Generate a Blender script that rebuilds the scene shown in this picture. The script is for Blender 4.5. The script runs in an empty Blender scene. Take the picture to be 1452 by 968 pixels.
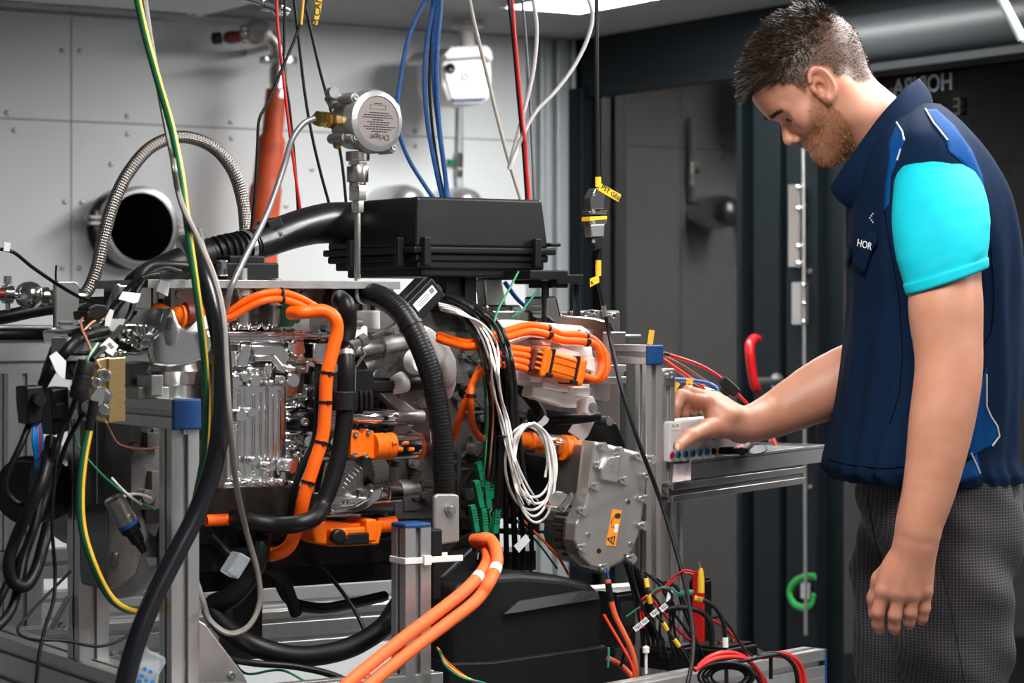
import bpy, bmesh, math, random
import numpy as np
from mathutils import Vector, Matrix, noise as mnoise
from mathutils.bvhtree import BVHTree

# ------------------------------------------------------------------ camera, world, lights, exposure
scene = bpy.context.scene
COL = scene.collection
F = 85.0 / 36.0 * 1452.0            # focal length in pixels (85 mm on 36 mm)
CZ = 1.30                            # camera height
HOR = 440.0                          # horizon row
cam_d = bpy.data.cameras.new('camera')
cam_d.lens = 85.0
cam_d.sensor_width = 36.0
cam_d.shift_y = -(484.0 - HOR) / 1452.0
cam_d.clip_start = 0.05
cam_d.dof.use_dof = True
cam_d.dof.focus_distance = 3.75
cam_d.dof.aperture_fstop = 8.0
cam = bpy.data.objects.new('camera', cam_d)
cam.location = (0, 0, CZ)
cam.rotation_euler = (math.pi / 2, 0, 0)
COL.objects.link(cam)
scene.camera = cam

world = bpy.data.worlds.new('world')
scene.world = world
world.use_nodes = True
world.node_tree.nodes['Background'].inputs[0].default_value = (0.5, 0.55, 0.6, 1)
world.node_tree.nodes['Background'].inputs[1].default_value = 0.0
scene.view_settings.view_transform = 'Standard'
scene.view_settings.look = 'None'
scene.view_settings.gamma = 1.0
scene.view_settings.use_curve_mapping = False
scene.view_settings.exposure = 0.08
LIGHT_STRENGTH = 40.0                # radiance of the ceiling light panels
CEIL = 2.247

# ------------------------------------------------------------------ frames
D1 = Vector((5500.0, F, 0)).normalized()          # rig / room axis receding to the right
D2 = Vector((-D1.y, D1.x, 0))                     # rig / room axis receding to the left
ZU = Vector((0, 0, 1))
P0 = Vector(((480 - 726) / F * 3.6, 3.6, 0))
V0 = D2.dot(P0)
CAMP = Vector((0, 0, CZ))

def ray(px, py):
    return Vector(((px - 726) / F, 1.0, (HOR - py) / F))

def at(px, py, Y):
    return CAMP + ray(px, py) * Y

def P(px, py, v=0.0):
    r = ray(px, py)
    return CAMP + r * ((v + V0) / D2.dot(r))

def U(px, v=0.0):
    return D1.dot(P(px, HOR, v))

def Zp(px, py, v=0.0):
    return P(px, py, v).z

def W(u, v, z):
    return D1 * u + D2 * (v + V0) + ZU * z

def sc(px, v=0.0):
    """pixels per metre at that place"""
    return F / P(px, HOR, v).y

RIGM = Matrix(((D1.x, D2.x, 0, 0), (D1.y, D2.y, 0, 0), (0, 0, 1, 0), (0, 0, 0, 1)))

CORNER = Vector((0.208, 8.5, 0))
def onleft(px, py, off=0.0):
    r = ray(px, py)
    t = (D2.dot(CORNER) - off) / D2.dot(r)
    return CAMP + r * t
def onright(px, py, off=0.0):
    r = ray(px, py)
    t = (D1.dot(CORNER) - off) / D1.dot(r)
    return CAMP + r * t

# ------------------------------------------------------------------ materials
MATS = {}
def mat(name, col, rough=0.5, metal=0.0, var=0.0, vscale=30.0, bump=0.0, bscale=200.0, spec=0.5,
        coat=0.0, rvar=0.0, stretch=None, trans=0.0, alpha=1.0, sheen=0.0, emit=None, sss=0.0):
    if name in MATS:
        return MATS[name]
    m = bpy.data.materials.new(name)
    m.use_nodes = True
    nt = m.node_tree
    b = nt.nodes['Principled BSDF']
    b.inputs['Base Color'].default_value = (*col, 1)
    b.inputs['Roughness'].default_value = rough
    b.inputs['Metallic'].default_value = metal
    b.inputs['Specular IOR Level'].default_value = spec
    b.inputs['Coat Weight'].default_value = coat
    b.inputs['Transmission Weight'].default_value = trans
    b.inputs['Alpha'].default_value = alpha
    if sheen:
        b.inputs['Sheen Weight'].default_value = sheen
    if sss:
        b.inputs['Subsurface Weight'].default_value = sss
        b.inputs['Subsurface Radius'].default_value = (0.012, 0.005, 0.003)
    if emit:
        b.inputs['Emission Color'].default_value = (*emit[0], 1)
        b.inputs['Emission Strength'].default_value = emit[1]
    co = nt.nodes.new('ShaderNodeTexCoord')
    src = co.outputs['Object']
    if stretch:
        mp = nt.nodes.new('ShaderNodeMapping')
        mp.inputs['Scale'].default_value = stretch
        nt.links.new(src, mp.inputs[0])
        src = mp.outputs[0]
    if var or rvar:
        n = nt.nodes.new('ShaderNodeTexNoise')
        n.inputs['Scale'].default_value = vscale
        n.inputs['Detail'].default_value = 4
        nt.links.new(src, n.inputs['Vector'])
        if var:
            r = nt.nodes.new('ShaderNodeValToRGB')
            lo = tuple(max(0, c * (1 - var)) for c in col)
            hi = tuple(min(1, c * (1 + var)) for c in col)
            r.color_ramp.elements[0].position = 0.3
            r.color_ramp.elements[1].position = 0.7
            r.color_ramp.elements[0].color = (*lo, 1)
            r.color_ramp.elements[1].color = (*hi, 1)
            nt.links.new(n.outputs[0], r.inputs[0])
            nt.links.new(r.outputs[0], b.inputs['Base Color'])
        if rvar:
            mr = nt.nodes.new('ShaderNodeMapRange')
            mr.inputs['To Min'].default_value = max(0.02, rough - rvar)
            mr.inputs['To Max'].default_value = min(1, rough + rvar)
            nt.links.new(n.outputs[0], mr.inputs[0])
            nt.links.new(mr.outputs[0], b.inputs['Roughness'])
    if bump:
        n2 = nt.nodes.new('ShaderNodeTexNoise')
        n2.inputs['Scale'].default_value = bscale
        n2.inputs['Detail'].default_value = 3
        nt.links.new(src, n2.inputs['Vector'])
        bp = nt.nodes.new('ShaderNodeBump')
        bp.inputs['Strength'].default_value = bump
        bp.inputs['Distance'].default_value = 0.002
        nt.links.new(n2.outputs[0], bp.inputs['Height'])
        nt.links.new(bp.outputs[0], b.inputs['Normal'])
    MATS[name] = m
    return m

def uvmat(name, kind, c1, c2, rough=0.4, metal=0.0, a=0.2, b_=0.5):
    """materials for swept tubes, driven by the sweep's own uv (u round, v metres along)"""
    if name in MATS:
        return MATS[name]
    m = bpy.data.materials.new(name)
    m.use_nodes = True
    nt = m.node_tree
    b = nt.nodes['Principled BSDF']
    b.inputs['Roughness'].default_value = rough
    b.inputs['Metallic'].default_value = metal
    uv = nt.nodes.new('ShaderNodeUVMap')
    sp = nt.nodes.new('ShaderNodeSeparateXYZ')
    nt.links.new(uv.outputs[0], sp.inputs[0])
    def mth(op, x, y=None):
        n = nt.nodes.new('ShaderNodeMath')
        n.operation = op
        for i, q in enumerate((x, y)):
            if q is None:
                continue
            if isinstance(q, (int, float)):
                n.inputs[i].default_value = q
            else:
                nt.links.new(q, n.inputs[i])
        return n.outputs[0]
    u, v = sp.outputs[0], sp.outputs[1]
    if kind == 'stripe':                       # coloured stripe with a slow twist
        t = mth('FRACT', mth('ADD', u, mth('MULTIPLY', v, b_)))
        fac = mth('LESS_THAN', t, a)
    else:                                      # woven braid
        s1 = mth('SINE', mth('ADD', mth('MULTIPLY', u, 2 * math.pi * 12), mth('MULTIPLY', v, b_)))
        s2 = mth('SINE', mth('SUBTRACT', mth('MULTIPLY', u, 2 * math.pi * 12), mth('MULTIPLY', v, b_)))
        fac = mth('ADD', mth('MULTIPLY', mth('MULTIPLY', s1, s2), 0.5), 0.5)
        bp = nt.nodes.new('ShaderNodeBump')
        bp.inputs['Strength'].default_value = 0.7
        bp.inputs['Distance'].default_value = 0.001
        nt.links.new(fac, bp.inputs['Height'])
        nt.links.new(bp.outputs[0], b.inputs['Normal'])
    mx = nt.nodes.new('ShaderNodeMix')
    mx.data_type = 'RGBA'
    mx.inputs[6].default_value = (*c1, 1)
    mx.inputs[7].default_value = (*c2, 1)
    nt.links.new(fac, mx.inputs[0])
    nt.links.new(mx.outputs[2], b.inputs['Base Color'])
    MATS[name] = m
    return m

WALL = mat('painted_wall_panel', (0.76, 0.80, 0.81), 0.42, var=0.03, vscale=3)
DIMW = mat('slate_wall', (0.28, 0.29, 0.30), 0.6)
GROUT = mat('panel_joint', (0.25, 0.27, 0.28), 0.7)
CEILM = mat('ceiling_grey', (0.30, 0.315, 0.325), 0.6)
FLOORM = mat('floor_grey', (0.085, 0.085, 0.088), 0.45, var=0.15, vscale=6)
DARKFR = mat('door_frame_slate', (0.0045, 0.0080, 0.0105), 0.5, spec=0.16)
DARKBL = mat('door_frame_black', (0.004, 0.005, 0.006), 0.55, spec=0.25)
ALU = mat('anodised_aluminium', (0.58, 0.575, 0.57), 0.36, 0.85, var=0.04, vscale=60, stretch=(1, 1, 0.05))
CAST = mat('cast_aluminium', (0.46, 0.45, 0.44), 0.42, 0.9, var=0.12, vscale=40, bump=0.25, bscale=350)
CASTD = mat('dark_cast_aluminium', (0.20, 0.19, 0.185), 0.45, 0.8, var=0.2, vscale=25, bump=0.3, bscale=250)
MACH = mat('machined_aluminium', (0.80, 0.79, 0.78), 0.17, 1.0, var=0.05, vscale=50, rvar=0.08)
CHROME = mat('bright_steel', (0.78, 0.77, 0.75), 0.14, 1.0)
STEEL = mat('zinc_steel', (0.58, 0.58, 0.58), 0.30, 0.95, var=0.06, vscale=60)
NICKEL = mat('stainless_steel', (0.62, 0.58, 0.54), 0.25, 1.0, rvar=0.06)
BRASS = mat('brushed_brass', (0.62, 0.44, 0.20), 0.34, 0.95, var=0.1, vscale=80, stretch=(1, 1, 8))
BRASSN = mat('brass_gland', (0.72, 0.47, 0.16), 0.25, 1.0)
COPPER = mat('copper_wire', (0.75, 0.33, 0.17), 0.35, 0.5)
BLACKP = mat('black_plastic', (0.005, 0.005, 0.0055), 0.48, spec=0.35, bump=0.08, bscale=600)
BLACKS = mat('satin_black_plastic', (0.007, 0.0075, 0.0085), 0.34)
RUBBER = mat('black_rubber', (0.006, 0.006, 0.0065), 0.42, spec=0.28)
HOSEG = mat('glossy_black_hose', (0.006, 0.0075, 0.010), 0.26)
ORANGE = mat('orange_cable_sheath', (0.95, 0.118, 0.002), 0.45, spec=0.35)
ORANGEP = mat('orange_plastic', (0.90, 0.155, 0.003), 0.42, spec=0.4)
ORANGEL = mat('coral_orange_cable', (0.95, 0.15, 0.035), 0.55, spec=0.35)
MAROON = mat('maroon_plastic', (0.10, 0.012, 0.01), 0.4)
WHITEP = mat('white_plastic', (0.92, 0.89, 0.87), 0.45)
WHITEL = mat('white_label', (0.82, 0.82, 0.82), 0.55)
WIREW = mat('white_wire', (0.80, 0.77, 0.74), 0.45)
GREYC = mat('grey_conduit', (0.24, 0.24, 0.25), 0.35, 0.5)
BLUECAP = mat('blue_end_cap', (0.003, 0.045, 0.165), 0.45)
BLUEW = mat('blue_cable', (0.012, 0.09, 0.34), 0.35)
BLUEB = mat('bright_blue_wire', (0.0, 0.22, 0.65), 0.4)
REDC = mat('red_cable', (0.62, 0.012, 0.010), 0.38)
REDH = mat('red_handle', (0.62, 0.006, 0.012), 0.3)
GREENW = mat('green_wire', (0.015, 0.22, 0.09), 0.45)
GREENC = mat('green_connector', (0.0, 0.20, 0.085), 0.5)
TEALC = mat('teal_clip', (0.02, 0.22, 0.17), 0.45)
YELLOW = mat('yellow_tag', (0.85, 0.50, 0.02), 0.5)
BROWNW = mat('brown_wire', (0.20, 0.07, 0.025), 0.45)
INK = mat('black_ink', (0.012, 0.012, 0.012), 0.7)
GREYINK = mat('grey_ink', (0.20, 0.20, 0.20), 0.7)
RUST = mat('orange_red_wrap', (0.60, 0.085, 0.022), 0.55, var=0.25, vscale=18, bump=0.5, bscale=25)
CLEAR = mat('clear_plastic', (0.75, 0.82, 0.88), 0.2, trans=0.6, alpha=0.55)
GY = uvmat('green_yellow_cable', 'stripe', (0.012, 0.13, 0.05), (0.80, 0.45, 0.03), 0.35, a=0.17, b_=0.03)
BRAID = uvmat('steel_braid', 'braid', (0.08, 0.07, 0.06), (0.50, 0.46, 0.42), 0.32, 0.9, b_=700.0)
BRAIDF = uvmat('fine_steel_braid', 'braid', (0.12, 0.11, 0.10), (0.48, 0.45, 0.42), 0.35, 0.8, b_=1600.0)
BLUEBRAID = uvmat('blue_braided_cable', 'braid', (0.006, 0.035, 0.15), (0.014, 0.14, 0.46), 0.35, 0.0, b_=700.0)

# ------------------------------------------------------------------ mesh building
class MB:
    def __init__(self):
        self.v = []; self.f = []; self.uv = {}; self.mi = {}
        self.M = None; self.cur = 0
    def add(self, vs, fs, M=None):
        n = len(self.v)
        for p in vs:
            p = Vector(p)
            if M is not None: p = M @ p
            self.v.append(p)
        for f in fs:
            self.mi[len(self.f)] = self.cur
            self.f.append(tuple(i + n for i in f))
        return n
    def box(self, c, s, M=None):
        x, y, z = (q / 2 for q in s)
        vs = [Vector(c) + Vector((sx * x, sy * y, sz * z)) for sx in (-1, 1) for sy in (-1, 1) for sz in (-1, 1)]
        self.add(vs, [(0, 1, 3, 2), (4, 6, 7, 5), (0, 4, 5, 1), (2, 3, 7, 6), (0, 2, 6, 4), (1, 5, 7, 3)], M)
        return self
    def ruv(self, u0, u1, v0, v1, z0, z1):
        """box in rig axes"""
        return self.box(((u0 + u1) / 2, (v0 + v1) / 2 + V0, (z0 + z1) / 2), (abs(u1 - u0), abs(v1 - v0), abs(z1 - z0)), RIGM)
    def rpx(self, x0, y0, x1, y1, v0, v1):
        """box in rig axes whose front face (at v0) covers that pixel rectangle"""
        xm, ym = (x0 + x1) / 2, (y0 + y1) / 2
        return self.ruv(U(x0, v0), U(x1, v0), v0, v1, Zp(xm, y0, v0), Zp(xm, y1, v0))
    def prism(self, poly, M, d0, d1):
        """2-D polygon in the xy plane of M, extruded from z=d0 to d1"""
        n = len(poly)
        vs = [(x, y, d0) for x, y in poly] + [(x, y, d1) for x, y in poly]
        fs = [tuple(range(n))[::-1], tuple(range(n, 2 * n))] + [(i, (i + 1) % n, n + (i + 1) % n, n + i) for i in range(n)]
        self.add(vs, fs, M)
        return self
    def rprism(self, pxs, v0, v1):
        """pixel polygon on the rig plane v0, extruded back to v1"""
        pts = [P(x, y, v0) for x, y in pxs]
        n = len(pts)
        vs = pts + [p + D2 * (v1 - v0) for p in pts]
        self.add(vs, [tuple(range(n))[::-1], tuple(range(n, 2 * n))] + [(i, (i + 1) % n, n + (i + 1) % n, n + i) for i in range(n)])
        return self
    def lathe(self, p, axis, prof, n=20, cap=True):
        """prof: (distance along axis, radius)"""
        a = Vector(axis).normalized()
        x = a.orthogonal().normalized(); y = a.cross(x)
        p = Vector(p); vs = []; fs = []
        for d, r in prof:
            for k in range(n):
                t = 2 * math.pi * k / n
                vs.append(p + a * d + (x * math.cos(t) + y * math.sin(t)) * r)
        for i in range(len(prof) - 1):
            for k in range(n):
                fs.append((i * n + k, i * n + (k + 1) % n, (i + 1) * n + (k + 1) % n, (i + 1) * n + k))
        if cap:
            fs.append(tuple(range(n))[::-1]); fs.append(tuple(range((len(prof) - 1) * n, len(prof) * n)))
        self.add(vs, fs)
        return self
    def cyl(self, p0, p1, r0, r1=None, n=16):
        p0 = Vector(p0); p1 = Vector(p1)
        return self.lathe(p0, p1 - p0, [(0, r0), ((p1 - p0).length, r0 if r1 is None else r1)], n)
    def hexn(self, p, axis, r, h):
        return self.lathe(p, axis, [(0, r), (h, r)], 6)
    def sphere(self, c, r, n=14, sx=1, sy=1, sz=1, M=None):
        vs = []; fs = []; m = n // 2
        for i in range(m + 1):
            a = math.pi * i / m
            for k in range(n):
                t = 2 * math.pi * k / n
                vs.append(Vector(c) + Vector((r * sx * math.sin(a) * math.cos(t), r * sy * math.sin(a) * math.sin(t), r * sz * math.cos(a))))
        for i in range(m):
            for k in range(n):
                fs.append((i * n + k, (i + 1) * n + k, (i + 1) * n + (k + 1) % n, i * n + (k + 1) % n))
        self.add(vs, fs, M)
        return self
    def torus(self, c, axis, R, r, n=24, m=8, a0=0.0, a1=2 * math.pi):
        a = Vector(axis).normalized(); x = a.orthogonal().normalized(); y = a.cross(x)
        full = abs(a1 - a0 - 2 * math.pi) < 1e-6
        vs = []; fs = []; k = n if full else n + 1
        for i in range(k):
            t = a0 + (a1 - a0) * i / n
            d = x * math.cos(t) + y * math.sin(t)
            for j in range(m):
                s = 2 * math.pi * j / m
                vs.append(Vector(c) + d * (R + r * math.cos(s)) + a * (r * math.sin(s)))
        for i in range(n):
            i2 = (i + 1) % k
            for j in range(m):
                fs.append((i * m + j, i2 * m + j, i2 * m + (j + 1) % m, i * m + (j + 1) % m))
        self.add(vs, fs)
        return self
    def tube(self, pts, r, n=10, cap=True, flat=None, twist=0.0):
        """sweep along a polyline; r number or list; writes uv (round, metres along)"""
        N = len(pts)
        pts = [Vector(p) for p in pts]
        rs = r if isinstance(r, (list, tuple)) else [r] * N
        tang = []
        for i in range(N):
            t = pts[min(i + 1, N - 1)] - pts[max(i - 1, 0)]
            tang.append(t.normalized() if t.length > 1e-9 else Vector((0, 0, 1)))
        x = Vector((0, -1, 0.02)).cross(tang[0])
        x = x.normalized() if x.length > 1e-3 else tang[0].orthogonal().normalized()
        base = len(self.v); ln = 0.0; fs = []; lens = []
        for i in range(N):
            x = (x - tang[i] * x.dot(tang[i]))
            x = x.normalized() if x.length > 1e-6 else tang[i].orthogonal().normalized()
            y = tang[i].cross(x)
            if i: ln += (pts[i] - pts[i - 1]).length
            lens.append(ln)
            fx, fy = flat or (1, 1)
            for k in range(n):
                t = 2 * math.pi * k / n + twist
                self.v.append(pts[i] + (x * math.cos(t) * fx + y * math.sin(t) * fy) * rs[i])
        for i in range(N - 1):
            for k in range(n):
                k2 = (k + 1) % n
                self.uv[len(self.f)] = [(k / n, lens[i]), ((k + 1) / n, lens[i]), ((k + 1) / n, lens[i + 1]), (k / n, lens[i + 1])]
                self.mi[len(self.f)] = self.cur
                self.f.append((base + i * n + k, base + i * n + k2, base + (i + 1) * n + k2, base + (i + 1) * n + k))
        if cap:
            self.mi[len(self.f)] = self.cur
            self.f.append(tuple(base + k for k in range(n))[::-1])
            self.mi[len(self.f)] = self.cur
            self.f.append(tuple(base + (N - 1) * n + k for k in range(n)))
        return self
    def mesh(self, name):
        me = bpy.data.meshes.new(name)
        me.from_pydata([tuple(p) for p in self.v], [], self.f)
        if self.uv:
            ul = me.uv_layers.new(name='UVMap')
            for pi, uvs in self.uv.items():
                ls = me.polygons[pi].loop_start
                for k, q in enumerate(uvs):
                    ul.data[ls + k].uv = q
        for pi, k in self.mi.items():
            if k: me.polygons[pi].material_index = k
        return me

def fix_normals(me):
    bm = bmesh.new(); bm.from_mesh(me)
    bmesh.ops.recalc_face_normals(bm, faces=bm.faces)
    bm.to_mesh(me); bm.free()

def link(name, me, m=None, parent=None, smooth=40, bevel=0.0, seg=2, origin=None, norm=True):
    if norm: fix_normals(me)
    n = len(me.vertices)
    co = np.empty(n * 3, np.float32); me.vertices.foreach_get('co', co); co = co.reshape(-1, 3)
    if origin is None:
        origin = Vector(((co[:, 0].min() + co[:, 0].max()) / 2, (co[:, 1].min() + co[:, 1].max()) / 2, co[:, 2].min()))
    origin = Vector(origin)
    co -= np.array(origin, np.float32)
    me.vertices.foreach_set('co', co.ravel())
    o = bpy.data.objects.new(name, me)
    COL.objects.link(o)
    o.location = origin
    if m is not None:
        for q in (m if isinstance(m, (list, tuple)) else [m]):
            me.materials.append(q)
    if smooth:
        me.polygons.foreach_set('use_smooth', [True] * len(me.polygons))
        if smooth < 180:
            me.set_sharp_from_angle(angle=math.radians(smooth))
    if bevel:
        b = o.modifiers.new('bevel', 'BEVEL')
        b.width = bevel; b.segments = seg; b.limit_method = 'ANGLE'; b.angle_limit = math.radians(35)
        b.harden_normals = False
    if parent is not None:
        setparent(o, parent)
    return o

def wm(o):
    return wm(o.parent) @ o.matrix_parent_inverse @ o.matrix_basis if o.parent else o.matrix_basis.copy()

def setparent(o, parent):
    o.parent = parent
    o.matrix_parent_inverse = wm(parent).inverted()

def obj(name, mb, m, parent=None, **k):
    return link(name, mb.mesh(name), m, parent, **k)

def objs(name, mb, m, parent=None, **k):
    """one object for each loose piece of the builder"""
    n = len(mb.v); par = list(range(n))
    def find(a):
        while par[a] != a:
            par[a] = par[par[a]]; a = par[a]
        return a
    for f in mb.f:
        for i in f[1:]: par[find(i)] = find(f[0])
    groups = {}
    for fi, f in enumerate(mb.f): groups.setdefault(find(f[0]), []).append(f)
    out = []
    for fs in groups.values():
        b = MB(); idx = {}
        for f in fs:
            for i in f:
                if i not in idx: idx[i] = len(b.v); b.v.append(mb.v[i])
            b.f.append(tuple(idx[i] for i in f))
        out.append(obj(name, b, m, parent, **k))
    return out

def cut(o, mb):
    """cut a real opening of that shape into a mesh"""
    me = mb.mesh('cutter'); fix_normals(me)
    c_ = bpy.data.objects.new('cutter', me); COL.objects.link(c_)
    md = o.modifiers.new('cut', 'BOOLEAN'); md.operation = 'DIFFERENCE'; md.object = c_; md.solver = 'EXACT'
    bpy.context.view_layer.update()
    new = bpy.data.meshes.new_from_object(o.evaluated_get(bpy.context.evaluated_depsgraph_get()))
    o.modifiers.clear(); o.data = new
    bpy.data.objects.remove(c_)

def tag(o, label, cat=None, group=None, kind=None):
    o['label'] = label
    if cat: o['category'] = cat
    if group: o['group'] = group
    if kind: o['kind'] = kind
    return o

def thing(name, label, cat, loc=(0, 0, 0), group=None):
    o = bpy.data.objects.new(name, None)
    o.empty_display_size = 0.05
    COL.objects.link(o)
    o.location = loc
    return tag(o, label, cat, group)

def struct(name, mb, m, label=None, **k):
    o = obj(name, mb, m, **k)
    o['kind'] = 'structure'
    if label: o['label'] = label
    return o

def inst(name, me, M, parent=None):
    """another object sharing that mesh, placed by matrix"""
    o = bpy.data.objects.new(name, me)
    COL.objects.link(o)
    o.matrix_basis = M
    if parent is not None: setparent(o, parent)
    return o

def frame(o, zaxis, xhint=(0, 0, 1)):
    """matrix at o whose z axis is zaxis"""
    z = Vector(zaxis).normalized()
    x = Vector(xhint) - z * Vector(xhint).dot(z)
    x = x.normalized() if x.length > 1e-4 else z.orthogonal().normalized()
    y = z.cross(x)
    return Matrix(((x.x, y.x, z.x, o[0]), (x.y, y.y, z.y, o[1]), (x.z, y.z, z.z, o[2]), (0, 0, 0, 1)))

def spline(pts, k=8):
    pts = [Vector(p) for p in pts]
    if len(pts) < 3:
        return [pts[0].lerp(pts[-1], i / k) for i in range(k + 1)]
    q = [pts[0] * 2 - pts[1]] + pts + [pts[-1] * 2 - pts[-2]]
    out = []
    def tj(a, b): return max((b - a).length, 1e-5) ** 0.5
    for i in range(1, len(q) - 2):
        p0, p1, p2, p3 = q[i - 1], q[i], q[i + 1], q[i + 2]
        t0 = 0; t1 = tj(p0, p1); t2 = t1 + tj(p1, p2); t3 = t2 + tj(p2, p3)
        for j in range(k):
            t = t1 + (t2 - t1) * j / k
            A1 = p0 * ((t1 - t) / (t1 - t0)) + p1 * ((t - t0) / (t1 - t0))
            A2 = p1 * ((t2 - t) / (t2 - t1)) + p2 * ((t - t1) / (t2 - t1))
            A3 = p2 * ((t3 - t) / (t3 - t2)) + p3 * ((t - t2) / (t3 - t2))
            B1 = A1 * ((t2 - t) / (t2 - t0)) + A2 * ((t - t0) / (t2 - t0))
            B2 = A2 * ((t3 - t) / (t3 - t1)) + A3 * ((t - t1) / (t3 - t1))
            out.append(B1 * ((t2 - t) / (t2 - t1)) + B2 * ((t - t1) / (t2 - t1)))
    out.append(pts[-1])
    return out

def resample(path, step):
    out = [path[0]]; acc = 0.0
    for a, b in zip(path, path[1:]):
        L = (b - a).length
        while acc + L >= step:
            t = (step - acc) / L
            a = a.lerp(b, t); out.append(a); L = (b - a).length; acc = 0.0
        acc += L
    out.append(path[-1])
    return out

PATHS = {}
TUBES = []
def make_room(path, rm):
    """shift a cable in depth where it would run through a cable laid before it"""
    pts = np.array([tuple(p) for p in resample(path, .003)])
    rd = pts - np.array(CAMP); rd /= np.linalg.norm(rd, axis=1)[:, None]
    off = np.zeros(len(pts))
    for it in range(16):
        Q = pts + rd * off[:, None]
        want = off.copy(); hit_ = False
        lo, hi = Q.min(0) - rm, Q.max(0) + rm
        for B, rb in TUBES:
            if (B.min(0) - rb > hi).any() or (B.max(0) + rb < lo).any(): continue
            R = (rm + rb) * 1.03 + .0004
            d2_ = ((Q[:, None] - B[None]) ** 2).sum(2); j = d2_.argmin(1); dm = d2_[np.arange(len(Q)), j]
            bad = dm < R * R
            if not bad.any(): continue
            hit_ = True
            rel = Q[bad] - B[j[bad]]; dep = (rel * rd[bad]).sum(1)
            lat = np.maximum(dm[bad] - dep ** 2, 0)
            need = np.sqrt(np.maximum(R * R - lat, 0))
            sgn = 1.0 if (it < 2 and dep.mean() > .35 * R) else -1.0
            cand = off[bad] + sgn * need - dep
            w = want[bad]; want[bad] = np.minimum(cand, w) if it > 2 else np.where(np.abs(cand - off[bad]) > np.abs(w - off[bad]), cand, w)
        if not hit_: break
        dlt = want - off
        # widen, then ease in and out
        neg = np.minimum(dlt, 0); pos = np.maximum(dlt, 0)
        for _ in range(3):
            neg = np.minimum(neg, np.minimum(np.r_[neg[1:], neg[-1]], np.r_[neg[0], neg[:-1]]))
            pos = np.maximum(pos, np.maximum(np.r_[pos[1:], pos[-1]], np.r_[pos[0], pos[:-1]]))
        dlt = np.where(-neg > pos, neg, pos)
        for _ in range(14):
            sm = (np.r_[dlt[1:], dlt[-1]] + np.r_[dlt[0], dlt[:-1]] + 2 * dlt) / 4
            dlt = np.where(np.abs(want - off) > 1e-9, np.where(np.abs(sm) > np.abs(dlt), sm, dlt), sm)
        off = np.clip(off + dlt, -.13, .06)
    Q = pts + rd * off[:, None]
    TUBES.append((Q, rm))
    keep = [Vector(p) for p in Q[::2]]
    if (len(Q) - 1) % 2: keep.append(Vector(Q[-1]))
    return keep
def route(pts, v=0.0, k=8):
    """(px, py[, v]) or Vector points -> smooth world path"""
    w = [p if isinstance(p, Vector) else P(p[0], p[1], p[2] if len(p) > 2 else v) for p in pts]
    return spline(w, k)

def cable(name, label, cat, pts, r, m, v=0.0, group=None, parent=None, n=10, k=8, up=False, corr=None, free=False):
    """r in pixels at the cable's middle point"""
    path = route(pts, v, k)
    if up:                                         # runs on to the ceiling
        path = spline([Vector((path[0].x, path[0].y, CEIL - 0.001)), path[0].lerp(Vector((path[0].x, path[0].y, CEIL)), 0.45)], 4)[:-1] + path
    mid = path[len(path) // 2]
    rm = r * mid.y / F
    if not free: path = make_room(path, rm)
    mb = MB()
    if corr:
        path2 = resample(path, corr / 4)
        rr = [rm * (1 + 0.012 * (1 if (i // 2) % 2 else -0.6)) for i in range(len(path2))]
        mb.tube(path2, rr, n)
    else:
        mb.tube(path, rm, n)
    o = obj(name, mb, m, parent, smooth=60, norm=False)
    if parent is None:
        tag(o, label, cat, group)
    elif label:
        o['label'] = label
    PATHS[o.name] = (path, rm)
    return o

def ring(cab, px, py, m, name='cable_tie', w=4.0, extra=1.12, label=None, tail=False, rmul=1.0):
    """a band round the cable where it passes that pixel"""
    path, rm = PATHS[cab.name]
    best = None
    for i in range(1, len(path) - 1):
        p = path[i]
        q = (726 + p.x / p.y * F - px) ** 2 + (HOR - (p.z - CZ) / p.y * F - py) ** 2
        if best is None or q < best[0]: best = (q, i)
    i = best[1]
    p = path[i]; t = (path[i + 1] - path[i - 1]).normalized()
    h = w * p.y / F
    R = rm * extra * rmul
    mb = MB().lathe(p - t * h / 2, t, [(0, rm * .9), (0, R), (h, R), (h, rm * .9)], 16, cap=False)
    if tail:
        s = Vector((0.5, -0.8, 0.1)); s = (s - t * s.dot(t)).normalized()
        mb.box((0, 0, 0), (h * 1.3, h * 1.5, h * 1.1), frame(p + s * R, s, t))
    o = obj(name, mb, m, cab, smooth=40)
    if label: o['label'] = label
    return o

def text_mesh(s, size, ext=0.0006, align='CENTER', space=1.0):
    cu = bpy.data.curves.new('lettering', 'FONT')
    cu.body = s; cu.size = size; cu.extrude = ext; cu.align_x = align; cu.align_y = 'CENTER'
    cu.space_line = space; cu.resolution_u = 3
    t = bpy.data.objects.new('lettering', cu)
    COL.objects.link(t)
    bpy.context.view_layer.update()
    me = bpy.data.meshes.new_from_object(t.evaluated_get(bpy.context.evaluated_depsgraph_get()))
    COL.objects.unlink(t); bpy.data.objects.remove(t)
    return me

def lettering(s, size, M, m, parent, ext=0.0006, mirror=False, align='CENTER', bold=0.0, name='lettering'):
    me = text_mesh(s, size, ext, align)
    if mirror: me.transform(Matrix.Diagonal((-1, 1, 1, 1)))
    me.transform(M)
    if mirror: me.flip_normals()
    o = link(name, me, m, parent, smooth=0, norm=False)
    return o

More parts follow.
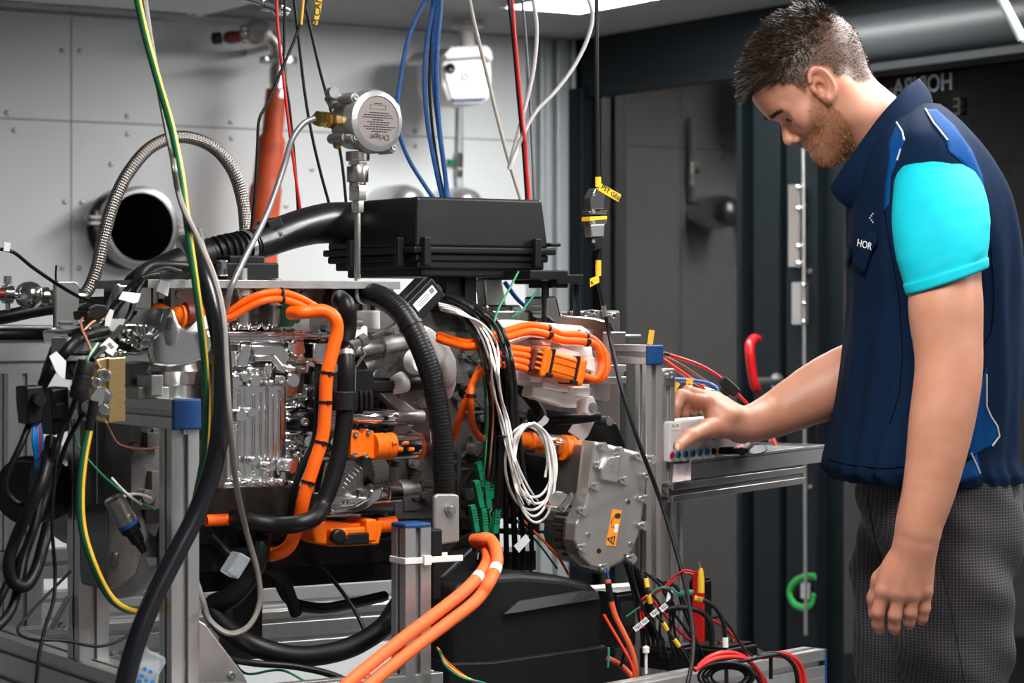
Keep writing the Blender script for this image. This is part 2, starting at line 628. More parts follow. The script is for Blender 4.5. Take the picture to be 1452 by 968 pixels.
def bolt_mesh(name, r, h, head='socket'):
    """bolt lying along +z, base at origin"""
    mb = MB()
    if head == 'hex':
        mb.lathe((0, 0, 0), (0, 0, 1), [(0, r * 1.45), (h * .25, r * 1.45)], 16)
        mb.lathe((0, 0, h * .25), (0, 0, 1), [(0, r * 1.1), (h * .65, r * 1.1), (h * .75, r * .95)], 6)
    elif head == 'flat':
        mb.lathe((0, 0, 0), (0, 0, 1), [(0, r), (h * .6, r), (h, r * .75)], 14)
    else:
        mb.lathe((0, 0, 0), (0, 0, 1), [(0, r), (h * .85, r), (h, r * .9), (h, r * .5), (h * .45, r * .45)], 14)
    me = mb.mesh(name)
    me.polygons.foreach_set('use_smooth', [True] * len(me.polygons))
    me.set_sharp_from_angle(angle=math.radians(35))
    return me

BOLT_S = bolt_mesh('socket_bolt', 0.006, 0.006); BOLT_S.materials.append(STEEL)
BOLT_H = bolt_mesh('hex_bolt', 0.006, 0.009, 'hex'); BOLT_H.materials.append(STEEL)
BOLT_F = bolt_mesh('panel_screw', 0.011, 0.004, 'flat'); BOLT_F.materials.append(mat('screw_grey', (.34, .36, .37), .4, .7))
BOLT_B = bolt_mesh('dark_bolt', 0.006, 0.007); BOLT_B.materials.append(CASTD)

def bolts(parent, spots, axis, me=BOLT_S, scale=1.0, name='bolt'):
    for p in spots:
        inst(name, me, frame(p, axis) @ Matrix.Diagonal((scale, scale, scale, 1)), parent)

def slotted(w, h, nw=1, nh=1, s=0.0082, d=0.0085):
    """closed outline of a T-slot profile w x h"""
    def side(L, n):
        pts = []
        for i in range(n):
            c = -L / 2 + L / n * (i + .5)
            pts += [(c - s / 2, 0), (c - s / 2, d * .35), (c - s * .95, d * .5), (c - s * .95, d), (c + s * .95, d), (c + s * .95, d * .5), (c + s / 2, d * .35), (c + s / 2, 0)]
        return pts
    out = []
    for (ox, oy, ax, ay, nx, ny, L, n) in ((0, -h / 2, 1, 0, 0, 1, w, nw), (w / 2, 0, 0, 1, -1, 0, h, nh), (0, h / 2, -1, 0, 0, -1, w, nw), (-w / 2, 0, 0, -1, 1, 0, h, nh)):
        out.append((ox - ax * L / 2, oy - ay * L / 2))
        for a, b in side(L, n):
            out.append((ox + ax * a + nx * b, oy + ay * a + ny * b))
    return out

def profile(name, p0, p1, w, h, parent, xhint, nw=1, nh=1, m=None):
    """T-slot bar from p0 to p1; w lies along xhint"""
    p0 = Vector(p0); p1 = Vector(p1)
    M = frame(p0, p1 - p0, xhint)
    mb = MB().prism(slotted(w, h, nw, nh), M, 0, (p1 - p0).length)
    return obj(name, mb, m or ALU, parent, smooth=0, bevel=0.0007, seg=1)

# ------------------------------------------------------------------ the room
RL, RW = 5.2, 8.2                 # room size along D1 and D2 from the corner
c = CORNER
def rq(u, w, z):                  # point in room axes: u metres back along -D1, w metres along -D2
    return Vector((c.x, c.y, 0)) - D1 * u - D2 * w + ZU * z

def slab(pts, thick):
    mb = MB()
    n = len(pts)
    mb.add(list(pts) + [p + thick for p in pts], [tuple(range(n)), tuple(range(n, 2 * n))[::-1]] + [(i, (i + 1) % n, n + (i + 1) % n, n + i) for i in range(n)])
    return mb

struct('floor', slab([rq(-2.2, -.1, 0), rq(RL, -.1, 0), rq(RL, RW, 0), rq(-2.2, RW, 0)], ZU * -0.08), FLOORM, 'grey test cell floor', smooth=0)
struct('ceiling', slab([rq(-2.2, -.1, CEIL), rq(RL, -.1, CEIL), rq(RL, RW, CEIL), rq(-2.2, RW, CEIL)], ZU * 0.08), CEILM, 'grey test cell ceiling', smooth=0)
wl = struct('wall_left', slab([rq(0, 0, 0), rq(RL, 0, 0), rq(RL, 0, CEIL), rq(0, 0, CEIL)], D2 * 0.1), GROUT, 'light grey wall of screwed sheet panels', smooth=0)
struct('wall_far_side', slab([rq(RL, 0, 0), rq(RL, RW, 0), rq(RL, RW, CEIL), rq(RL, 0, CEIL)], -D1 * 0.1), DIMW, 'plain dim wall beside the camera', smooth=0)
struct('wall_rear', slab([rq(RL, RW, 0), rq(0, RW, 0), rq(0, RW, CEIL), rq(RL, RW, CEIL)], -D2 * 0.1), DIMW, 'plain dim wall behind the camera', smooth=0)

# sheet panels on the left wall
def lw_s(px): return -D1.dot(onleft(px, HOR) - c)
s_seams = sorted([-0.02, lw_s(655), lw_s(100), 3.2, 4.3, RL])
zseam = onleft(100, 172).z
for i in range(len(s_seams) - 1):
    a, b = s_seams[i], s_seams[i + 1]
    for z0, z1 in ((0.0, 0.72), (0.72, zseam), (zseam, CEIL)):
        g = 0.0022
        mb = slab([rq(a + g, 0, z0 + g), rq(b - g, 0, z0 + g), rq(b - g, 0, z1 - g), rq(a + g, 0, z1 - g)], -D2 * 0.005)
        obj('wall_panel', mb, WALL, wl, smooth=0)
bolts(wl, [onleft(x, y, .005) for x, y in ((88, 72), (113, 72), (180, 165), (181, 190), (157, 233), (92, 286), (116, 287), (327, 173), (328, 196), (588, 186), (588, 207), (442, 240), (405, 292), (88, 380), (112, 380), (10, 160), (20, 185), (520, 184), (520, 204))], -D2, BOLT_F, .75, 'panel_screw')

# lowered ceiling box with a dark slot over the left of the room
zb = CEIL - 0.10
def onz(px, py, z):
    r = ray(px, py); return CAMP + r * ((z - CZ) / r.z)
bc = onz(284, 23, zb)
mb = slab([bc, bc - D1 * 2.4, bc - D1 * 2.4 - D2 * 2.2, bc - D2 * 2.2], ZU * 0.099)
bulk = struct('trim_1', mb, mat('bulkhead_grey', (0.55, 0.57, 0.58), 0.5), 'lowered grey ceiling box with a black slot', smooth=0)
sa = onz(242, 26, zb)
cut(bulk, slab([sa, sa - D1 * 2.2, sa - D1 * 2.2 - D2 * .14, sa - D2 * .14], ZU * 0.07))
obj('slot', slab([q_ + ZU * .064 for q_ in (sa, sa - D1 * 2.2, sa - D1 * 2.2 - D2 * .14, sa - D2 * .14)], ZU * 0.007), DARKBL, bulk, smooth=0)
obj('slot_lip', slab([sa + D2 * .035 + D1 * .02, sa - D1 * 2.2 + D2 * .035, sa - D1 * 2.2, sa + D1 * .02], ZU * -0.012), CEILM, bulk, smooth=0)
bolts(bulk, [onz(281, 23.5, zb) - D1 * .03 - D2 * .04, onz(40, 3, zb)], -ZU, BOLT_F)

# ceiling light panels: one is in view, its twins hang in the same rows over the rig and beside it
lightm = mat('light_diffuser', (0.9, 0.9, 0.9), 0.5, emit=((1.0, 0.985, 0.96), LIGHT_STRENGTH))
lc = onz(822, 18, CEIL - 0.012)
def light_panel(name, corner, la, lb, label, grp='ceiling light panels'):
    t = thing(name, label, 'ceiling light', corner + ZU * 0.0, grp)
    obj('diffuser' + name[len('ceiling_light'):], slab([corner, corner - D1 * la, corner - D1 * la - D2 * lb, corner - D2 * lb], ZU * 0.008), lightm, t, smooth=0)
    mb = MB()
    e = 0.012
    for a, b, w_, h_ in ((-e, -e, la + 2 * e, e), (-e, lb, la + 2 * e, e), (-e, 0, e, lb), (la, 0, e, lb)):
        q = corner - D1 * a - D2 * b + ZU * -0.003
        mb2 = slab([q, q - D1 * w_, q - D1 * w_ - D2 * h_, q - D2 * h_], ZU * 0.0145)
        mb.add(mb2.v, mb2.f)
    obj('rim', mb, WHITEP, t, smooth=0)
    return t
light_panel('ceiling_light', lc, 0.276, 1.5, 'bright white ceiling light panel beside the dark doors')
light_panel('ceiling_light_technician_offscreen', lc - D2 * 2.2, 0.276, 1.5, 'white ceiling light panel over the technician')
light_panel('ceiling_light_camera_offscreen', lc - D2 * 4.4, 0.276, 1.5, 'white ceiling light panel next along the row over the technician')
light_panel('ceiling_light_rig_offscreen', lc - D1 * 1.0 - D2 * 2.6, 0.276, 1.5, 'white ceiling light panel over the test rig')
light_panel('ceiling_light_front_offscreen', lc - D1 * 2.4 - D2 * 3.6, 0.276, 1.5, 'white ceiling light panel over the camera side of the rig')

# right wall: dark door set with glass
def rs(px): return -D2.dot(onright(px, HOR) - c)            # metres from the corner along the right wall
hz = onright(850, 122).z
wr = struct('wall_right', slab([rq(0, 0, hz), rq(0, RW, hz), rq(0, RW, CEIL), rq(0, 0, CEIL)], D1 * 0.14), DARKFR, 'dark slate header above the glass doors', smooth=0)
# solid run of wall out of view, nearer the camera
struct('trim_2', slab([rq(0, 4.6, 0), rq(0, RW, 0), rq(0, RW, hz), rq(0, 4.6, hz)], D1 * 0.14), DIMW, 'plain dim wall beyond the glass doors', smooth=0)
glassm = bpy.data.materials.new('tinted_glass'); glassm.use_nodes = True
nt = glassm.node_tree; nt.nodes.clear()
o_ = nt.nodes.new('ShaderNodeOutputMaterial'); mx = nt.nodes.new('ShaderNodeMixShader'); fr = nt.nodes.new('ShaderNodeFresnel')
tr = nt.nodes.new('ShaderNodeBsdfTransparent'); gl = nt.nodes.new('ShaderNodeBsdfGlossy')
fr.inputs[0].default_value = 1.68; gl.inputs['Color'].default_value = (.95, .90, .88, 1); tr.inputs[0].default_value = (0.42, 0.42, 0.43, 1); gl.inputs['Roughness'].default_value = 0.03
nt.links.new(fr.outputs[0], mx.inputs[0]); nt.links.new(tr.outputs[0], mx.inputs[1]); nt.links.new(gl.outputs[0], mx.inputs[2]); nt.links.new(mx.outputs[0], o_.inputs[0])

def dbox(s0, s1, z0, z1, o0, o1):
    """box on the right wall: s along the wall, o0..o1 metres out from it into the room"""
    return slab([rq(o0, s0, z0), rq(o0, s1, z0), rq(o0, s1, z1), rq(o0, s0, z1)], -D1 * (o1 - o0))
door1 = thing('door_1', 'tall glazed door with dark slate frame and red handle', None, rq(0, rs(950), 0)); door1['kind'] = 'structure'
obj('jamb', dbox(0.0, rs(835), 0, hz, -.05, .03), DARKFR, door1, smooth=0, bevel=.004)
obj('header_rail', dbox(rs(835), rs(1056), hz - .035, hz, -.03, .012), DARKFR, door1, smooth=0)
obj('glass_pane', dbox(rs(836), rs(1054), 0.1, hz - .03, -.02, -.012), glassm, door1, smooth=0)
obj('bottom_rail', dbox(rs(836), rs(1054), 0, .1, -.03, .012), DARKFR, door1, smooth=0)
obj('stile', dbox(rs(1055), rs(1122), 0, hz, -.05, -.012), DARKFR, door1, smooth=0, bevel=.004)
obj('stile_rib', dbox(rs(1076), rs(1113), 0, hz, -.03, .022), DARKFR, door1, smooth=0, bevel=.004)
obj('stile_edge', dbox(rs(1056), rs(1063), 0, hz, -.03, .034), DARKFR, door1, smooth=0, bevel=.003)
door2 = thing('door_2', 'dark glazed door with mirrored lettering behind the technician', None, rq(0, rs(1320), 0)); door2['kind'] = 'structure'
obj('stile', dbox(rs(1122), rs(1165), 0, hz, -.05, .02), DARKFR, door2, smooth=0, bevel=.004)
obj('stile_rebate', dbox(rs(1165), rs(1192), 0, hz, -.05, -.02), DARKFR, door2, smooth=0)
obj('glass_pane', dbox(rs(1192), 4.4, 0.1, hz - .02, -.02, -.012), glassm, door2, smooth=0)
obj('bottom_rail', dbox(rs(1192), 4.4, 0, .1, -.03, .012), DARKFR, door2, smooth=0)
obj('stile', dbox(4.4, 4.62, 0, hz, -.05, .02), DARKFR, door2, smooth=0)
bolts(door1, [rq(.022, rs(1056), onright(1056, 385).z)], -D1, BOLT_B, 1.3)
bolts(door2, [rq(.02, rs(1157), onright(1157, 385).z), rq(.02, rs(1157), onright(1157, 690).z)], -D1, BOLT_B, 1.3)
# latch rod with its guides
rod = MB().cyl(onright(1139, 210, .045), onright(1143, 900, .045), .0055, n=10)
obj('latch_rod', rod, STEEL, door2)
mb = MB(); 
def bar_on(mb, x0, y0, x1, y1, o0, o1):
    p = onright(x0, y0, o0); q = onright(x1, y1, o0)
    sA, sB = -D2.dot(p - c), -D2.dot(q - c)
    m2 = dbox(sA, sB, q.z, p.z, o0, o1); mb.add(m2.v, m2.f)
bar_on(mb, 1128, 262, 1144, 378, .02, .05)
lg = obj('latch_guide', mb, NICKEL, door2, smooth=0, bevel=.003)
mb = MB()
for y in (266, 296, 350, 374): mb.sphere(onright(1133, y, .055), .012, 10)
objs('guide_rivet', mb, CHROME, lg)
mb = MB(); bar_on(mb, 1133, 400, 1147, 460, .02, .05)
lg = obj('latch_plate', mb, STEEL, door2, smooth=0, bevel=.003)
mb = MB()
for y in (404, 430, 456): mb.sphere(onright(1140, y, .053), .008, 10)
objs('guide_rivet', mb, CHROME, lg)
mb = MB(); bar_on(mb, 1136, 560, 1152, 640, .02, .04); obj('latch_keeper', mb, DARKBL, door2, smooth=0)
# red lever
ha = at(1066, 486, 6.95); hb = at(1070, 550, 6.95)
hd = MB().tube(spline([at(1074, 481, 7.08), at(1067, 482, 6.98), at(1063, 492, 6.95), at(1066, 525, 6.95), at(1070, 546, 6.96), at(1073, 551, 7.0)], 6), .0135, 12)
ho = obj('door_handle', hd, REDH, door1); ho['label'] = 'red lever handle'
hd = MB().lathe(onright(1104, 541, 0.02), -D1, [(0, .026), (.012, .026), (.014, .014), (.09, .013), (.1, .0)], 16)
hd.cyl(onright(1104, 541, .1), at(1071, 543, 6.97), .011, n=12)
obj('handle_spindle', hd, STEEL, door1)
# curled green tape
tp = MB().tube(spline([onright(x, y, .035) for x, y in ((1156, 817), (1140, 818), (1125, 827), (1119, 840), (1126, 856), (1142, 861), (1151, 855), (1154, 842))], 6), .011, 8, flat=(1, .35))
tag(obj('green_tape', tp, mat('green_tape', (.02, .34, .06), .5), None), 'curl of bright green tape stuck on the door', 'tape')
tagp = MB(); bar_on(tagp, 1137, 824, 1150, 850, .022, .028)
obj('lock_plate', tagp, STEEL, door2, smooth=0, bevel=.002)
# door closer tube across the head of the second door
dc = thing('door_closer', 'long grey cylindrical roller housing under the header', 'door closer', onright(1300, 75, .1))
a_ = onright(1190, 62, .12); b_ = onright(1500, 16, .12)
z_ = onright(1320, 42, .12).z
a_.z = z_; b_.z = z_
mb = MB().cyl(a_, b_ - D2 * 1.0, .072, n=28)
obj('housing', mb, mat('grey_hammered', (.035, .042, .046), .5, .2, bump=.4, bscale=160), dc)
mb = MB()
m2 = dbox(rs(1190), rs(1500) + 1.0, z_ - .10, z_ - .066, 0.012, .13); mb.add(m2.v, m2.f)
obj('rail', mb, DARKFR, dc, smooth=0, bevel=.004)
# mirrored lettering on the glass
def wall_text(s, px, py, size, m, parent):
    p = onright(px, py, 0)
    M = Matrix.Identity(4)
    x = -D2; y = ZU; z = -D1
    M = Matrix(((x.x, y.x, z.x, p.x), (x.y, y.y, z.y, p.y), (x.z, y.z, z.z, p.z), (0, 0, 0, 1)))
    return lettering(s, size, M, m, parent, ext=.001, mirror=True)
wall_text('HORIBA', 1308, 121, .070, mat('sign_grey', (.50, .55, .58), .6), door2)
wall_text('E', 1357, 152, .07, mat('sign_dim', (.016, .016, .017), .8, spec=.1), door2)
# corridor behind the glass
cor = slab([rq(-1.9, -.1, 0), rq(-1.9, RW, 0), rq(-1.9, RW, CEIL), rq(-1.9, -.1, CEIL)], D1 * .1)
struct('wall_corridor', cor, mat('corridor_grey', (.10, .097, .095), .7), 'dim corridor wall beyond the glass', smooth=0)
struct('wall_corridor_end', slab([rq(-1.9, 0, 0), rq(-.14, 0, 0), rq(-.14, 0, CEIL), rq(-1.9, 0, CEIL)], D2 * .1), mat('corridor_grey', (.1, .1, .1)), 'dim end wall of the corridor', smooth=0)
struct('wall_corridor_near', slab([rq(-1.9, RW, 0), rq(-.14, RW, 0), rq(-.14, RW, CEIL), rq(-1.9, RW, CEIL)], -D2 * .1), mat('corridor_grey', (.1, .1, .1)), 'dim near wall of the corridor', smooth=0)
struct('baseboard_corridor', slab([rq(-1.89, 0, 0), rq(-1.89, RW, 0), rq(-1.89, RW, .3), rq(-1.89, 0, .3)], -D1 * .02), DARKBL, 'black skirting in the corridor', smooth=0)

# ribbed aluminium corner post
cp = thing('ribbed_column', 'pale ribbed aluminium column in the room corner', 'column', onleft(775, HOR, .03) * 1.0)
cp.location.z = 0
base = onleft(775, HOR, .0)
for x0, x1, o in ((744, 754, .03), (757, 766, .05), (769, 776, .035), (779, 789, .055), (792, 799, .035), (801, 806, .05)):
    sA, sB = lw_s(x0), lw_s(x1)
    mb = slab([rq(sA, 0, 0), rq(sB, 0, 0), rq(sB, 0, CEIL - .001), rq(sA, 0, CEIL - .001)], -D2 * o)
    obj('rib', mb, mat('column_grey', (.40, .44, .46), .4, .3), cp, smooth=0, bevel=.003)

# ------------------------------------------------------------------ aluminium rig frame
PW = 0.042
rig = thing('rig_frame', 'aluminium T-slot profile frame with blue caps carrying the engine', 'frame', W(U(400), .1, 0.0))
def cap_box(u, v, z, du, dv, dz, parent):
    mb = MB().ruv(u - du, u + du, v - dv, v + dv, z - dz, z + dz)
    o = obj('end_cap', mb, BLUECAP, parent, smooth=0, bevel=.003, seg=3)
    o['label'] = 'blue plastic end cap'
    return o
va = -.10
ua = U(263, va); za = Zp(263, 587, va)
profile('rail', W(ua, va, za), W(ua, .36, za), PW, PW, rig, D1)
cap_box(ua, va - .003, za, PW / 2 + .0005, .004, PW / 2 + .0005, rig)
zbase = Zp(125, 930, .27)
ub = ua
profile('post', W(ua, va + PW / 2, .0), W(ua, va + PW / 2, za - PW / 2), PW, PW, rig, D1)
profile('post', W(ub, .255, zbase - .001), W(ub, .255, za - PW / 2), PW * 1.15, PW * 1.15, rig, D1)
# heavy base rail under the left posts, running front to back
profile('base_rail', W(ua - .002, -.5 , zbase - .042), W(ua - .002, 1.3, zbase - .042), PW * 1.4, PW * 2, rig, D1, 1, 2)
profile('post', W(ua, 1.2, 0), W(ua, 1.2, zbase - .084), PW, PW, rig, D1)
# cross rails at base level
zc = zbase - .042
for v_, x0, x1 in ((.62, 60, 900), (1.1, 0, 700)):
    profile('cross_rail', W(ua, v_, zc + .01), W(U(x1, v_), v_, zc + .01), PW, PW * 1.6, rig, D2, 1, 2)
vf = -.20
ufp = U(583, vf + .02); zft = Zp(583, 748, vf)
profile('cross_rail', W(ua + PW, vf + .02, zc + .02), W(U(628, vf), vf + .02, zc + .02), PW, PW * 1.4, rig, D2, 1, 1)
zcv = P(750, 985, -.17).z
profile('cross_rail', W(ufp + PW / 2, vf + .07, zcv - PW / 2), W(U(900, vf), vf + .07, zcv - PW / 2), PW, PW, rig, D2, 1, 1)
profile('post', W(ufp, vf + .02, 0), W(ufp, vf + .02, zft), PW, PW, rig, D1)
cap_box(ufp, vf + .02, zft + .002, PW / 2 + .0005, PW / 2 + .0005, .004, rig)
zt = MB()
zz = Zp(583, 795, vf)
g = PW / 2 + .002
for a0, a1, b0, b1 in ((-g, g + .05, -g - .0, -g + .002), (-g, -g + .002, -g, g), (-g, g + .05, g - .002, g)):
    zt.ruv(ufp + a0, ufp + a1, vf + .02 + b0, vf + .02 + b1, zz - .0045, zz + .0045)
zt.ruv(ufp + .006, ufp + .018, vf + .02 - g - .005, vf + .02 - g, zz - .007, zz + .007)
obj('cable_tie', zt, WIREW, rig, smooth=0, bevel=.001)
# right post pair with cap
vr = -.10; pw = .030
ur = U(911, vr + .01); zr = Zp(911, 503, vr)
profile('rail', W(ur + pw / 2, vr, zr), W(ur + pw / 2, .0, zr), pw, pw, rig, D1)
cap_box(ur + pw / 2 - .001, vr - .003, zr, pw / 2 + .0005, .004, pw / 2 + .0005, rig)
ucap = ur + pw / 2
profile('post', W(ucap, vr + pw / 2, 0), W(ucap, vr + pw / 2, zr - pw / 2), pw, pw, rig, D1)
profile('post', W(U(941, -.02), -.02, 0), W(U(941, -.02), -.02, Zp(941, 540, -.02)), .026, .026, rig, D1)
br = MB().ruv(U(941, -.02) - .013, U(941, -.02) + .014, -.035, -.005, Zp(941, 548, -.02), Zp(941, 522, -.02))
brk = obj('angle_bracket', br, STEEL, rig, smooth=0, bevel=.004)
bolts(brk, [W(U(941, -.02), -.036, Zp(941, 532, -.02))], -D2, BOLT_S, 1.0)
# rail behind the right post carrying the tray side
profile('rail', W(U(881, .05), .05, Zp(880, 530, .05)), W(ucap - pw / 2, .05, Zp(880, 530, .05)), pw, pw, rig, ZU)
# corner gussets
for px, py, sgn in ((104, 893, -1), (300, 905, 1)):
    vv = .25 if sgn < 0 else -.06
    pts = [(px, py + 40), (px + sgn * 45, py + 60), (px + sgn * 40, py + 52), (px + 2 * sgn, py - 25)]
    if sgn > 0:
        pts = [(281, 878), (281, 968), (352, 968), (345, 955), (292, 885)]
    else:
        pts = [(100, 845), (100, 893), (74, 893)]
    gs = MB().rprism(pts, vv, vv + .02)
    gg = obj('corner_gusset', gs, ALU, rig, smooth=0, bevel=.002)
    bolts(gg, [P(px + sgn * 16 - (0 if sgn < 0 else -12), py + (-6 if sgn < 0 else 52), vv - .001)], -D2, BOLT_S, .9)
bolts(rig, [P(163, 925, .235), P(262, 612, va - .001)], -D2, BOLT_S, .7)

# bench in the background on the left
bench = thing('workbench', 'dull aluminium bench frame behind the rig beside the wall', 'bench', W(U(20, .7), .7, 0))
vb = .75
zb_ = Zp(40, 500, vb)
profile('bench_rail', W(U(-200, vb), vb, zb_), W(U(130, vb), vb, zb_), .05, .07, bench, D2, 1, 2)
mb = MB().ruv(U(-200, vb), U(130, vb), vb - .03, vb + .5, zb_ + .036, zb_ + .046)
obj('bench_top', mb, STEEL, bench, smooth=0, bevel=.002)
profile('bench_leg', W(U(28, vb), vb, 0), W(U(28, vb), vb, zb_ - .035), .06, .05, bench, D1)
profile('bench_leg', W(U(-170, vb), vb, 0), W(U(-170, vb), vb, zb_ - .035), .06, .05, bench, D1)
profile('bench_leg', W(U(125, vb), vb + .3, 0), W(U(125, vb), vb + .3, zb_ + .036), .05, .05, bench, D1)
profile('lower_rail', W(U(-200, vb), vb, Zp(40, 800, vb)), W(U(128, vb), vb, Zp(40, 800, vb)), .03, .05, bench, D2)
mb = MB().ruv(U(62, vb + .45), U(700, vb + .45), vb + .45, vb + .47, Zp(80, 880, vb + .45), Zp(80, 850, vb + .45))

# ------------------------------------------------------------------ engine
eng = thing('fuel_cell_engine', 'machined aluminium fuel cell drive unit mounted on the test rig', 'engine', W(U(470), .2, za - .2))
rnd = random.Random(4)

def rcyl(mb, x, y, v, rpx, l, n=18, taper=1.0):
    """cylinder with its axis along the view-facing rig normal, standing out from v by l"""
    p = P(x, y, v); r = rpx * p.y / F
    mb.lathe(p, -D2, [(0, r), (l * .85, r * taper), (l, r * taper * .9)], n)

def greeble(mb, x0, y0, x1, y1, v, n, seed, smin=4, smax=16, out=.02):
    q = random.Random(seed)
    for i in range(n):
        x = q.uniform(x0, x1); y = q.uniform(y0, y1); w = q.uniform(smin, smax); h = q.uniform(smin, smax) * q.choice((.5, 1, 1.6))
        o = q.uniform(.004, out)
        if q.random() < .4:
            rcyl(mb, x, y, v + .004, w * .5, o + .004, 14)
            if q.random() < .6:
                rcyl(mb, x, y, v - o + .001, w * .28, .004, 6)
        else:
            mb.rpx(max(x0, x - w / 2), max(y0, y - h / 2), min(x1, x + w / 2), min(y1, y + h / 2), v - o, v + .006)

# dark core behind everything
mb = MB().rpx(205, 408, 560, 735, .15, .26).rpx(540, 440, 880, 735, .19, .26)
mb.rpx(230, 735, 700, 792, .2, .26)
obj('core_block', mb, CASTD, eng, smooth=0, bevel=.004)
# sub frame under the engine, dull black
mb = MB().rpx(290, 770, 640, 800, .10, .16).rpx(280, 795, 760, 824, .22, .30)
mb.rpx(330, 800, 372, 935, .17, .22)
greeble(mb, 290, 735, 560, 800, .15, 40, 11, 5, 26, .03)
greeble(mb, 640, 700, 780, 760, .18, 26, 21, 5, 26, .03)
obj('sub_frame', mb, mat('black_steel', (.010, .010, .010), .5), eng, smooth=40, bevel=.002)

# ribbed machined housing
mb = MB().rpx(322, 545, 404, 690, .0, .13)
mb.rpx(322, 470, 430, 548, .012, .13)
for i, x in enumerate((327, 337, 346, 358, 368, 377, 386, 395)):
    w = (3.2, 4, 2.6, 4.2, 3, 4, 2.8, 3.6)[i]
    top = 560 - (i % 3) * 4; bot = 676 - (i % 2) * 6
    a = P(x, top, .002); b = P(x, bot, .002)
    mb.cyl(a, b, w * a.y / F, n=12)
    mb.sphere(a, w * a.y / F * 1.05, 10).sphere(b, w * a.y / F * 1.15, 10)
obj('ribbed_housing', mb, MACH, eng, smooth=40, bevel=.003, seg=3)
mb = MB()
mb.rpx(318, 682, 410, 691, -.014, .1)                                       # lower flange
for x in (330, 345, 362, 378, 392): rcyl(mb, x, 683, -.005, 5.5, .02, 14)
obj('lower_flange', mb, MACH, eng, smooth=40, bevel=.002)
mb = MB()
for x, y, r in ((397, 538, 10), (397, 658, 10.5), (372, 660, 7), (350, 652, 6), (330, 588, 9), (345, 583, 7), (350, 540, 8), (336, 535, 6)):
    rcyl(mb, x, y, .01, r, .045 if r > 9 else .03, 20)
bo = objs('boss', mb, MACH, eng, smooth=40)[0]
bolts(bo, [P(x, y, -.034) for x, y in ((397, 538), (397, 658))], -D2, BOLT_S, 1.0)
# cast shoulders and stepped web above the ribs
mb = MB()
mb.rprism([(334, 520), (342, 488), (358, 488), (352, 520)], -.012, .02)
mb.rprism([(356, 489), (402, 489), (412, 505), (404, 522), (394, 516), (362, 505)], -.006, .02)
mb.rprism([(362, 503), (390, 502), (402, 517), (420, 520), (420, 528), (396, 526), (385, 512), (364, 512)], -.022, .0)
mb.rpx(325, 528, 345, 548, -.014, .02).rpx(350, 520, 380, 545, -.012, .02).rpx(376, 515, 386, 532, -.022, .01)
mb.rpx(406, 520, 432, 560, -.004, .05)
mb.rprism([(408, 480), (430, 478), (434, 500), (424, 508), (412, 500)], -.01, .03)
mb.rpx(322, 497, 336, 520, -.008, .02).rpx(322, 600, 338, 604, -.012, .01).rpx(322, 610, 334, 614, -.012, .01)
greeble(mb, 325, 515, 405, 548, -.002, 26, 31, 4, 11, .018)
objs('stepped_web', mb, MACH, eng, smooth=40, bevel=.0022, seg=2)
# horizontal fluid rails on top
mb = MB()
def hrail(mb, x0, x1, y, v, r, n=16):
    a = P(x0, y, v); b = P(x1, y, v); b.z = a.z + (b.z - a.z) * .3
    mb.cyl(a, a + D1 * (D1.dot(b - a)), r * a.y / F, n=n)
hrail(mb, 322, 392, 479, -.004, 8); hrail(mb, 392, 426, 477, -.004, 10); hrail(mb, 426, 470, 476, -.004, 5.5)
hrail(mb, 452, 460, 476, -.004, 9); hrail(mb, 352, 356, 480, -.004, 9.5); hrail(mb, 398, 402, 477, -.004, 12); hrail(mb, 412, 416, 477, -.004, 12)
hrail(mb, 418, 445, 511, -.01, 4); hrail(mb, 420, 430, 511, -.01, 6.5)
objs('fluid_rail', mb, CHROME, eng, smooth=40)
mb = MB(); hrail(mb, 443, 449, 511, -.01, 3.6)
obj('orange_seal', mb, ORANGEP, eng)
# crinkled heat shield on top
mb = MB(); q = random.Random(8); nx, ny = 30, 7
x0, x1 = 325, 405
vs = [W(U(x0 + (x1 - x0) * i / nx, 0), .01 + .11 * j / ny, Zp(360, 462, 0) + q.uniform(-.008, .008)) for j in range(ny + 1) for i in range(nx + 1)]
mb.add(vs, [(j * (nx + 1) + i, j * (nx + 1) + i + 1, (j + 1) * (nx + 1) + i + 1, (j + 1) * (nx + 1) + i) for j in range(ny) for i in range(nx)])
hs = obj('foil_shield', mb, CHROME, eng, smooth=20)
md = hs.modifiers.new('thick', 'SOLIDIFY'); md.thickness = .002
# right hand machined column with ports
mb = MB()
mb.rpx(404, 548, 444, 690, .02, .15).rpx(444, 486, 482, 700, .05, .15)
for y in (545, 560, 575, 612, 622, 655): mb.rpx(404, y, 436, y + 5, .008, .03)
greeble(mb, 405, 540, 445, 690, .02, 40, 5, 5, 13, .02)
objs('port_column', mb, MACH, eng, smooth=40, bevel=.002)
mb = MB()
for y in (520, 571, 624, 640): 
    rcyl(mb, 424, y, .02, 9, .035, 20); rcyl(mb, 448, y, .05, 7, .06, 16)
objs('port', mb, CHROME, eng, smooth=40)
mb = MB(); mb.rprism([(425, 590), (432, 584), (452, 584), (455, 590), (455, 606), (450, 612), (430, 612), (424, 605)], -.02, .05)
blk = obj('black_bracket', mb, BLACKP, eng, smooth=0, bevel=.002)
bolts(blk, [P(431, 598, -.02)], -D2, BOLT_S, 1.05)
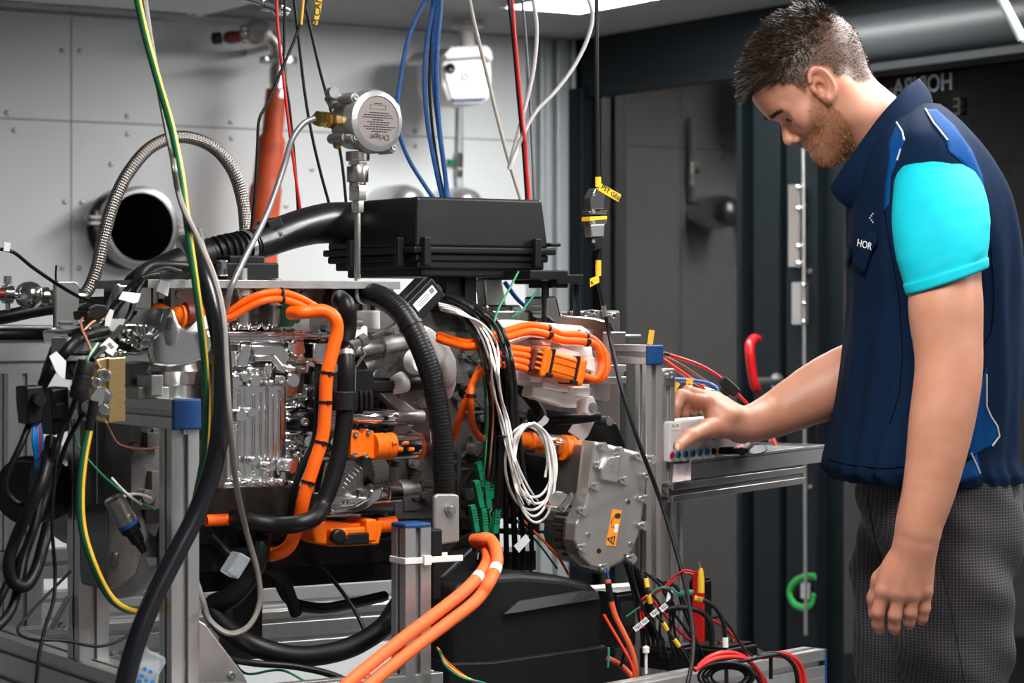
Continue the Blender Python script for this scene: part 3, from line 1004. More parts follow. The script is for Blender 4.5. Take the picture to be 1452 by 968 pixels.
# milled plate with contour steps
mb = MB()
def nest(poly, cx, cy, n, v, dv, shrink=.13):
    for i in range(n):
        k = 1 - i * shrink
        mb.rprism([(cx + (x - cx) * k, cy + (y - cy) * k) for x, y in poly], v - dv * (i + 1), v - dv * i + .001)
nest([(462, 655), (500, 652), (514, 664), (516, 690), (500, 712), (465, 716), (455, 690)], 482, 700, 7, .03, .0035)
nest([(528, 650), (545, 648), (552, 660), (552, 690), (545, 704), (530, 700), (522, 675)], 536, 690, 5, .05, .0035)
nest([(462, 520), (482, 520), (482, 648), (462, 648)], 472, 585, 5, .03, .003)
obj('milled_plate', mb, mat('milled_aluminium', (.42, .39, .39), .28, .95), eng, smooth=0, bevel=.0008, seg=1)
mb = MB()
for i in range(26):
    y = 522 + i * 4.9
    mb.rpx(461, y, 477, y + 2.6, .004, .04)
obj('milled_step', mb, mat('milled_aluminium', (.42, .39, .39)), eng, smooth=0)

# right half: darker casting, webs and pipe stubs
mb = MB()
mb.rpx(486, 486, 560, 720, .09, .2)
mb.rprism([(560, 470), (720, 470), (760, 560), (760, 700), (720, 735), (560, 735)], .165, .2)
for (x0, y0, x1, y1, w) in ((650, 540, 720, 620, 4), (640, 660, 720, 590, 3), (650, 665, 730, 665, 3), (650, 640, 650, 730, 4), (690, 560, 690, 720, 4), (655, 585, 740, 583, 3), (720, 545, 660, 500, 4), (660, 700, 740, 640, 3), (700, 640, 760, 690, 3), (560, 600, 640, 640, 3), (600, 640, 660, 655, 3)):
    a = P(x0, y0, .158); b = P(x1, y1, .158)
    mb.tube([a, b], w * .0011, 6)
for x, y, r in ((668, 636, 11), (720, 617, 10), (727, 660, 9), (612, 566, 10), (655, 700, 9), (585, 655, 12), (740, 600, 8)):
    rcyl(mb, x, y, .165, r, .025, 18)
greeble(mb, 560, 480, 760, 730, .165, 60, 9, 5, 22, .02)
mh = obj('motor_housing', mb, CASTD, eng, smooth=40, bevel=.002)
bolts(mh, [P(668, 636, .14), P(599, 570, .05), P(586, 655, .13)], -D2, BOLT_H, 1.1)
mb = MB()
greeble(mb, 488, 490, 556, 715, .09, 70, 15, 5, 18, .03)
mb.rpx(498, 520, 556, 528, .05, .1).rpx(488, 470, 556, 486, .06, .16)
obj('valve_block', mb, CASTD, eng, smooth=40, bevel=.002)
def stub(parts, m, name):
    mb = MB()
    for (x0, y0, x1, y1, v, r0, r1) in parts:
        a = P(x0, y0, v); b = P(x1, y1, v); k = a.y / F
        L = (b - a).length
        mb.lathe(a, b - a, [(0, r0 * k), (L * .5, r0 * k), (L * .52, r1 * k), (L * .97, r1 * k), (L, r1 * k * .85)], 20)
    return objs(name, mb, m, eng, smooth=40)
stub([(490, 592, 562, 592, .0, 9, 10), (526, 700, 566, 696, .0, 15, 16), (510, 590, 560, 592, .004, 12, 12)], CHROME, 'pipe_stub')
stub([(560, 592, 600, 590, .0, 9, 9.5), (564, 694, 592, 692, .0, 14, 13), (500, 497, 580, 484, .02, 10, 13), (515, 520, 560, 505, .04, 12, 9)], CAST, 'cast_pipe')
# cast arm and flat webs
mb = MB()
mb.rprism([(553, 492), (572, 486), (540, 545), (525, 535)], .03, .06)
mb.rprism([(537, 556), (556, 554), (600, 588), (590, 600), (570, 590)], .02, .04)
mb.rprism([(535, 520), (556, 515), (556, 560), (538, 565)], .05, .09)
mb.rprism([(560, 600), (590, 602), (566, 625), (556, 615)], .04, .06)
objs('support_web', mb, CAST, eng, smooth=0, bevel=.003)
mb = MB().rprism([(505, 716), (522, 706), (526, 694), (545, 690), (540, 708), (520, 722), (498, 728), (470, 730), (470, 722)], -.02, .03)
obj('cast_foot', mb, CHROME, eng, smooth=0, bevel=.003)

# grey top casting (end plate and side with ribs)
mb = MB()
ztp = Zp(400, 398, .05)
mb.ruv(U(190, .05), U(545, .05), .0, .20, ztp - .012, ztp)
mb.ruv(U(196, .06), U(540, .06), .075, .19, ztp - .085, ztp - .006)
for x in (215, 240, 300, 342, 360, 395, 416, 452, 470, 512, 530):
    mb.ruv(U(x, .06), U(x + 7, .06), .055, .08, ztp - .05, ztp - .008)
    rcyl(mb, x + 3, 418, .08, 6, .03, 14)
mb.ruv(U(380, .05), U(430, .05), .03, .08, ztp - .075, ztp - .02)
mb.rprism([(402, 432), (430, 432), (424, 462), (412, 466)], .03, .08)
greeble(mb, 300, 410, 530, 450, .075, 40, 19, 5, 16, .02)
tp_ = obj('top_casting', mb, CAST, eng, smooth=40, bevel=.002)
mb = MB()
for x, y in ((392, 462), (344, 448)):
    p = P(x, y, .02); mb.lathe(p, ZU, [(-.02, .009), (.03, .009), (.03, .014), (.042, .014), (.042, .007), (.07, .007)], 16)
objs('spigot', mb, CAST, eng)
mb = MB().rpx(320, 372, 396, 399, .05, .11).rpx(326, 362, 376, 374, .06, .11)
obj('control_module', mb, BLACKP, eng, smooth=0, bevel=.003)
mb = MB().rpx(312, 368, 324, 392, .045, .06)
obj('module_clip', mb, CHROME, eng, smooth=0, bevel=.003)

# left engine mount
mb = MB()
mb.rprism([(212, 545 - 60), (216, 476), (226, 470), (232, 448), (240, 434), (249, 440), (256, 462), (270, 468), (296, 466), (304, 480), (300, 500), (285, 512), (268, 518), (240, 520), (216, 518), (212, 505)], -.075, .05)
obj('mount_arm', mb, MACH, eng, smooth=40, bevel=.006, seg=4)
mb = MB()
p = P(245, 520, -.02)
mb.lathe(p, -ZU, [(-.03, .030), (.0, .034), (.006, .036), (.012, .032), (.024, .030), (.026, .026), (.05, .026)], 28)
obj('mount_bush', mb, STEEL, eng, smooth=40)
mb = MB().rpx(214, 531, 232, 562, -.07, -.02)
mb.rpx(196, 548, 240, 566, -.05, .0)
objs('mount_foot', mb, CAST, eng, smooth=0, bevel=.002)
mb = MB()
mb.rprism([(238, 468), (243, 448), (250, 452), (256, 470), (252, 490), (242, 490)], -.085, -.07)
obj('mount_rib', mb, STEEL, eng, smooth=0, bevel=.004, seg=3)
# clear-looking polished arm reaching left
mb = MB()
mb.rprism([(150, 468), (165, 458), (200, 458), (214, 470), (216, 505), (206, 500), (198, 478), (184, 470), (168, 472), (160, 492), (190, 492), (205, 496), (205, 504), (155, 502)], -.04, .05)
mb.rprism([(92, 470), (120, 462), (150, 466), (150, 482), (96, 488)], -.03, .06)
objs('polished_arm', mb, CHROME, eng, smooth=40, bevel=.004, seg=3)
mb = MB(); greeble(mb, 150, 460, 212, 505, -.03, 26, 41, 5, 16, .02)
objs('arm_fitting', mb, CHROME, eng, smooth=40, bevel=.0015)
mb = MB().rpx(94, 478, 122, 512, -.06, .0)
obj('grey_casing', mb, mat('grey_casing', (.42, .45, .47), .4), eng, smooth=0, bevel=.004)
mb = MB().rprism([(94, 512), (136, 512), (132, 530), (112, 540), (100, 530)], -.05, .0)
obj('casing_base', mb, BLACKP, eng, smooth=0, bevel=.003)
mb = MB().rpx(168, 404, 192, 462, .04, .06).rpx(182, 404, 215, 445, .05, .09).rprism([(148, 445), (166, 402), (172, 402), (172, 462), (150, 462)], .06, .07)
obj('sheet_bracket', mb, STEEL, eng, smooth=0, bevel=.002)
mb = MB().rpx(192, 412, 232, 460, .06, .18)
mb.cyl(P(196, 440, .04), P(196, 470, .04), .014, n=14).rpx(183, 462, 210, 468, .0, .08)
objs('black_bracket', mb, BLACKP, eng, smooth=40, bevel=.002)
# orange plug behind the mount
mb = MB().tube(spline([P(215, 448, .06), P(225, 440, .05), P(240, 446, .04), P(262, 444, .02), P(300, 440, .02)], 6), .011, 12)
mb.lathe(P(256, 448, .02), D1, [(0, .016), (.03, .016), (.03, .012), (.05, .012)], 18)
obj('orange_plug', mb, ORANGEP, eng)
mb = MB().lathe(P(262, 446, .015), D1, [(0, .0185), (.012, .0185), (.012, .017), (.022, .017)], 18)
obj('plug_collar', mb, MAROON, eng)
# dark inner wall and drum below the mount
mb = MB().rpx(186, 500, 320, 720, .10, .2)
greeble(mb, 186, 510, 320, 720, .10, 40, 55, 6, 26, .03)
obj('side_casting', mb, CASTD, eng, smooth=40, bevel=.002)
# big rounded castings low on the left
def blob(mb, cx, cy, v, rx, ry, rd, n=28):
    p = P(cx, cy, v); k = p.y / F
    M = Matrix.Translation(p) @ RIGM
    mb.sphere((0, 0, 0), 1, n, rx * k, rd, ry * k, M)
mb = MB()
blob(mb, 115, 700, .42, 60, 75, .1); blob(mb, 165, 770, .34, 62, 78, .12); blob(mb, 205, 700, .30, 55, 90, .1)
obj('rounded_casting', mb, mat('satin_casting', (.40, .385, .37), .42, .75, var=.1, vscale=20, bump=.2, bscale=200), eng, smooth=60)
mb = MB().rprism([(150, 725), (200, 715), (212, 760), (196, 815), (172, 835), (150, 838)], .10, .2)
mb.rprism([(160, 782), (172, 782), (168, 806), (158, 806)], .095, .11)
blobc = obj('casting_lug', mb, CASTD, eng, smooth=40, bevel=.006, seg=3)
mb = MB().lathe(P(70, 690, .32), -D2 * .6 - D1 * .6, [(0, .05), (.03, .052), (.035, .047), (.045, .047), (.05, .052), (.08, .052), (.085, .047), (.1, .045)], 28)
obj('black_duct', mb, RUBBER, eng)
# lower HV plug seen under the engine
mb = MB()
mb.rprism([(440, 740), (470, 738), (500, 742), (545, 738), (538, 772), (505, 774), (470, 775), (448, 770)], .0, .05)
mb.rpx(470, 748, 530, 760, -.015, .0).rpx(520, 736, 535, 768, -.02, .05)
rcyl(mb, 474, 758, .0, 9, .03, 18)
lo = obj('lower_plug', mb, ORANGEP, eng, smooth=40, bevel=.003)
mb = MB(); rcyl(mb, 476, 760, -.02, 11, .014, 20); mb.rpx(480, 756, 524, 772, -.03, -.018)
obj('plug_lever', mb, BLACKP, lo, smooth=40, bevel=.002)
mb = MB(); mb.cyl(P(292, 738, .02), P(345, 735, .02), .009, n=12); mb.cyl(P(535, 745, .02), P(560, 742, .02), .012, n=12)
objs('plug_cable', mb, ORANGE, lo)
# orange machine plug in the middle
mb = MB()
mb.rprism([(498, 612), (506, 609), (514, 616), (522, 608), (530, 611), (532, 622), (540, 620), (552, 620), (552, 645), (540, 646), (530, 650), (520, 648), (514, 646), (504, 650), (497, 644)], -.035, -.01)
a = P(530, 633, -.04); b = P(552, 633, -.04)
mb.lathe(P(528, 633, -.03), D1, [(0, .020), (.018, .0205), (.019, .019), (.024, .019), (.025, .0205), (.034, .0205)], 20)
op = obj('orange_plug', mb, ORANGEP, eng, smooth=40, bevel=.002)
bolts(op, [P(x, y, -.036) for x, y in ((504, 615), (522, 612), (503, 644), (519, 646))], -D2, BOLT_S, .62)
mb = MB().lathe(P(552, 633, -.03), D1, [(0, .0195), (.046, .0195), (.046, .017)], 20)
obj('plug_sleeve', mb, CHROME, op)
mb = MB()
for i in range(4): mb.lathe(P(556 + i * 8, 628 + (i % 2) * 9, -.05), D1, [(0, .003), (.008, .003)], 8)
objs('plug_slot', mb, ORANGEP, op)
mb = MB().lathe(P(590, 633, -.03), D1, [(0, .0205), (.006, .0205)], 20)
obj('plug_ring', mb, ORANGEP, op)
mb = MB().lathe(P(594, 633, -.03), D1, [(0, .019), (.014, .019), (.016, .015), (.022, .014)], 12)
obj('plug_nut', mb, MAROON, op)
mb = MB().tube(spline([P(606, 630, -.03), P(618, 634, -.03), P(632, 640, -.02)], 5), .006, 8).tube(spline([P(606, 637, -.03), P(618, 640, -.03), P(632, 648, -.02)], 5), .006, 8)
objs('plug_wire', mb, ORANGE, op)
# steel bracket and black valve in the middle
mb = MB().rpx(500, 524, 530, 562, -.02, .05).rpx(528, 540, 560, 552, -.01, .03)
mb.rpx(466, 556, 530, 580, -.05, -.03)
mb.lathe(P(487, 568, -.05), ZU, [(-.014, .018), (.014, .018)], 18)
for i in range(5): mb.rpx(497 + i * 7, 554, 500 + i * 7, 582, -.056, -.03)
obj('black_valve', mb, BLACKP, eng, smooth=40, bevel=.0015)
mb = MB().tube([P(505, 520, -.03), P(517, 502, -.03), P(512, 492, -.03)], .0022, 8).cyl(P(504, 520, -.03), P(503, 560, -.03), .0018, n=8)
obj('linkage_rod', mb, CHROME, eng)
mb = MB()
a = P(486, 498, -.04); b = P(530, 474, -.04); d = b - a
mb.lathe(a, d, [(0, .004), (.015, .004), (.015, .009), (.022, .009), (.022, .0065), (.032, .0065), (.032, .010), (.043, .010), (.043, .004)], 6)
mb.tube(spline([P(528, 476, -.04), P(550, 466, -.05), P(567, 455, -.06), P(571, 452, -.058)], 5), .0026, 8)
obj('sensor_fitting', mb, NICKEL, eng)
mb = MB().rpx(496, 462, 522, 480, .0, .04).rpx(500, 440, 540, 468, .04, .08)
obj('white_sensor', mb, WHITEP, eng, smooth=0, bevel=.003)
mb = MB().cyl(P(498, 458, .0), P(512, 458, .0), .007, n=14)
obj('sensor_tip', mb, STEEL, eng)
mb = MB().lathe(P(404, 446, .0), D1, [(0, .018), (.01, .018), (.012, .013), (.02, .013)], 16)
obj('green_collar', mb, GREENW, eng)

def plate(name, poly, v, th, m, parent=None, bevel=.0006, **k):
    return obj(name, MB().rprism(poly, v, v + th), m, parent, smooth=0, bevel=bevel, **k)
def rotrect(x, y, w, h, a):
    ca, sa = math.cos(math.radians(a)), math.sin(math.radians(a))
    return [(x + dx * ca - dy * sa, y + dx * sa + dy * ca) for dx, dy in ((-w / 2, -h / 2), (w / 2, -h / 2), (w / 2, h / 2), (-w / 2, h / 2))]
def rigtext(s, px, py, v, size, m, parent, rot=0.0, ext=.0004):
    p = P(px, py, v)
    x, y, z = D1, ZU, -D2
    M = Matrix(((x.x, y.x, z.x, p.x), (x.y, y.y, z.y, p.y), (x.z, y.z, z.z, p.z), (0, 0, 0, 1))) @ Matrix.Rotation(math.radians(rot), 4, 'Z')
    return lettering(s, size, M, m, parent, ext=ext)

# ------------------------------------------------------------------ things on the back wall
# exhaust spigot
ex = thing('exhaust_duct', 'open round steel exhaust duct with clamp sticking out of the wall', 'duct', onleft(200, 322))
pc = onleft(200, 322, .13) + D2 * .13; k = pc.y / F
ax = (-D2).normalized()
def yup(p): return p
cutter = MB().lathe(pc - ax * .3, ax, [(0, 52 * k), (.4, 52 * k)], 40)
cut(wl, cutter)
for pn in [q_ for q_ in wl.children if q_.name.startswith('wall_panel')]:
    bb = [wm(pn) @ Vector(q_) for q_ in pn.bound_box]
    s_ = [-D1.dot(q_ - c) for q_ in bb]; sp0 = -D1.dot(pc - c)
    if min(s_) < sp0 < max(s_) and min(q_.z for q_ in bb) < pc.z < max(q_.z for q_ in bb): cut(pn, cutter)
mb = MB().lathe(pc, ax, [(-.9, 0.002), (-.9, 50.3 * k), (.13, 50.3 * k), (.13, 52 * k), (.012, 52 * k), (.012, 58 * k), (.006, 58 * k), (.006, 52 * k), (-.91, 52 * k), (-.91, 0.002)], 40, cap=False)
obj('pipe', mb, mat('dull_steel', (.16, .155, .15), .38, .9, var=.2, vscale=20), ex)
mb = MB().lathe(pc + ax * .085, ax, [(0, 52 * k), (0, 57.5 * k), (.045, 57.5 * k), (.05, 52 * k), (.05, 48.5 * k)], 40, cap=False)
obj('clamp_ring', mb, mat('clamp_steel', (.34, .33, .325), .34, .9), ex)
for sx in (-1, 1):
    p = pc + ax * .105 + D1 * sx * 62 * k + ZU * (.02 if sx < 0 else .0)
    mb = MB().box((0, 0, .009), (.05, .03, .012), Matrix.Translation(p) @ RIGM).box((0, 0, -.009), (.05, .03, .012), Matrix.Translation(p) @ RIGM)
    mb.cyl(p - ZU * .03, p + ZU * .03, .006, n=10)
    obj('clamp_lug', mb, mat('clamp_steel', (.34, .33, .325)), ex, smooth=40, bevel=.002)
# wrapped pipe with valve
wp = thing('wrapped_pipe', 'orange-red wrapped riser pipe with steel elbow and valve on the wall', 'pipe', onleft(375, 330, .2))
def L(px, py, o=.22): return onleft(px, py, o)
k = L(380, 200).y / F
mb = MB().tube(spline([L(366, 500) + D2 * .215, L(366, 500) + D2 * .02, L(372, 320), L(378, 260), L(386, 190), L(392, 128)], 8), [23 * k] * 24 + [20 * k] * 8 + [15 * k] * 9, 18)
obj('wrap', mb, RUST, wp, smooth=60)
mb = MB().lathe(L(393, 140), L(394, 120) - L(393, 140), [(0, 15.5 * k), (.02, 16 * k), (.03, 15 * k)], 18)
obj('hose_clamp', mb, STEEL, wp)
mb = MB().tube(spline([L(393, 128), L(394, 108), L(395, 90), L(392, 66), L(380, 50), L(362, 46)], 6), 10.5 * k, 14)
mb.lathe(L(394, 104), ZU, [(-.03, 12.5 * k), (.02, 12 * k)], 16)
obj('elbow', mb, NICKEL, wp)
mb = MB().lathe(L(395, 86), ZU, [(-.010, 27 * k), (.010, 27 * k), (.012, 24 * k)], 24)
fl = obj('flange', mb, STEEL, wp)
bolts(fl, [L(395 + dx, 86, .22 + .045) for dx in (-18, 0, 18)], ZU, BOLT_H, 1.4)
mb = MB().lathe(L(366, 47), -D2 + D1 * -.5, [(-.04, 16 * k), (.0, 19 * k), (.05, 19 * k), (.055, 14 * k), (.055, 8 * k), (.04, 7 * k)], 22)
mb.cyl(L(340, 50), L(366, 48), 8 * k, n=12)
for y in (40, 48, 57): mb.sphere(L(345, y, .27), .012, 10)
obj('valve_body', mb, NICKEL, wp)
mb = MB().lathe(L(338, 52), L(312, 54) - L(338, 52), [(0, 9 * k), (.03, 9.5 * k), (.045, 7 * k)], 16)
vh = obj('valve_handle', mb, mat('dark_red', (.20, .016, .014), .45), wp)
mb = MB().lathe(L(312, 54), L(300, 55) - L(312, 54), [(0, 8.5 * k), (.022, 8.5 * k), (.026, 6 * k)], 14)
obj('handle_tip', mb, RUBBER, vh)
# stand-off to the wall
mb = MB().cyl(L(392, 66), L(392, 66) + D2 * .22, .012, n=10).cyl(L(372, 350), L(372, 350) + D2 * .22, .012, n=10)
objs('wall_bracket', mb, STEEL, wp)
# wall label
tag(obj('wall_label', slab([onleft(285, 70, .005), onleft(318, 71, .005), onleft(318, 83, .005), onleft(285, 82, .005)], -D2 * .001), WHITEL, None, smooth=0), 'small blank white sticker on the wall beside the riser pipe', 'label')
# surveillance camera
cm = thing('surveillance_camera', 'white boxy surveillance camera on an arm below the ceiling', 'camera', onleft(664, 148, .35))
def C(px, py, o=.35): return onleft(px, py, o)
k = C(660, 100).y / F
fz = ax
def camprism(poly, o0, o1):
    mb = MB(); pts = [C(x, y, o1) for x, y in poly]; n = len(pts)
    vs = pts + [p + D2 * (o1 - o0) for p in pts]
    mb.add(vs, [tuple(range(n))[::-1], tuple(range(n, 2 * n))] + [(i, (i + 1) % n, n + (i + 1) % n, n + i) for i in range(n)])
    return mb
WHC = mat('camera_white', (.70, .69, .68), .4)
obj('housing', camprism([(628, 80), (636, 74), (690, 72), (698, 78), (699, 120), (693, 144), (683, 148), (644, 148), (636, 142), (628, 122)], .25, .42), WHC, cm, smooth=0, bevel=.012, seg=3)
obj('sun_hood', camprism([(640, 66), (690, 64), (698, 70), (700, 86), (694, 86), (690, 80), (634, 84), (630, 78)], .2, .45), WHC, cm, smooth=0, bevel=.006)
obj('face_plate', camprism([(632, 92), (684, 88), (692, 94), (690, 136), (684, 141), (646, 142), (640, 138), (632, 110)], .42, .428), mat('camera_face', (.60, .585, .56), .35), cm, smooth=0, bevel=.003)
mb = MB().lathe(C(638, 97, .428), fz, [(0, 7.5 * k), (.004, 7.5 * k), (.004, 5 * k), (.002, 0.001)], 20)
obj('lens', mb, mat('lens_black', (.006, .006, .007), .15), cm)
mb = MB().torus(C(659, 109, .429), fz, 4.5 * k, 1.2 * k, 20, 6)
obj('emblem', mb, mat('grey_blue', (.25, .33, .36), .5), cm)
mb = MB().torus(C(659, 141, .425), D1, .001, .0012, 6, 4).tube([C(642, 141, .431), C(688, 140, .431)], .004, 6)
obj('blue_trim', mb, mat('trim_blue', (.10, .13, .30), .4), cm)
mb = MB().tube([C(664, 76, .33), C(662, 50, .3), Vector((C(662, 50, .3).x, C(662, 50, .3).y, CEIL - .001))], 11 * k, 14)
mb.lathe(Vector((C(662, 50, .3).x, C(662, 50, .3).y, CEIL - .001)), -ZU, [(0, 24 * k), (.018, 24 * k), (.03, 12 * k)], 20)
obj('mount_arm', mb, WHC, cm)
# conduit under it and round domes on the wall
mb = MB().cyl(onleft(653, 150, .03), onleft(650, 275, .03), .009, n=10)
cd = obj('wall_conduit', mb, mat('pale_grey', (.5, .52, .53), .4), None); tag(cd, 'thin pale conduit running down the wall below the camera', 'conduit')
mb = MB()
for y in (222, 232, 246): mb.lathe(onleft(651, y, .03), ZU, [(-.012, .014), (.012, .014)], 6)
obj('gland', mb, STEEL, cd)
mb = MB().box((0, 0, 0), (.03, .02, .02), Matrix.Translation(onleft(641, 230, .02)) @ RIGM)
obj('green_connector', mb, GREENC, cd, smooth=0)
for x, r, lb in ((585, 30, 'round silver insulated dome on the wall left of the blue cables'), (668, 26, 'round silver insulated dome on the wall right of the blue cables')):
    p = onleft(x, 290, .2); kk = p.y / F
    mb = MB().lathe(p + D2 * .2, -D2, [(0, r * kk), (.15, r * kk), (.19, r * kk * .85), (.21, r * kk * .5), (.215, .002)], 24)
    tag(obj('insulated_dome', mb, mat('foil', (.6, .6, .6), .3, .8, bump=.3, bscale=40), None), lb, 'dome')
# pipe fitting with ball valve on the left and its bracket
bf = thing('ball_fitting', 'polished steel ball coupling on a small upright bracket at left', 'fitting', P(50, 440, .45))
vv = .42
mb = MB()
p0 = P(-40, 415, vv); p1 = P(120, 422, vv); d = (p1 - p0); k = P(40, 415, vv).y / F
def al(px): return d.length * (px + 40) / 160
pr = []
for px, r in ((-40, 6), (-6, 6), (-6, 9), (4, 9), (4, 13), (16, 13), (16, 6), (22, 7), (26, 14), (33, 18.5), (42, 20), (50, 18), (56, 13), (57, 8), (58, 12), (66, 13), (66, 9), (72, 8), (72, 10), (84, 9), (84, 7), (90, 7), (90, 10), (102, 11), (106, 13), (120, 13)):
    pr.append((al(px), r * k))
mb.lathe(p0, d, pr, 26)
obj('coupling', mb, CHROME, bf)
mb = MB().cyl(P(11, 392, vv), P(11, 440, vv), 3.5 * k, n=10).lathe(P(11, 402, vv), ZU, [(0, 6 * k), (.012, 6 * k)], 8)
obj('bleed_screw', mb, NICKEL, bf)
mb = MB().cyl(P(-8, 416, vv - .03), P(6, 416, vv - .03), 6 * k, n=12)
obj('red_cap', mb, mat('dark_red', (.2, .016, .014)), bf)
plate('bracket', [(78, 402), (82, 398), (108, 398), (113, 403), (113, 490), (78, 490)], vv - .03, .012, mat('bracket_grey', (.30, .295, .29), .4, .8), bf, bevel=.003)
plate('bracket_slot', [(84, 455), (104, 455), (104, 459), (84, 459)], vv - .032, .003, CASTD, bf)
# ------------------------------------------------------------------ hoses behind the engine
cable('braided_hose', 'thick braided steel hose arching up behind the engine', 'hose',
      [(112, 424, .42), (124, 412, .42), (136, 385, .42), (146, 340, .42), (160, 290, .42), (182, 245, .42), (215, 208, .42), (255, 194, .42), (298, 206, .42), (328, 238, .42), (344, 285, .42), (349, 340, .40), (352, 400, .36)], 9.2, BRAID, n=16)
cable('black_hose', 'matt black hose behind the bracket at left', 'hose', [(-420, 452, 1.3), (-200, 452, .8), (-60, 452, .5), (0, 450, .5), (50, 440, .5), (110, 432, .48), (160, 430, .45), (186, 434, .40)], 10, RUBBER, n=14)
cable('black_hose', 'matt black hose lying level along the bench edge', 'hose', [(-420, 500, 1.2), (-200, 480, .7), (-80, 475, .45), (0, 474, .45), (60, 474, .42), (96, 476, .3), (140, 490, .15)], 8.5, RUBBER, n=14)
o = cable('thin_lead', 'thin black lead with a white flag drooping to the engine', 'wire', [(-320, 300, 1.2), (-120, 330, .6), (-30, 349, .36), (0, 353, .35), (18, 357, .35), (45, 378, .33), (80, 402, .3), (120, 424, .2), (150, 432, .12)], 2.6, RUBBER)
plate('white_flag', rotrect(10, 350, 9, 13, 5), .34, .001, WHITEL, o)
cable('upright_wire', 'short stiff black wire standing on the bracket', 'wire', [(80, 376, .40), (79, 390, .40), (80, 405, .40)], 1.6, RUBBER)

# ------------------------------------------------------------------ air filter box with snorkel
af = thing('air_filter_box', 'large black plastic air filter box with snorkel above the engine', 'air filter', P(640, 390, .2))
vx = .10
uA = U(590, vx); uB = U(778, vx)
zT = Zp(590, 278, vx); zL = Zp(590, 350, vx); zM = Zp(590, 372, vx); zB = Zp(590, 388, vx)
vD = .40
def frust(mb, u0, u1, v0, v1, z0, z1, i):
    vs = [W(u0, v0, z0), W(u1, v0, z0), W(u1, v1, z0), W(u0, v1, z0), W(u0 + i * .3, v0 + i * .3, z1), W(u1 - i, v0 + i * .3, z1), W(u1 - i, v1 - i, z1), W(u0 + i * .3, v1 - i, z1)]
    mb.add(vs, [(0, 3, 2, 1), (4, 5, 6, 7), (0, 1, 5, 4), (1, 2, 6, 5), (2, 3, 7, 6), (3, 0, 4, 7)])
mb = MB(); frust(mb, uA, uB, vx, vD, zL, zT, .010)
obj('lid', mb, BLACKS, af, smooth=0, bevel=.005, seg=3)
mb = MB().ruv(uA - .006, uB + .012, vx - .006, vD + .006, zL - .010, zL + .001)
obj('rim', mb, BLACKP, af, smooth=0, bevel=.003)
mb = MB()
for i, (e, za_, zb2) in enumerate(((.0, zL - .022, zL - .01), (.012, zL - .034, zL - .02), (.03, zB - .004, zL - .03))):
    mb.ruv(uA + e * .4, uB - e * .5, vx + e * .3, vD - e * 1.6, za_, zb2)
obj('tray', mb, BLACKP, af, smooth=0, bevel=.003)
for (u_, v_) in ((uA - .008, vx + .04), (uA - .008, vx + .2), (uA + .012, vx - .01), (uB - .03, vx - .01)):
    mb = MB().ruv(u_ - .006, u_ + .006, v_ - .007, v_ + .007, zL - .03, zL + .016)
    obj('clip', mb, BLACKP, af, smooth=0, bevel=.002)
mb = MB().ruv(uB + .0, uB + .022, vx - .004, vx + .05, zL + .004, zL + .010)
obj('lid_tab', mb, BLACKS, af, smooth=0, bevel=.002)
# snorkel
path = spline([W(uA + .03, .34, Zp(470, 316, .34)), P(468, 316, .335), P(440, 320, .31), P(405, 330, .27), P(375, 342, .22), P(352, 350, .18)], 7)
n_ = len(path)
mb = MB().tube(path, [(.036 - .011 * min(1, i / n_ * 1.15)) for i in range(n_)], 24, flat=(1, 1.05))
obj('snorkel', mb, BLACKS, af, smooth=60)
mb = MB().rprism(rotrect(391, 317, 20, 14, -18), .20, .24)
sc_ = obj('snorkel_clamp', mb, BLACKP, af, smooth=0, bevel=.002)
bolts(sc_, [P(396, 333, .205)], -D2, BOLT_S, .9)
path = spline([P(360, 348, .19), P(340, 352, .175), P(318, 356, .17), P(296, 362, .17)], 14)
path = resample(path, .0025)
mb = MB().tube(path, [.0235 + (.0028 if (i // 2) % 2 else -.0022) for i in range(len(path))], 22)
obj('bellows', mb, RUBBER, af, smooth=30)
i0 = 4; mb = MB().lathe(path[9], path[12] - path[9], [(0, .0275), (.010, .0275)], 24, cap=False)
obj('hose_clamp', mb, STEEL, af)
mb = MB().tube(spline([P(298, 362, .17), P(275, 368, .17), P(245, 380, .17), P(215, 395, .17), P(195, 410, .2)], 8), .026, 20)
obj('inlet_elbow', mb, RUBBER, af)
# supports of the box: dark plate, columns and shelf
mb = MB().rpx(632, 384, 656, 440, .14, .2)
obj('leg', mb, BLACKP, af, smooth=0, bevel=.002)
obj('leg', MB().rpx(660, 384, 676, 470, .13, .16), BLACKP, af, smooth=0, bevel=.002)
mb = MB().rpx(752, 383, 806, 396, .03, .16).rpx(790, 389, 828, 402, .03, .16).rpx(782, 396, 806, 408, .05, .12)
obj('shelf_bracket', mb, BLACKP, af, smooth=0, bevel=.002)
for x in (773, 818):
    mb = MB().cyl(P(x, 398, .06), P(x, 470, .06), .0062, n=14)
    lg = obj('standoff', mb, BLACKP, af)
    mb = MB().lathe(P(x, 398, .06), ZU, [(0, .0065), (.004, .0065), (.005, .004)], 12)
    obj('standoff_nut', mb, STEEL, lg)
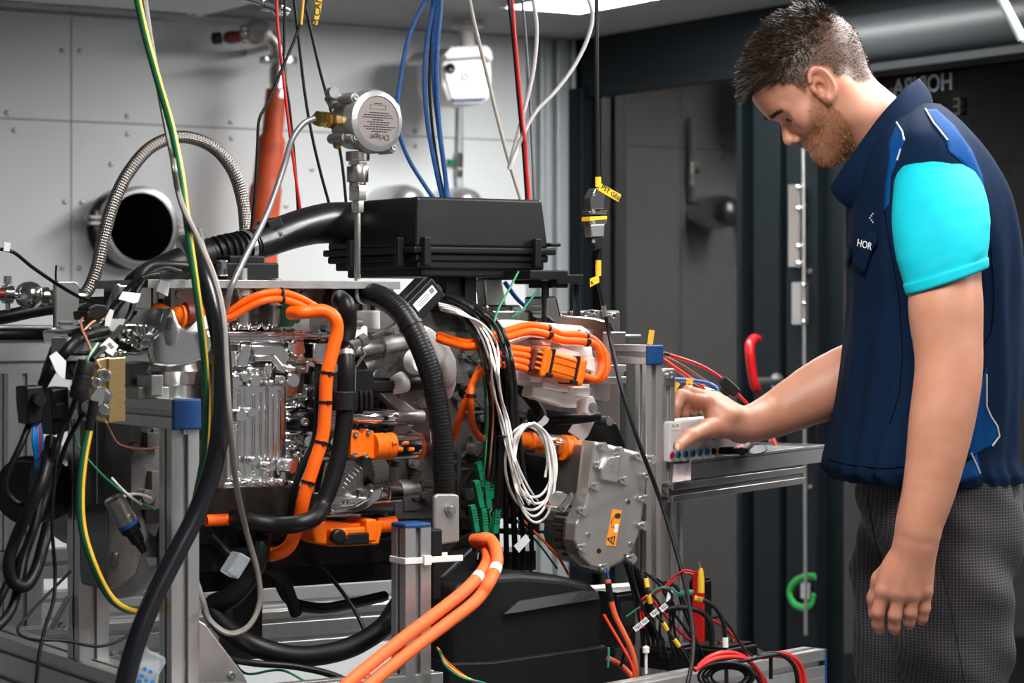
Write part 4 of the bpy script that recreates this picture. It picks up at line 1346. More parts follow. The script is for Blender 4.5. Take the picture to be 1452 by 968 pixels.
# ------------------------------------------------------------------ gas detector on its stem
gd = thing('gas_detector', 'round grey metal gas detector on a steel stem above the filter box', 'gas detector', P(507, 395, .02))
gv = .0
gc = P(530, 172, gv)
gk = gc.y / F
R_ = 45.5 * gk
ga = (-D2 + D1 * .10).normalized()
DET = mat('detector_grey', (.40, .40, .405), .36, .7, var=.08, vscale=60, bump=.15, bscale=300)
mb = MB().lathe(gc, ga, [(-.062, R_ * .7), (-.058, R_ * .82), (-.02, R_ * .90), (-.012, R_ * .97), (-.012, R_), (.002, R_), (.009, R_ * .95), (.012, R_ * .82), (.0125, R_ * .78), (.0105, R_ * .76)], 44)
obj('housing', mb, DET, gd, smooth=40)
mb = MB().lathe(gc + ga * .010, ga, [(0, R_ * .755), (.0012, R_ * .755)], 44)
np_ = obj('name_plate', mb, mat('plate_brown_grey', (.27, .235, .225), .42, .7), gd)
gx = ZU.cross(ga).normalized(); gy = ZU
def GM(dx, dy, rot=math.pi):
    p = gc + ga * .0114 + gx * dx + gy * dy
    return Matrix(((gx.x, gy.x, ga.x, p.x), (gx.y, gy.y, ga.y, p.y), (gx.z, gy.z, ga.z, p.z), (0, 0, 0, 1))) @ Matrix.Rotation(rot, 4, 'Z')
lettering('Dräger', .0125, GM(.002, -.0245), INK, np_, ext=.0003)
mb = MB(); q = random.Random(2)
for dy, w in ((.026, .012), (.012, .03), (.0085, .05), (.005, .054), (.0015, .02), (-.002, .04), (-.0055, .03), (-.009, .052), (-.0125, .044), (-.016, .024)):
    x = -w / 2
    while x < w / 2:
        l = q.uniform(.002, .006); mb.box((x + l / 2, 0, 0), (l, .0014, .0005), GM(0, dy, 0)); x += l + .0012
obj('fine_print', mb, INK, np_, smooth=0)['kind'] = 'stuff'
mb = MB()
for dx, dy, w, h in ((0, .0235, .028, .0004), (0, .0175, .028, .0004), (-.014, .0205, .0004, .0064), (.014, .0205, .0004, .0064)): mb.box((dx, dy, 0), (w, h, .0005), GM(0, 0, 0))
obj('print_box', mb, INK, np_, smooth=0)
for dx, dy in ((-.034, .031), (.036, .02), (-.034, -.024), (.030, -.036)):
    p = gc + gx * dx * 1.08 + gy * dy * 1.08
    mb = MB().lathe(p + ga * -.03, ga, [(0, .0085), (.03, .0085), (.034, .007)], 14)
    lg = obj('lug', mb, DET, gd)
    bolts(lg, [p + ga * .003], ga, BOLT_S, .8)
mb = MB().cyl(P(466, 138, .06), P(474, 150, .05), .0075, n=14).cyl(P(468, 132, .05), P(468, 132, .05) - D2 * .014, .0085, n=14).cyl(P(468, 132, .05), P(492, 148, .05), .006, n=10)
mb.lathe(P(470, 197, .06), -D2, [(0, .008), (.05, .009)], 12)
objs('ear', mb, DET, gd)
a = P(472, 171, .045); b = P(441, 167, .03)
mb = MB().lathe(a, b - a, [(0, .0125), (.012, .0125), (.012, .0105), (.017, .0105), (.017, .0125), (.0245, .0115), (.0245, .008), (.026, .008), (.026, .012), (.034, .012)], 6)
obj('cable_gland', mb, BRASSN, gd)
mb = MB().lathe(P(482, 202, .045), -D2 * .5 - D1 - ZU * .6, [(0, .006), (.012, .006), (.014, .004)], 6)
obj('earth_screw', mb, BRASSN, gd)
sp_ = lambda y: P(507, y, .02)
kz = sp_(300).y / F
mb = MB()
for y0, y1, r, n in ((215, 228, 17, 24), (226, 234, 13.5, 6), (234, 236, 10, 16), (236, 258, 15.5, 16), (258, 263, 12, 16), (263, 284, 12.8, 6), (284, 301, 9, 6), (301, 400, 4.8, 14)):
    mb.lathe(sp_(y1), ZU, [(0, r * kz * .96), (.001, r * kz), ((y1 - y0) * kz - .001, r * kz), ((y1 - y0) * kz, r * kz * .96)], n)
obj('stem', mb, NICKEL, gd, smooth=35)
o = cable('grey_conduit', 'grey flexible conduit from the brass gland down to the engine', 'conduit',
      [(446, 168, .03), (432, 174, .03), (415, 196, .03), (402, 238, .03), (380, 300, .02), (345, 370, -.01), (326, 412, -.02), (320, 440, 0)], 4.4, GREYC)
# ------------------------------------------------------------------ overhead wires
def ow(label, pts, r, m, v, grp='wires hanging from the ceiling', name='hanging_wire', n=8):
    return cable(name, label, 'wire', pts, r, m, v, grp, up=True, n=n)
ow('red wire hanging beside the orange-red riser pipe', [(392, 0), (394, 40), (400, 95), (408, 165), (417, 235), (426, 300), (430, 340)], 2.2, REDC, .40)
ow('black wire hanging straight behind the red wire', [(404, 0), (403, 60), (402, 95), (410, 150), (416, 210), (421, 270), (424, 320)], 2.2, RUBBER, .42)
ow('black wire slanting left across the other hanging wires', [(436, 0), (430, 20), (420, 50), (400, 98), (380, 145), (368, 168), (365, 210), (362, 270), (356, 330)], 2.2, RUBBER, .38)
ow('black wire hanging between the riser pipe and the gas detector', [(417, 0), (424, 60), (432, 130), (442, 190), (456, 250), (470, 300)], 2.2, RUBBER, .46)
ow('black wire dropping behind the grey gas detector', [(432, 0), (440, 40), (455, 105), (470, 160), (484, 225), (492, 300)], 2.2, RUBBER, .47)
y1_ = ow('yellow tagged wire at the ceiling above the riser pipe', [(432, -40), (430, 0), (427, 35)], 2.0, YELLOW, .36)
yt = plate('yellow_tag', [(446, -6), (458, -6), (455, 16), (450, 36), (444, 34), (448, 14)], .33, .0015, YELLOW, y1_)
rigtext('M CAN1', 451, 12, .3285, .016, INK, yt, rot=82)
for lb, pts in (('blue braided cable bowing far to the left', [(612, -10), (598, 10), (580, 52), (568, 110), (563, 160), (568, 195), (582, 230), (602, 262), (614, 280)]),
                ('blue braided cable second in the blue bundle', [(616, -10), (612, 20), (604, 70), (602, 125), (607, 180), (617, 235), (628, 285)]),
                ('blue braided cable third in the blue bundle', [(620, -10), (618, 20), (614, 70), (616, 125), (622, 180), (630, 240), (636, 285)]),
                ('blue braided cable rightmost in the blue bundle', [(625, -10), (624, 20), (620, 70), (620, 130), (624, 190), (631, 245), (634, 290)])):
    cable('blue_cable', lb, 'cable', pts, 3.3, BLUEBRAID, .45, 'blue cables above the filter box', up=True)
ow('black wire running inside the blue cable bundle', [(622, -10), (614, 40), (609, 110), (612, 170), (620, 230), (631, 285)], 2.2, RUBBER, .46)
ow('beige wire crossing in front of the camera', [(665, -5), (672, 30), (688, 95), (706, 170), (722, 230), (738, 282)], 2.6, mat('beige_wire', (.42, .38, .34), .45), .40)
ow('pale grey wire curving down to the loop knot', [(755, -5), (761, 40), (757, 95), (745, 150), (733, 195), (722, 238)], 3.0, mat('pale_wire', (.52, .50, .49), .4), .42)
ow('white wire swinging in from the ceiling light', [(833, -5), (840, 22), (834, 52), (815, 92), (785, 132), (760, 158), (742, 190), (730, 220), (722, 240)], 3.0, mat('pale_wire', (.52, .50, .49)), .40)
ow('grey wire hanging beside the red and black pair', [(740, -5), (746, 60), (751, 140), (755, 220), (758, 290)], 2.0, mat('slate_wire', (.14, .14, .16), .4), .44)
ow('black wire of the red and black pair', [(721, -5), (728, 60), (735, 140), (741, 200), (747, 285)], 2.4, RUBBER, .41)
ow('red wire of the red and black pair', [(726, -5), (731, 60), (738, 140), (744, 200), (750, 285)], 2.4, REDC, .40)
# steel fitting at the top edge
mb = MB().lathe(P(372, 4, .5), D1 * .9 + ZU * -.2, [(-.05, .006), (0, .006), (0, .012), (.016, .012), (.016, .006), (.03, .014), (.05, .008)], 14)
mb.cyl(P(372, 4, .5), Vector((P(372, 4, .5).x, P(372, 4, .5).y, CEIL - .001)), .006, n=10)
tag(obj('ceiling_coupling', mb, CHROME, None), 'small shiny steel coupling hanging from the ceiling', 'coupling')
# front left long runs
cable('earth_cable', 'long green and yellow earth cable hanging in front of the engine', 'cable',
      [(195, 0, -.16), (206, 50, -.16), (224, 115, -.16), (244, 185, -.16), (257, 250, -.175), (266, 320, -.19), (277, 400, -.20), (287, 480, -.19), (293, 560, -.175), (290, 640, -.165), (277, 710, -.15), (262, 770, -.12)], 5.6, GY, n=14, up=True)
cable('steel_hose', 'thin braided steel hose hanging in front and looping at the bottom', 'hose',
      [(205, 0, -.11), (214, 60, -.11), (227, 135, -.11), (243, 215, -.12), (258, 290, -.195), (284, 345, -.2), (306, 400, -.22), (317, 450, -.235), (321, 520, -.24), (326, 600, -.24), (334, 680, -.2), (350, 755, -.15), (366, 815, -.14), (368, 855, -.14), (352, 888, -.14), (325, 898, -.14), (300, 882, -.13), (288, 852, -.08), (276, 815, -.03)], 4.3, BRAIDF, n=12, up=True)
cable('coolant_hose', 'heavy glossy black hose sweeping down in front of the left posts', 'hose',
      [(262, 345, .0), (272, 352, -.08), (286, 385, -.15), (300, 425, -.18), (311, 475, -.19), (316, 530, -.195), (315, 590, -.2), (303, 660, -.205), (280, 725, -.21), (247, 790, -.22), (217, 850, -.23), (195, 905, -.24), (178, 965, -.25), (165, 1040, -.26), (160, 1250, -.27), W(U(150, -.28), -.3, .04)], 14, HOSEG, n=22)
cable('connector_hose', 'glossy grey-white hose edge beside the heavy black hose', 'hose', [(281, 326, .03), (292, 372, -.07), (305, 420, -.11), (318, 470, -.12), (318, 520, -.1)], 5, GREYC, n=12)

# ------------------------------------------------------------------ orange high-voltage cables on the engine
o1 = cable('hv_cable', 'upper of two orange cables arching over the ribbed housing', 'cable', [(300, 446, .03), (325, 442, .0), (345, 428, -.01), (370, 417, -.02), (395, 414, -.02), (420, 420, -.02), (445, 433, -.02), (462, 444, -.02)], 5.2, ORANGE, group='orange high-voltage cables', n=14)
o2 = cable('hv_cable', 'lower of two orange cables arching over the ribbed housing', 'cable', [(300, 452, .03), (325, 451, .0), (348, 438, -.012), (372, 427, -.022), (396, 424, -.022), (420, 430, -.022), (440, 440, -.02), (455, 446, -.02)], 5.2, ORANGE, group='orange high-voltage cables', n=14)
ring(o1, 398, 414, RUBBER, w=4, rmul=1.2)
ring(o2, 398, 424, RUBBER, w=4, rmul=1.2)
o3 = cable('hv_cable', 'thick orange cable running down the front of the engine', 'cable',
      [(412, 444, .0), (436, 442, -.02), (460, 441, -.05), (474, 450, -.06), (478, 468, -.06), (472, 495, -.06), (463, 535, -.06), (461, 580, -.06), (457, 620, -.06), (444, 662, -.06), (431, 705, -.055), (422, 745, -.04), (408, 776, -.03), (388, 786, -.01), (372, 783, .03)], 9.6, ORANGE, group='orange high-voltage cables', n=20)
for x, y in ((462, 527), (461, 573), (455, 626), (436, 683)): ring(o3, x, y, RUBBER, w=4, tail=True)
cable('flex_conduit', 'thin black conduit tied along the orange cable', 'conduit', [(456, 520, -.03), (450, 570, -.035), (447, 620, -.04), (432, 655, -.04), (418, 690, -.03), (412, 730, -.02)], 5, RUBBER, n=10)
o4 = cable('coolant_hose', 'black coolant hose behind the thick orange cable', 'hose', [(470, 425, .05), (482, 424, .0), (492, 434, -.03), (494, 460, -.02), (490, 485, -.02)], 12.5, RUBBER, n=18)
ring(o4, 482, 424, STEEL, 'hose_clamp', w=6, extra=1.06)
o5 = cable('coolant_hose', 'black coolant hose running down beside the thick orange cable', 'hose', [(490, 497, -.04), (491, 520, -.05), (490, 565, -.05), (486, 615, -.05), (476, 665, -.05), (462, 705, -.05), (448, 732, -.05), (420, 743, -.05), (385, 744, -.04), (350, 738, -.02), (332, 735, .02)], 12.5, RUBBER, n=20)
ring(o5, 491, 502, STEEL, 'hose_clamp', w=7, extra=1.06)
o6 = cable('coolant_hose', 'fat ribbed black hose curving down past the label box', 'hose', [(498, 416, .06), (512, 415, .03), (530, 417, .0), (552, 428, -.03), (575, 450, -.06), (596, 490, -.08), (612, 535, -.09), (622, 585, -.095), (628, 640, -.095), (630, 700, -.09), (628, 760, -.07)], 16, RUBBER, n=24, corr=.005)
ring(o6, 518, 416, WHITEP, 'hose_clip', w=6, extra=1.08)
ring(o6, 582, 462, RUBBER, w=5, extra=1.14)
# fat hoses under the engine
o7 = cable('coolant_hose', 'thick black hose looping low under the engine', 'hose', [(372, 750, .0), (362, 800, .0), (330, 845, .02), (300, 860, .05), (320, 890, .02), (360, 915, -.02), (420, 930, -.04), (490, 920, -.04), (540, 892, -.02), (562, 862, .04), (582, 832, .09), (594, 808, .115)], 15, RUBBER, n=20)
mb = MB().rprism(rotrect(340, 802, 18, 34, 32), -.06, -.03)
obj('clear_sleeve', mb, CLEAR, o7, smooth=0, bevel=.002)
for i, (lb, pts, r) in enumerate((('black hose crossing under the ribbed housing', [(300, 760, .1), (330, 790, .08), (370, 800, .06), (400, 820, .08), (420, 870, .1)], 9),
                   ('black corrugated hose beneath the sub frame', [(390, 810, .12), (410, 850, .12), (450, 862, .13), (500, 855, .16), (545, 845, .2)], 8),
                   ('thin black hose dropping from the sub frame', [(430, 780, .1), (470, 820, .08), (500, 860, .06), (520, 900, .03)], 3),
                   ('black cable at the foot of the front post', [(300, 930, .0), (360, 940, -.04), (420, 945, -.06), (480, 960, -.08), (530, 990, -.1)], 5),
                   ('thin green wire lying under the engine', [(330, 935, .05), (350, 955, .0), (400, 950, -.05), (440, 970, -.07)], 1.8))):
    cable('loose_hose' if i < 4 else 'thin_wire', lb, 'hose' if i < 4 else 'wire', pts, r, GREENW if i == 4 else RUBBER, n=12)
# front pair of coral cables
for i, (dx, dy, lb) in enumerate(((0, 0, 'upper coral orange cable sweeping down in front of the post'), (17, 13, 'lower coral orange cable sweeping down in front of the post'))):
    oc = cable('power_cable', lb, 'cable', [(668 + dx * .2, 768 - dy * .2, -.08), (684 + dx * .6, 772 - dy * .6, -.12), (692 + dx * .75, 788, -.16), (685 + dx * .9, 808 + dy * .3, -.2), (660 + dx, 836 + dy, -.24), (620 + dx, 868 + dy, -.26), (575 + dx, 902 + dy, -.28), (530 + dx, 938 + dy, -.3), (490 + dx, 972 + dy, -.32), (440 + dx, 1030, -.34), (420 + dx, 1200, -.34), W(U(410 + dx, -.34), -.34, .03)], 9.2, ORANGEL, group='coral orange power cables', n=18)
    lbm = ring(oc, 676 if i == 0 else 700, 818 if i == 0 else 806, WHITEL, 'cable_label', w=15, extra=1.02)
cable('black_sleeve', 'dark sleeve where the coral cables leave the engine', 'sleeve', [(640, 795, -.04), (655, 782, -.06), (668, 770, -.08), (676, 769, -.09)], 15, RUBBER, n=16, free=True)

# ------------------------------------------------------------------ white bracket with orange coupler
wb = thing('cable_bracket', 'white plastic bracket holding orange cables on the engine side', 'bracket', P(770, 590, -.03))
bv = -.03
WP = WHITEP
bpl = plate('back_plate', [(694, 478), (702, 455), (722, 453), (826, 462), (837, 470), (841, 505), (848, 512), (846, 528), (838, 540), (830, 575), (758, 566), (752, 548), (726, 543), (712, 528), (714, 514), (724, 508), (700, 500)], bv, .02, WP, wb, bevel=.002)
plate('rib', [(715, 488), (735, 480), (752, 474), (772, 476), (800, 486), (836, 488), (836, 492), (800, 490), (772, 480), (752, 478), (738, 484), (718, 492)], bv - .02, .024, WP, wb, bevel=.001)
for poly in ([(766, 482), (783, 483), (782, 490), (770, 489)], [(796, 492), (822, 500), (818, 508), (788, 498)], [(832, 505), (848, 508), (844, 528), (828, 522)],
             [(752, 528), (768, 534), (768, 542), (752, 540)], [(772, 540), (806, 549), (806, 556), (770, 550)], [(812, 552), (838, 549), (836, 564), (816, 560)]):
    plate('retaining_tab', poly, bv - .035, .04, WP, wb, bevel=.0015)
plate('lower_shield', [(756, 548), (834, 564), (818, 567), (818, 578), (806, 578), (753, 562)], bv - .012, .03, WP, wb, bevel=.002)
plate('mounting_ear', [(832, 560), (842, 562), (849, 578), (846, 586), (838, 589), (830, 585)], bv - .02, .03, WP, wb, bevel=.002)
bolts(wb, [P(840, 578, bv - .021), P(721, 531, bv - .001)], -D2, BOLT_H, .95)
cut(bpl, MB().rpx(824, 467.5, 828.5, 470, bv - .01, bv + .012))
# orange coupler body
hc = thing('hv_coupler', 'orange high-voltage coupler strapped to the white bracket', 'connector', P(787, 545, -.06))
cc = P(788, 519, bv - .045)
k = cc.y / F
A = Matrix.Translation(cc) @ RIGM @ Matrix.Rotation(math.radians(14), 4, 'Y')
mb = MB().box((0, 0, 0), (62 * k, .04, 38 * k), A)
obj('body', mb, ORANGEP, hc, smooth=0, bevel=.009, seg=4)
mb = MB().box((-29 * k, 0, 0), (10 * k, .045, 45 * k), A)
obj('rear_flange', mb, ORANGEP, hc, smooth=0, bevel=.008, seg=4)
mb = MB().box((34 * k, 0, 0), (14 * k, .044, 42 * k), A)
obj('front_flange', mb, ORANGEP, hc, smooth=0, bevel=.008, seg=4)
mb = MB()
for z in (-9, 3, 12): mb.box((2 * k, -.0205, z * k), (40 * k, .002, .8 * k), A)
obj('body_line', mb, ORANGEP, hc, smooth=0)
mb = MB().box((-40 * k, 0, 0), (18 * k, .032, 36 * k), A)
hcr = obj('rear_clamp', mb, MAROON, hc, smooth=0, bevel=.005, seg=2)
for z in (11, 4, -4, -12):
    mb = MB().box((-40 * k, -.018, z * k), (9 * k, .004, 3.4 * k), A); obj('clamp_tongue', mb, ORANGEP, hcr, smooth=0, bevel=.001)
mb = MB().box((46 * k, 0, -4 * k), (16 * k, .03, 20 * k), A)
hcr = obj('front_clamp', mb, MAROON, hc, smooth=0, bevel=.004, seg=2)
mb = MB().box((46 * k, -.016, -2 * k), (8 * k, .004, 4 * k), A); obj('clamp_tongue', mb, ORANGEP, hcr, smooth=0, bevel=.001)
for x in (-19, 24):
    mb = MB().box((x * k, 0, 0), (4.5 * k, .0425, 41 * k), A).box((x * k - 2 * k, -.022, -18 * k), (10 * k, .008, 6 * k), A)
    obj('cable_tie', mb, RUBBER, hc, smooth=0, bevel=.001)
for i, (dy, lb) in enumerate(((0, 'top orange cable entering the coupler'), (8, 'second orange cable entering the coupler'), (17, 'third orange cable entering the coupler'), (26, 'lowest orange cable entering the coupler'))):
    e = (690 - i * 3, 505 + dy * .9)
    low = [(652 + i * 2, 590 - i * 2, -.02), (640 + i * 1, 622 + i * 3, .02)] if i < 2 else [(668, 585, -.02), (672, 608, .0), (686, 624, .03), (704, 632, .1)]
    oc = cable('hv_cable', lb, 'cable', [(752 - i * 2, 497 + dy, bv - .045), (735, 494 + dy, bv - .045), (712, 494 + dy * .9, bv - .045), (694 - i * 2, 503 + dy * .8, bv - .04), (676 - i * 2, 530 + dy * .5, -.05), (662 + i * 2, 562, -.04)] + low, 4.8, ORANGE, group='orange high-voltage cables', n=12)
    ring(oc, 711, 494 + dy, RUBBER, w=5, extra=1.2)
    if i in (0, 3): ring(oc, 664, 560, RUBBER, w=4, rmul=1.35)
for i in range(2):
    d_ = i * 9
    oc = cable('hv_cable', ('outer' if i == 0 else 'inner') + ' orange cable looping over the white bracket into the coupler', 'cable',
          [(622, 475 + d_ * .6, .03), (640, 481 + d_ * .6, .0), (668, 486 + d_ * .6, -.04), (695, 476 + d_ * .8, -.06), (722, 468 + d_, -.065), (750, 461 + d_, -.065), (772, 464 + d_, -.065), (796, 473 + d_, -.065), (825, 475 + d_, -.065), (845, 484 + d_ * .6, -.065), (858 - i * 8, 502, -.07), (861 - i * 8, 520, -.075), (854 - i * 8, 536, -.075), (842 - i * 4, 540 - i * 4, -.075), (826, 536 - i * 4, -.075)], 5.4, ORANGE, group='orange high-voltage cables', n=14)
    for x, y in ((711, 472), (776, 466), (831, 478)): ring(oc, x, y + d_, RUBBER, w=4, extra=1.2, tail=(i == 1))

# ------------------------------------------------------------------ metal inverter cover
mc = thing('inverter_housing', 'round satin metal drive housing with bolted cover and orange warning sticker', 'motor housing', P(860, 812, -.05))
mv = -.17
face = [(843, 626), (880, 635), (922, 646), (918, 680), (914, 714), (909, 752), (898, 780), (880, 799), (856, 809), (838, 803), (822, 787), (815, 766), (817, 742), (828, 721), (834, 700), (838, 668)]
SATIN = mat('satin_metal', (.55, .52, .50), .36, .85, var=.08, vscale=12, bump=.05, bscale=400)
cvr = plate('cover', face, mv, .03, SATIN, mc, bevel=.004, seg=3)
for x, y in ((840, 780), (877, 788)):
    q_ = MB(); rcyl(q_, x, y, mv + .018, 4.2, .03); cut(cvr, q_)
cx, cy = 868, 715
plate('seal_flange', [(cx + (x - cx) * 1.01, cy + (y - cy) * 1.01) for x, y in face], mv + .028, .035, SATIN, mc, bevel=.003)
plate('rear_body', [(cx + (x - cx) * .92 - 5, cy + (y - cy) * .95 + 1) for x, y in face], mv + .06, .09, CASTD, mc, bevel=.004)
mb = MB()
for i in range(14):
    t = math.radians(100 + i * 12)
    p = P(862 + 52 * math.cos(t), 752 + 56 * math.sin(t), mv + .055)
    mb.box((0, .02, 0), (.014, .05, .008), Matrix.Translation(p) @ RIGM @ Matrix.Rotation(-t, 4, 'Y'))
obj('cooling_fin', mb, CASTD, mc, smooth=0, bevel=.001)['kind'] = 'stuff'
plate('raised_pad', [(852, 664), (863, 648), (881, 645), (876, 685), (853, 680)], mv - .008, .012, SATIN, mc, bevel=.0022, seg=2)
rigtext('8E3\n0B4', 868, 664, mv - .0082, .0075, GREYINK, mc, rot=-8)
for x, y in ((850, 633), (873, 639), (902, 647), (919, 651), (844, 659), (839, 689), (822, 724), (821, 776), (852, 804), (891, 791), (908, 745), (909, 707), (915, 674), (880, 681)):
    mb = MB(); rcyl(mb, x, y, mv + .012, 6.6, .0145, 18)
    b_o = obj('bolt_boss', mb, SATIN, mc)
    bolts(b_o, [P(x, y, mv - .003)], -D2, BOLT_S, .85)
bolts(mc, [P(840, 780, mv + .017), P(877, 788, mv + .017)], -D2, BOLT_S, .55)
mb = MB()
for x, y in ((889, 711), (833, 758), (893, 771)): rcyl(mb, x, y, mv + .002, 3.6, .004)
obj('dowel', mb, CHROME, mc)
stk = plate('warning_sticker', [(869, 722), (882, 723.5), (873, 774.5), (859.5, 773)], mv - .0012, .0012, mat('sticker_orange', (.90, .30, .02), .5), mc, bevel=0)
def onst(poly): return [(x, y) for x, y in poly]
mb = MB()
tri = [(861.5, 763.5), (872, 760), (869.5, 771.5)]
for a, b in zip(tri, tri[1:] + tri[:1]): mb.tube([P(*a, mv - .0014), P(*b, mv - .0014)], .0007, 6)
mb.tube([P(868.5, 762, mv - .0014), P(866, 765.5, mv - .0014), P(868.5, 765.5, mv - .0014), P(866.5, 769, mv - .0014)], .0005, 6)
mb.rprism([(872, 729), (876, 727), (880, 728), (879.5, 734), (875, 735), (872, 733)], mv - .0016, mv - .0012)
mb.tube(spline([P(872, 732, mv - .0014), P(868, 737, mv - .0014), P(866.5, 744, mv - .0014)], 4), .0005, 6)
mb.tube(spline([P(866, 748, mv - .0014), P(870, 746, mv - .0014), P(872, 750, mv - .0014)], 4), .0004, 6)
obj('pictogram', mb, INK, stk, smooth=0)
mb = MB().rprism([(872, 743), (877, 743), (875.5, 755), (870.5, 754)], mv - .0016, mv - .0012)
obj('sticker_panel', mb, WHITEL, stk, smooth=0)
plate('support_bracket', [(805, 700), (812, 697), (815, 706), (800, 728), (790, 720)], mv + .02, .04, CHROME, mc, bevel=.003)
# plug entering it from the left
mb = MB().lathe(P(734, 622, .0), D1 + ZU * -.16, [(0, .013), (.02, .013), (.02, .015), (.028, .015)], 18)
pg = thing('hv_plug', 'orange and chrome high-voltage plug entering the inverter housing', 'connector', P(790, 640, -.02))
obj('plug_tail', mb, ORANGEP, pg)
mb = MB().lathe(P(768, 628, -.03), D1 + ZU * -.12, [(0, .0165), (.034, .0165), (.034, .014)], 20)
obj('plug_sleeve', mb, CHROME, pg)
mb = MB()
for i in range(3): mb.lathe(P(774 + i * 7, 624 + (i % 2) * 10, -.05), D1, [(0, .003), (.007, .003)], 8)
obj('plug_slot', mb, ORANGEP, pg)
mb = MB().lathe(P(797, 634, -.04), D1 + ZU * -.1, [(0, .020), (.006, .020), (.007, .0185), (.011, .0185), (.012, .020), (.018, .0195), (.018, .014), (.045, .014)], 20)
obj('plug_head', mb, ORANGEP, pg)
# dark elastomer bracket behind, with a clear capped sensor
dk = thing('rear_bracket', 'matt black cast bracket behind the inverter housing', 'bracket', P(850, 640, .05))
plate('arm', [(770, 580), (845, 590), (876, 600), (888, 630), (890, 660), (830, 650), (770, 610)], .06, .05, BLACKP, dk, bevel=.004)
plate('lower_arm', [(745, 640), (800, 650), (815, 720), (790, 745), (745, 720)], .04, .06, BLACKP, dk, bevel=.004)
mb = MB(); rcyl(mb, 850, 596, .03, 7, .03); obj('boss', mb, STEEL, dk)
bolts(dk, [P(797, 695, .03)], -D2, BOLT_H, 1.2)
mb = MB().tube(spline([P(715, 535, .01), P(735, 548, .008), P(752, 565, .008), P(764, 582, .002), P(768, 592, -.004)], 5), .0095, 12)
hn = tag(obj('taped_harness', mb, RUBBER, None), 'black taped harness branch with a white flag below the bracket', 'harness')
plate('white_flag', [(757, 604), (768, 595), (773, 588), (779, 594), (776, 600), (764, 609)], -.02, .002, WHITEL, hn)
mb = MB().tube(spline([P(770, 596, .02), P(800, 594, .0), P(830, 592, .0), P(848, 590, .0)], 5), .009, 12)
tag(obj('taped_harness', mb, RUBBER, None), 'black taped harness running level behind the white flag', 'harness')
plate('clear_label', [(806, 612), (812, 602), (843, 598), (834, 618), (826, 626), (818, 620)], -.02, .002, mat('glossy_label', (.55, .53, .52), .25), dk)

# ------------------------------------------------------------------ white wire coil and loom
for i, (dx, r, dv) in enumerate(((0, 4.5, 0), (7, 5, -.01), (14, 4, .0), (20, 4.2, -.005), (-6, 4, .01), (32, 3.6, -.02), (26, 3.4, -.02))):
    cable('black_cable', 'black cable in the tied vertical loom', 'cable', [(610 + dx, 420, .06), (640 + dx, 432, .02), (670 + dx, 455, -.02), (689 + dx, 492, -.05 + dv), (699 + dx * .95, 540, -.06 + dv), (703 + dx * .95, 600, -.06 + dv), (700 + dx * 1.3, 660, -.06 + dv), (692 + dx * 1.8, 720, -.05 + dv), (690 + dx * 2.0, 790, -.03 + dv), (694 + dx * 1.6, 850, .02)], r, RUBBER, group='black cables of the vertical loom', n=10)
for i in range(6):
    cxx, cyy = 750 + (i % 3) * 4, 650 + i * 4; rx, ry = 26 + (i % 4) * 2.5, 46 + i * 5
    pts = []
    for t in range(0, 13):
        a = math.radians(-115 + t * 30 + i * 6)
        pts.append((cxx + rx * math.cos(a) + 10 * math.sin(a) * .3, cyy + ry * math.sin(a), -.07 - .004 * i + .003 * math.sin(t)))
    if i == 0: pts = [(690, 480, -.06), (704, 530, -.08), (716, 590, -.08), (728, 650, -.075)] + pts[8:] + pts[:6]
    cable('white_wire', 'white wire coiled in loops beside the loom', 'wire', pts, 2.0, WIREW, group='coiled white wires', n=8)
for i in range(4):
    lb = 'white wire running down the black cable loom'
    cable('white_wire', lb, 'wire', [(622 + i, 430 + i * 3, .03), (650 + i * 2, 438 + i * 3, .0), (673 + i * 4, 460, -.04 - .006 * (i % 2)), (690 + i * 5, 498 - i * 3, -.07), (700 + i * 4.5 - 6 * (i % 2), 550, -.08), (710 + i * 4, 600, -.08 - .006 * (i % 2)), (722 + i * 3, 650, -.08), (731 + i * 6, 690, -.075), (742 + i * 8, 715, -.06)], 1.7, WIREW, group='white wires of the loom', n=8)
mb = MB().torus(P(716, 618, -.07), ZU, .022, .0022, 24, 8)
tag(obj('loom_tie', mb, RUBBER, None), 'black tie round the vertical loom above the coil', 'cable tie')
for i, (c_, lb, pts) in enumerate(((GREENW, 'green wire arching over the white bracket corner', [(735, 385, .02), (722, 410, .0), (706, 440, -.03), (696, 475, -.05), (690, 520, -.05), (688, 600, -.05)]),
                     (GREENW, 'green wire running with the white loom wires', [(630, 432, .03), (655, 452, .0), (676, 490, -.04), (686, 540, -.06), (690, 620, -.06), (684, 690, -.06)]),
                     (GREENW, 'pale green wire rising to the bracket shelf', [(760, 415, .04), (750, 428, .03), (738, 442, .02), (725, 450, .02)]),
                     (BROWNW, 'brown wire bundle beside the green plugs', [(692, 530, -.03), (696, 570, -.05), (692, 620, -.05), (672, 660, .0), (650, 690, .05)]),
                     (BROWNW, 'brown wire beside the loom', [(690, 520, -.03), (699, 575, -.05), (696, 640, -.05), (690, 700, -.03)]),
                     (mat('olive_wire', (.30, .17, .02), .45), 'olive yellow wire beside the loom', [(688, 510, -.03), (694, 560, -.055), (695, 620, -.055), (692, 680, -.05)]))):
    cable('thin_wire', lb, 'wire', pts, 1.6, c_, n=8)
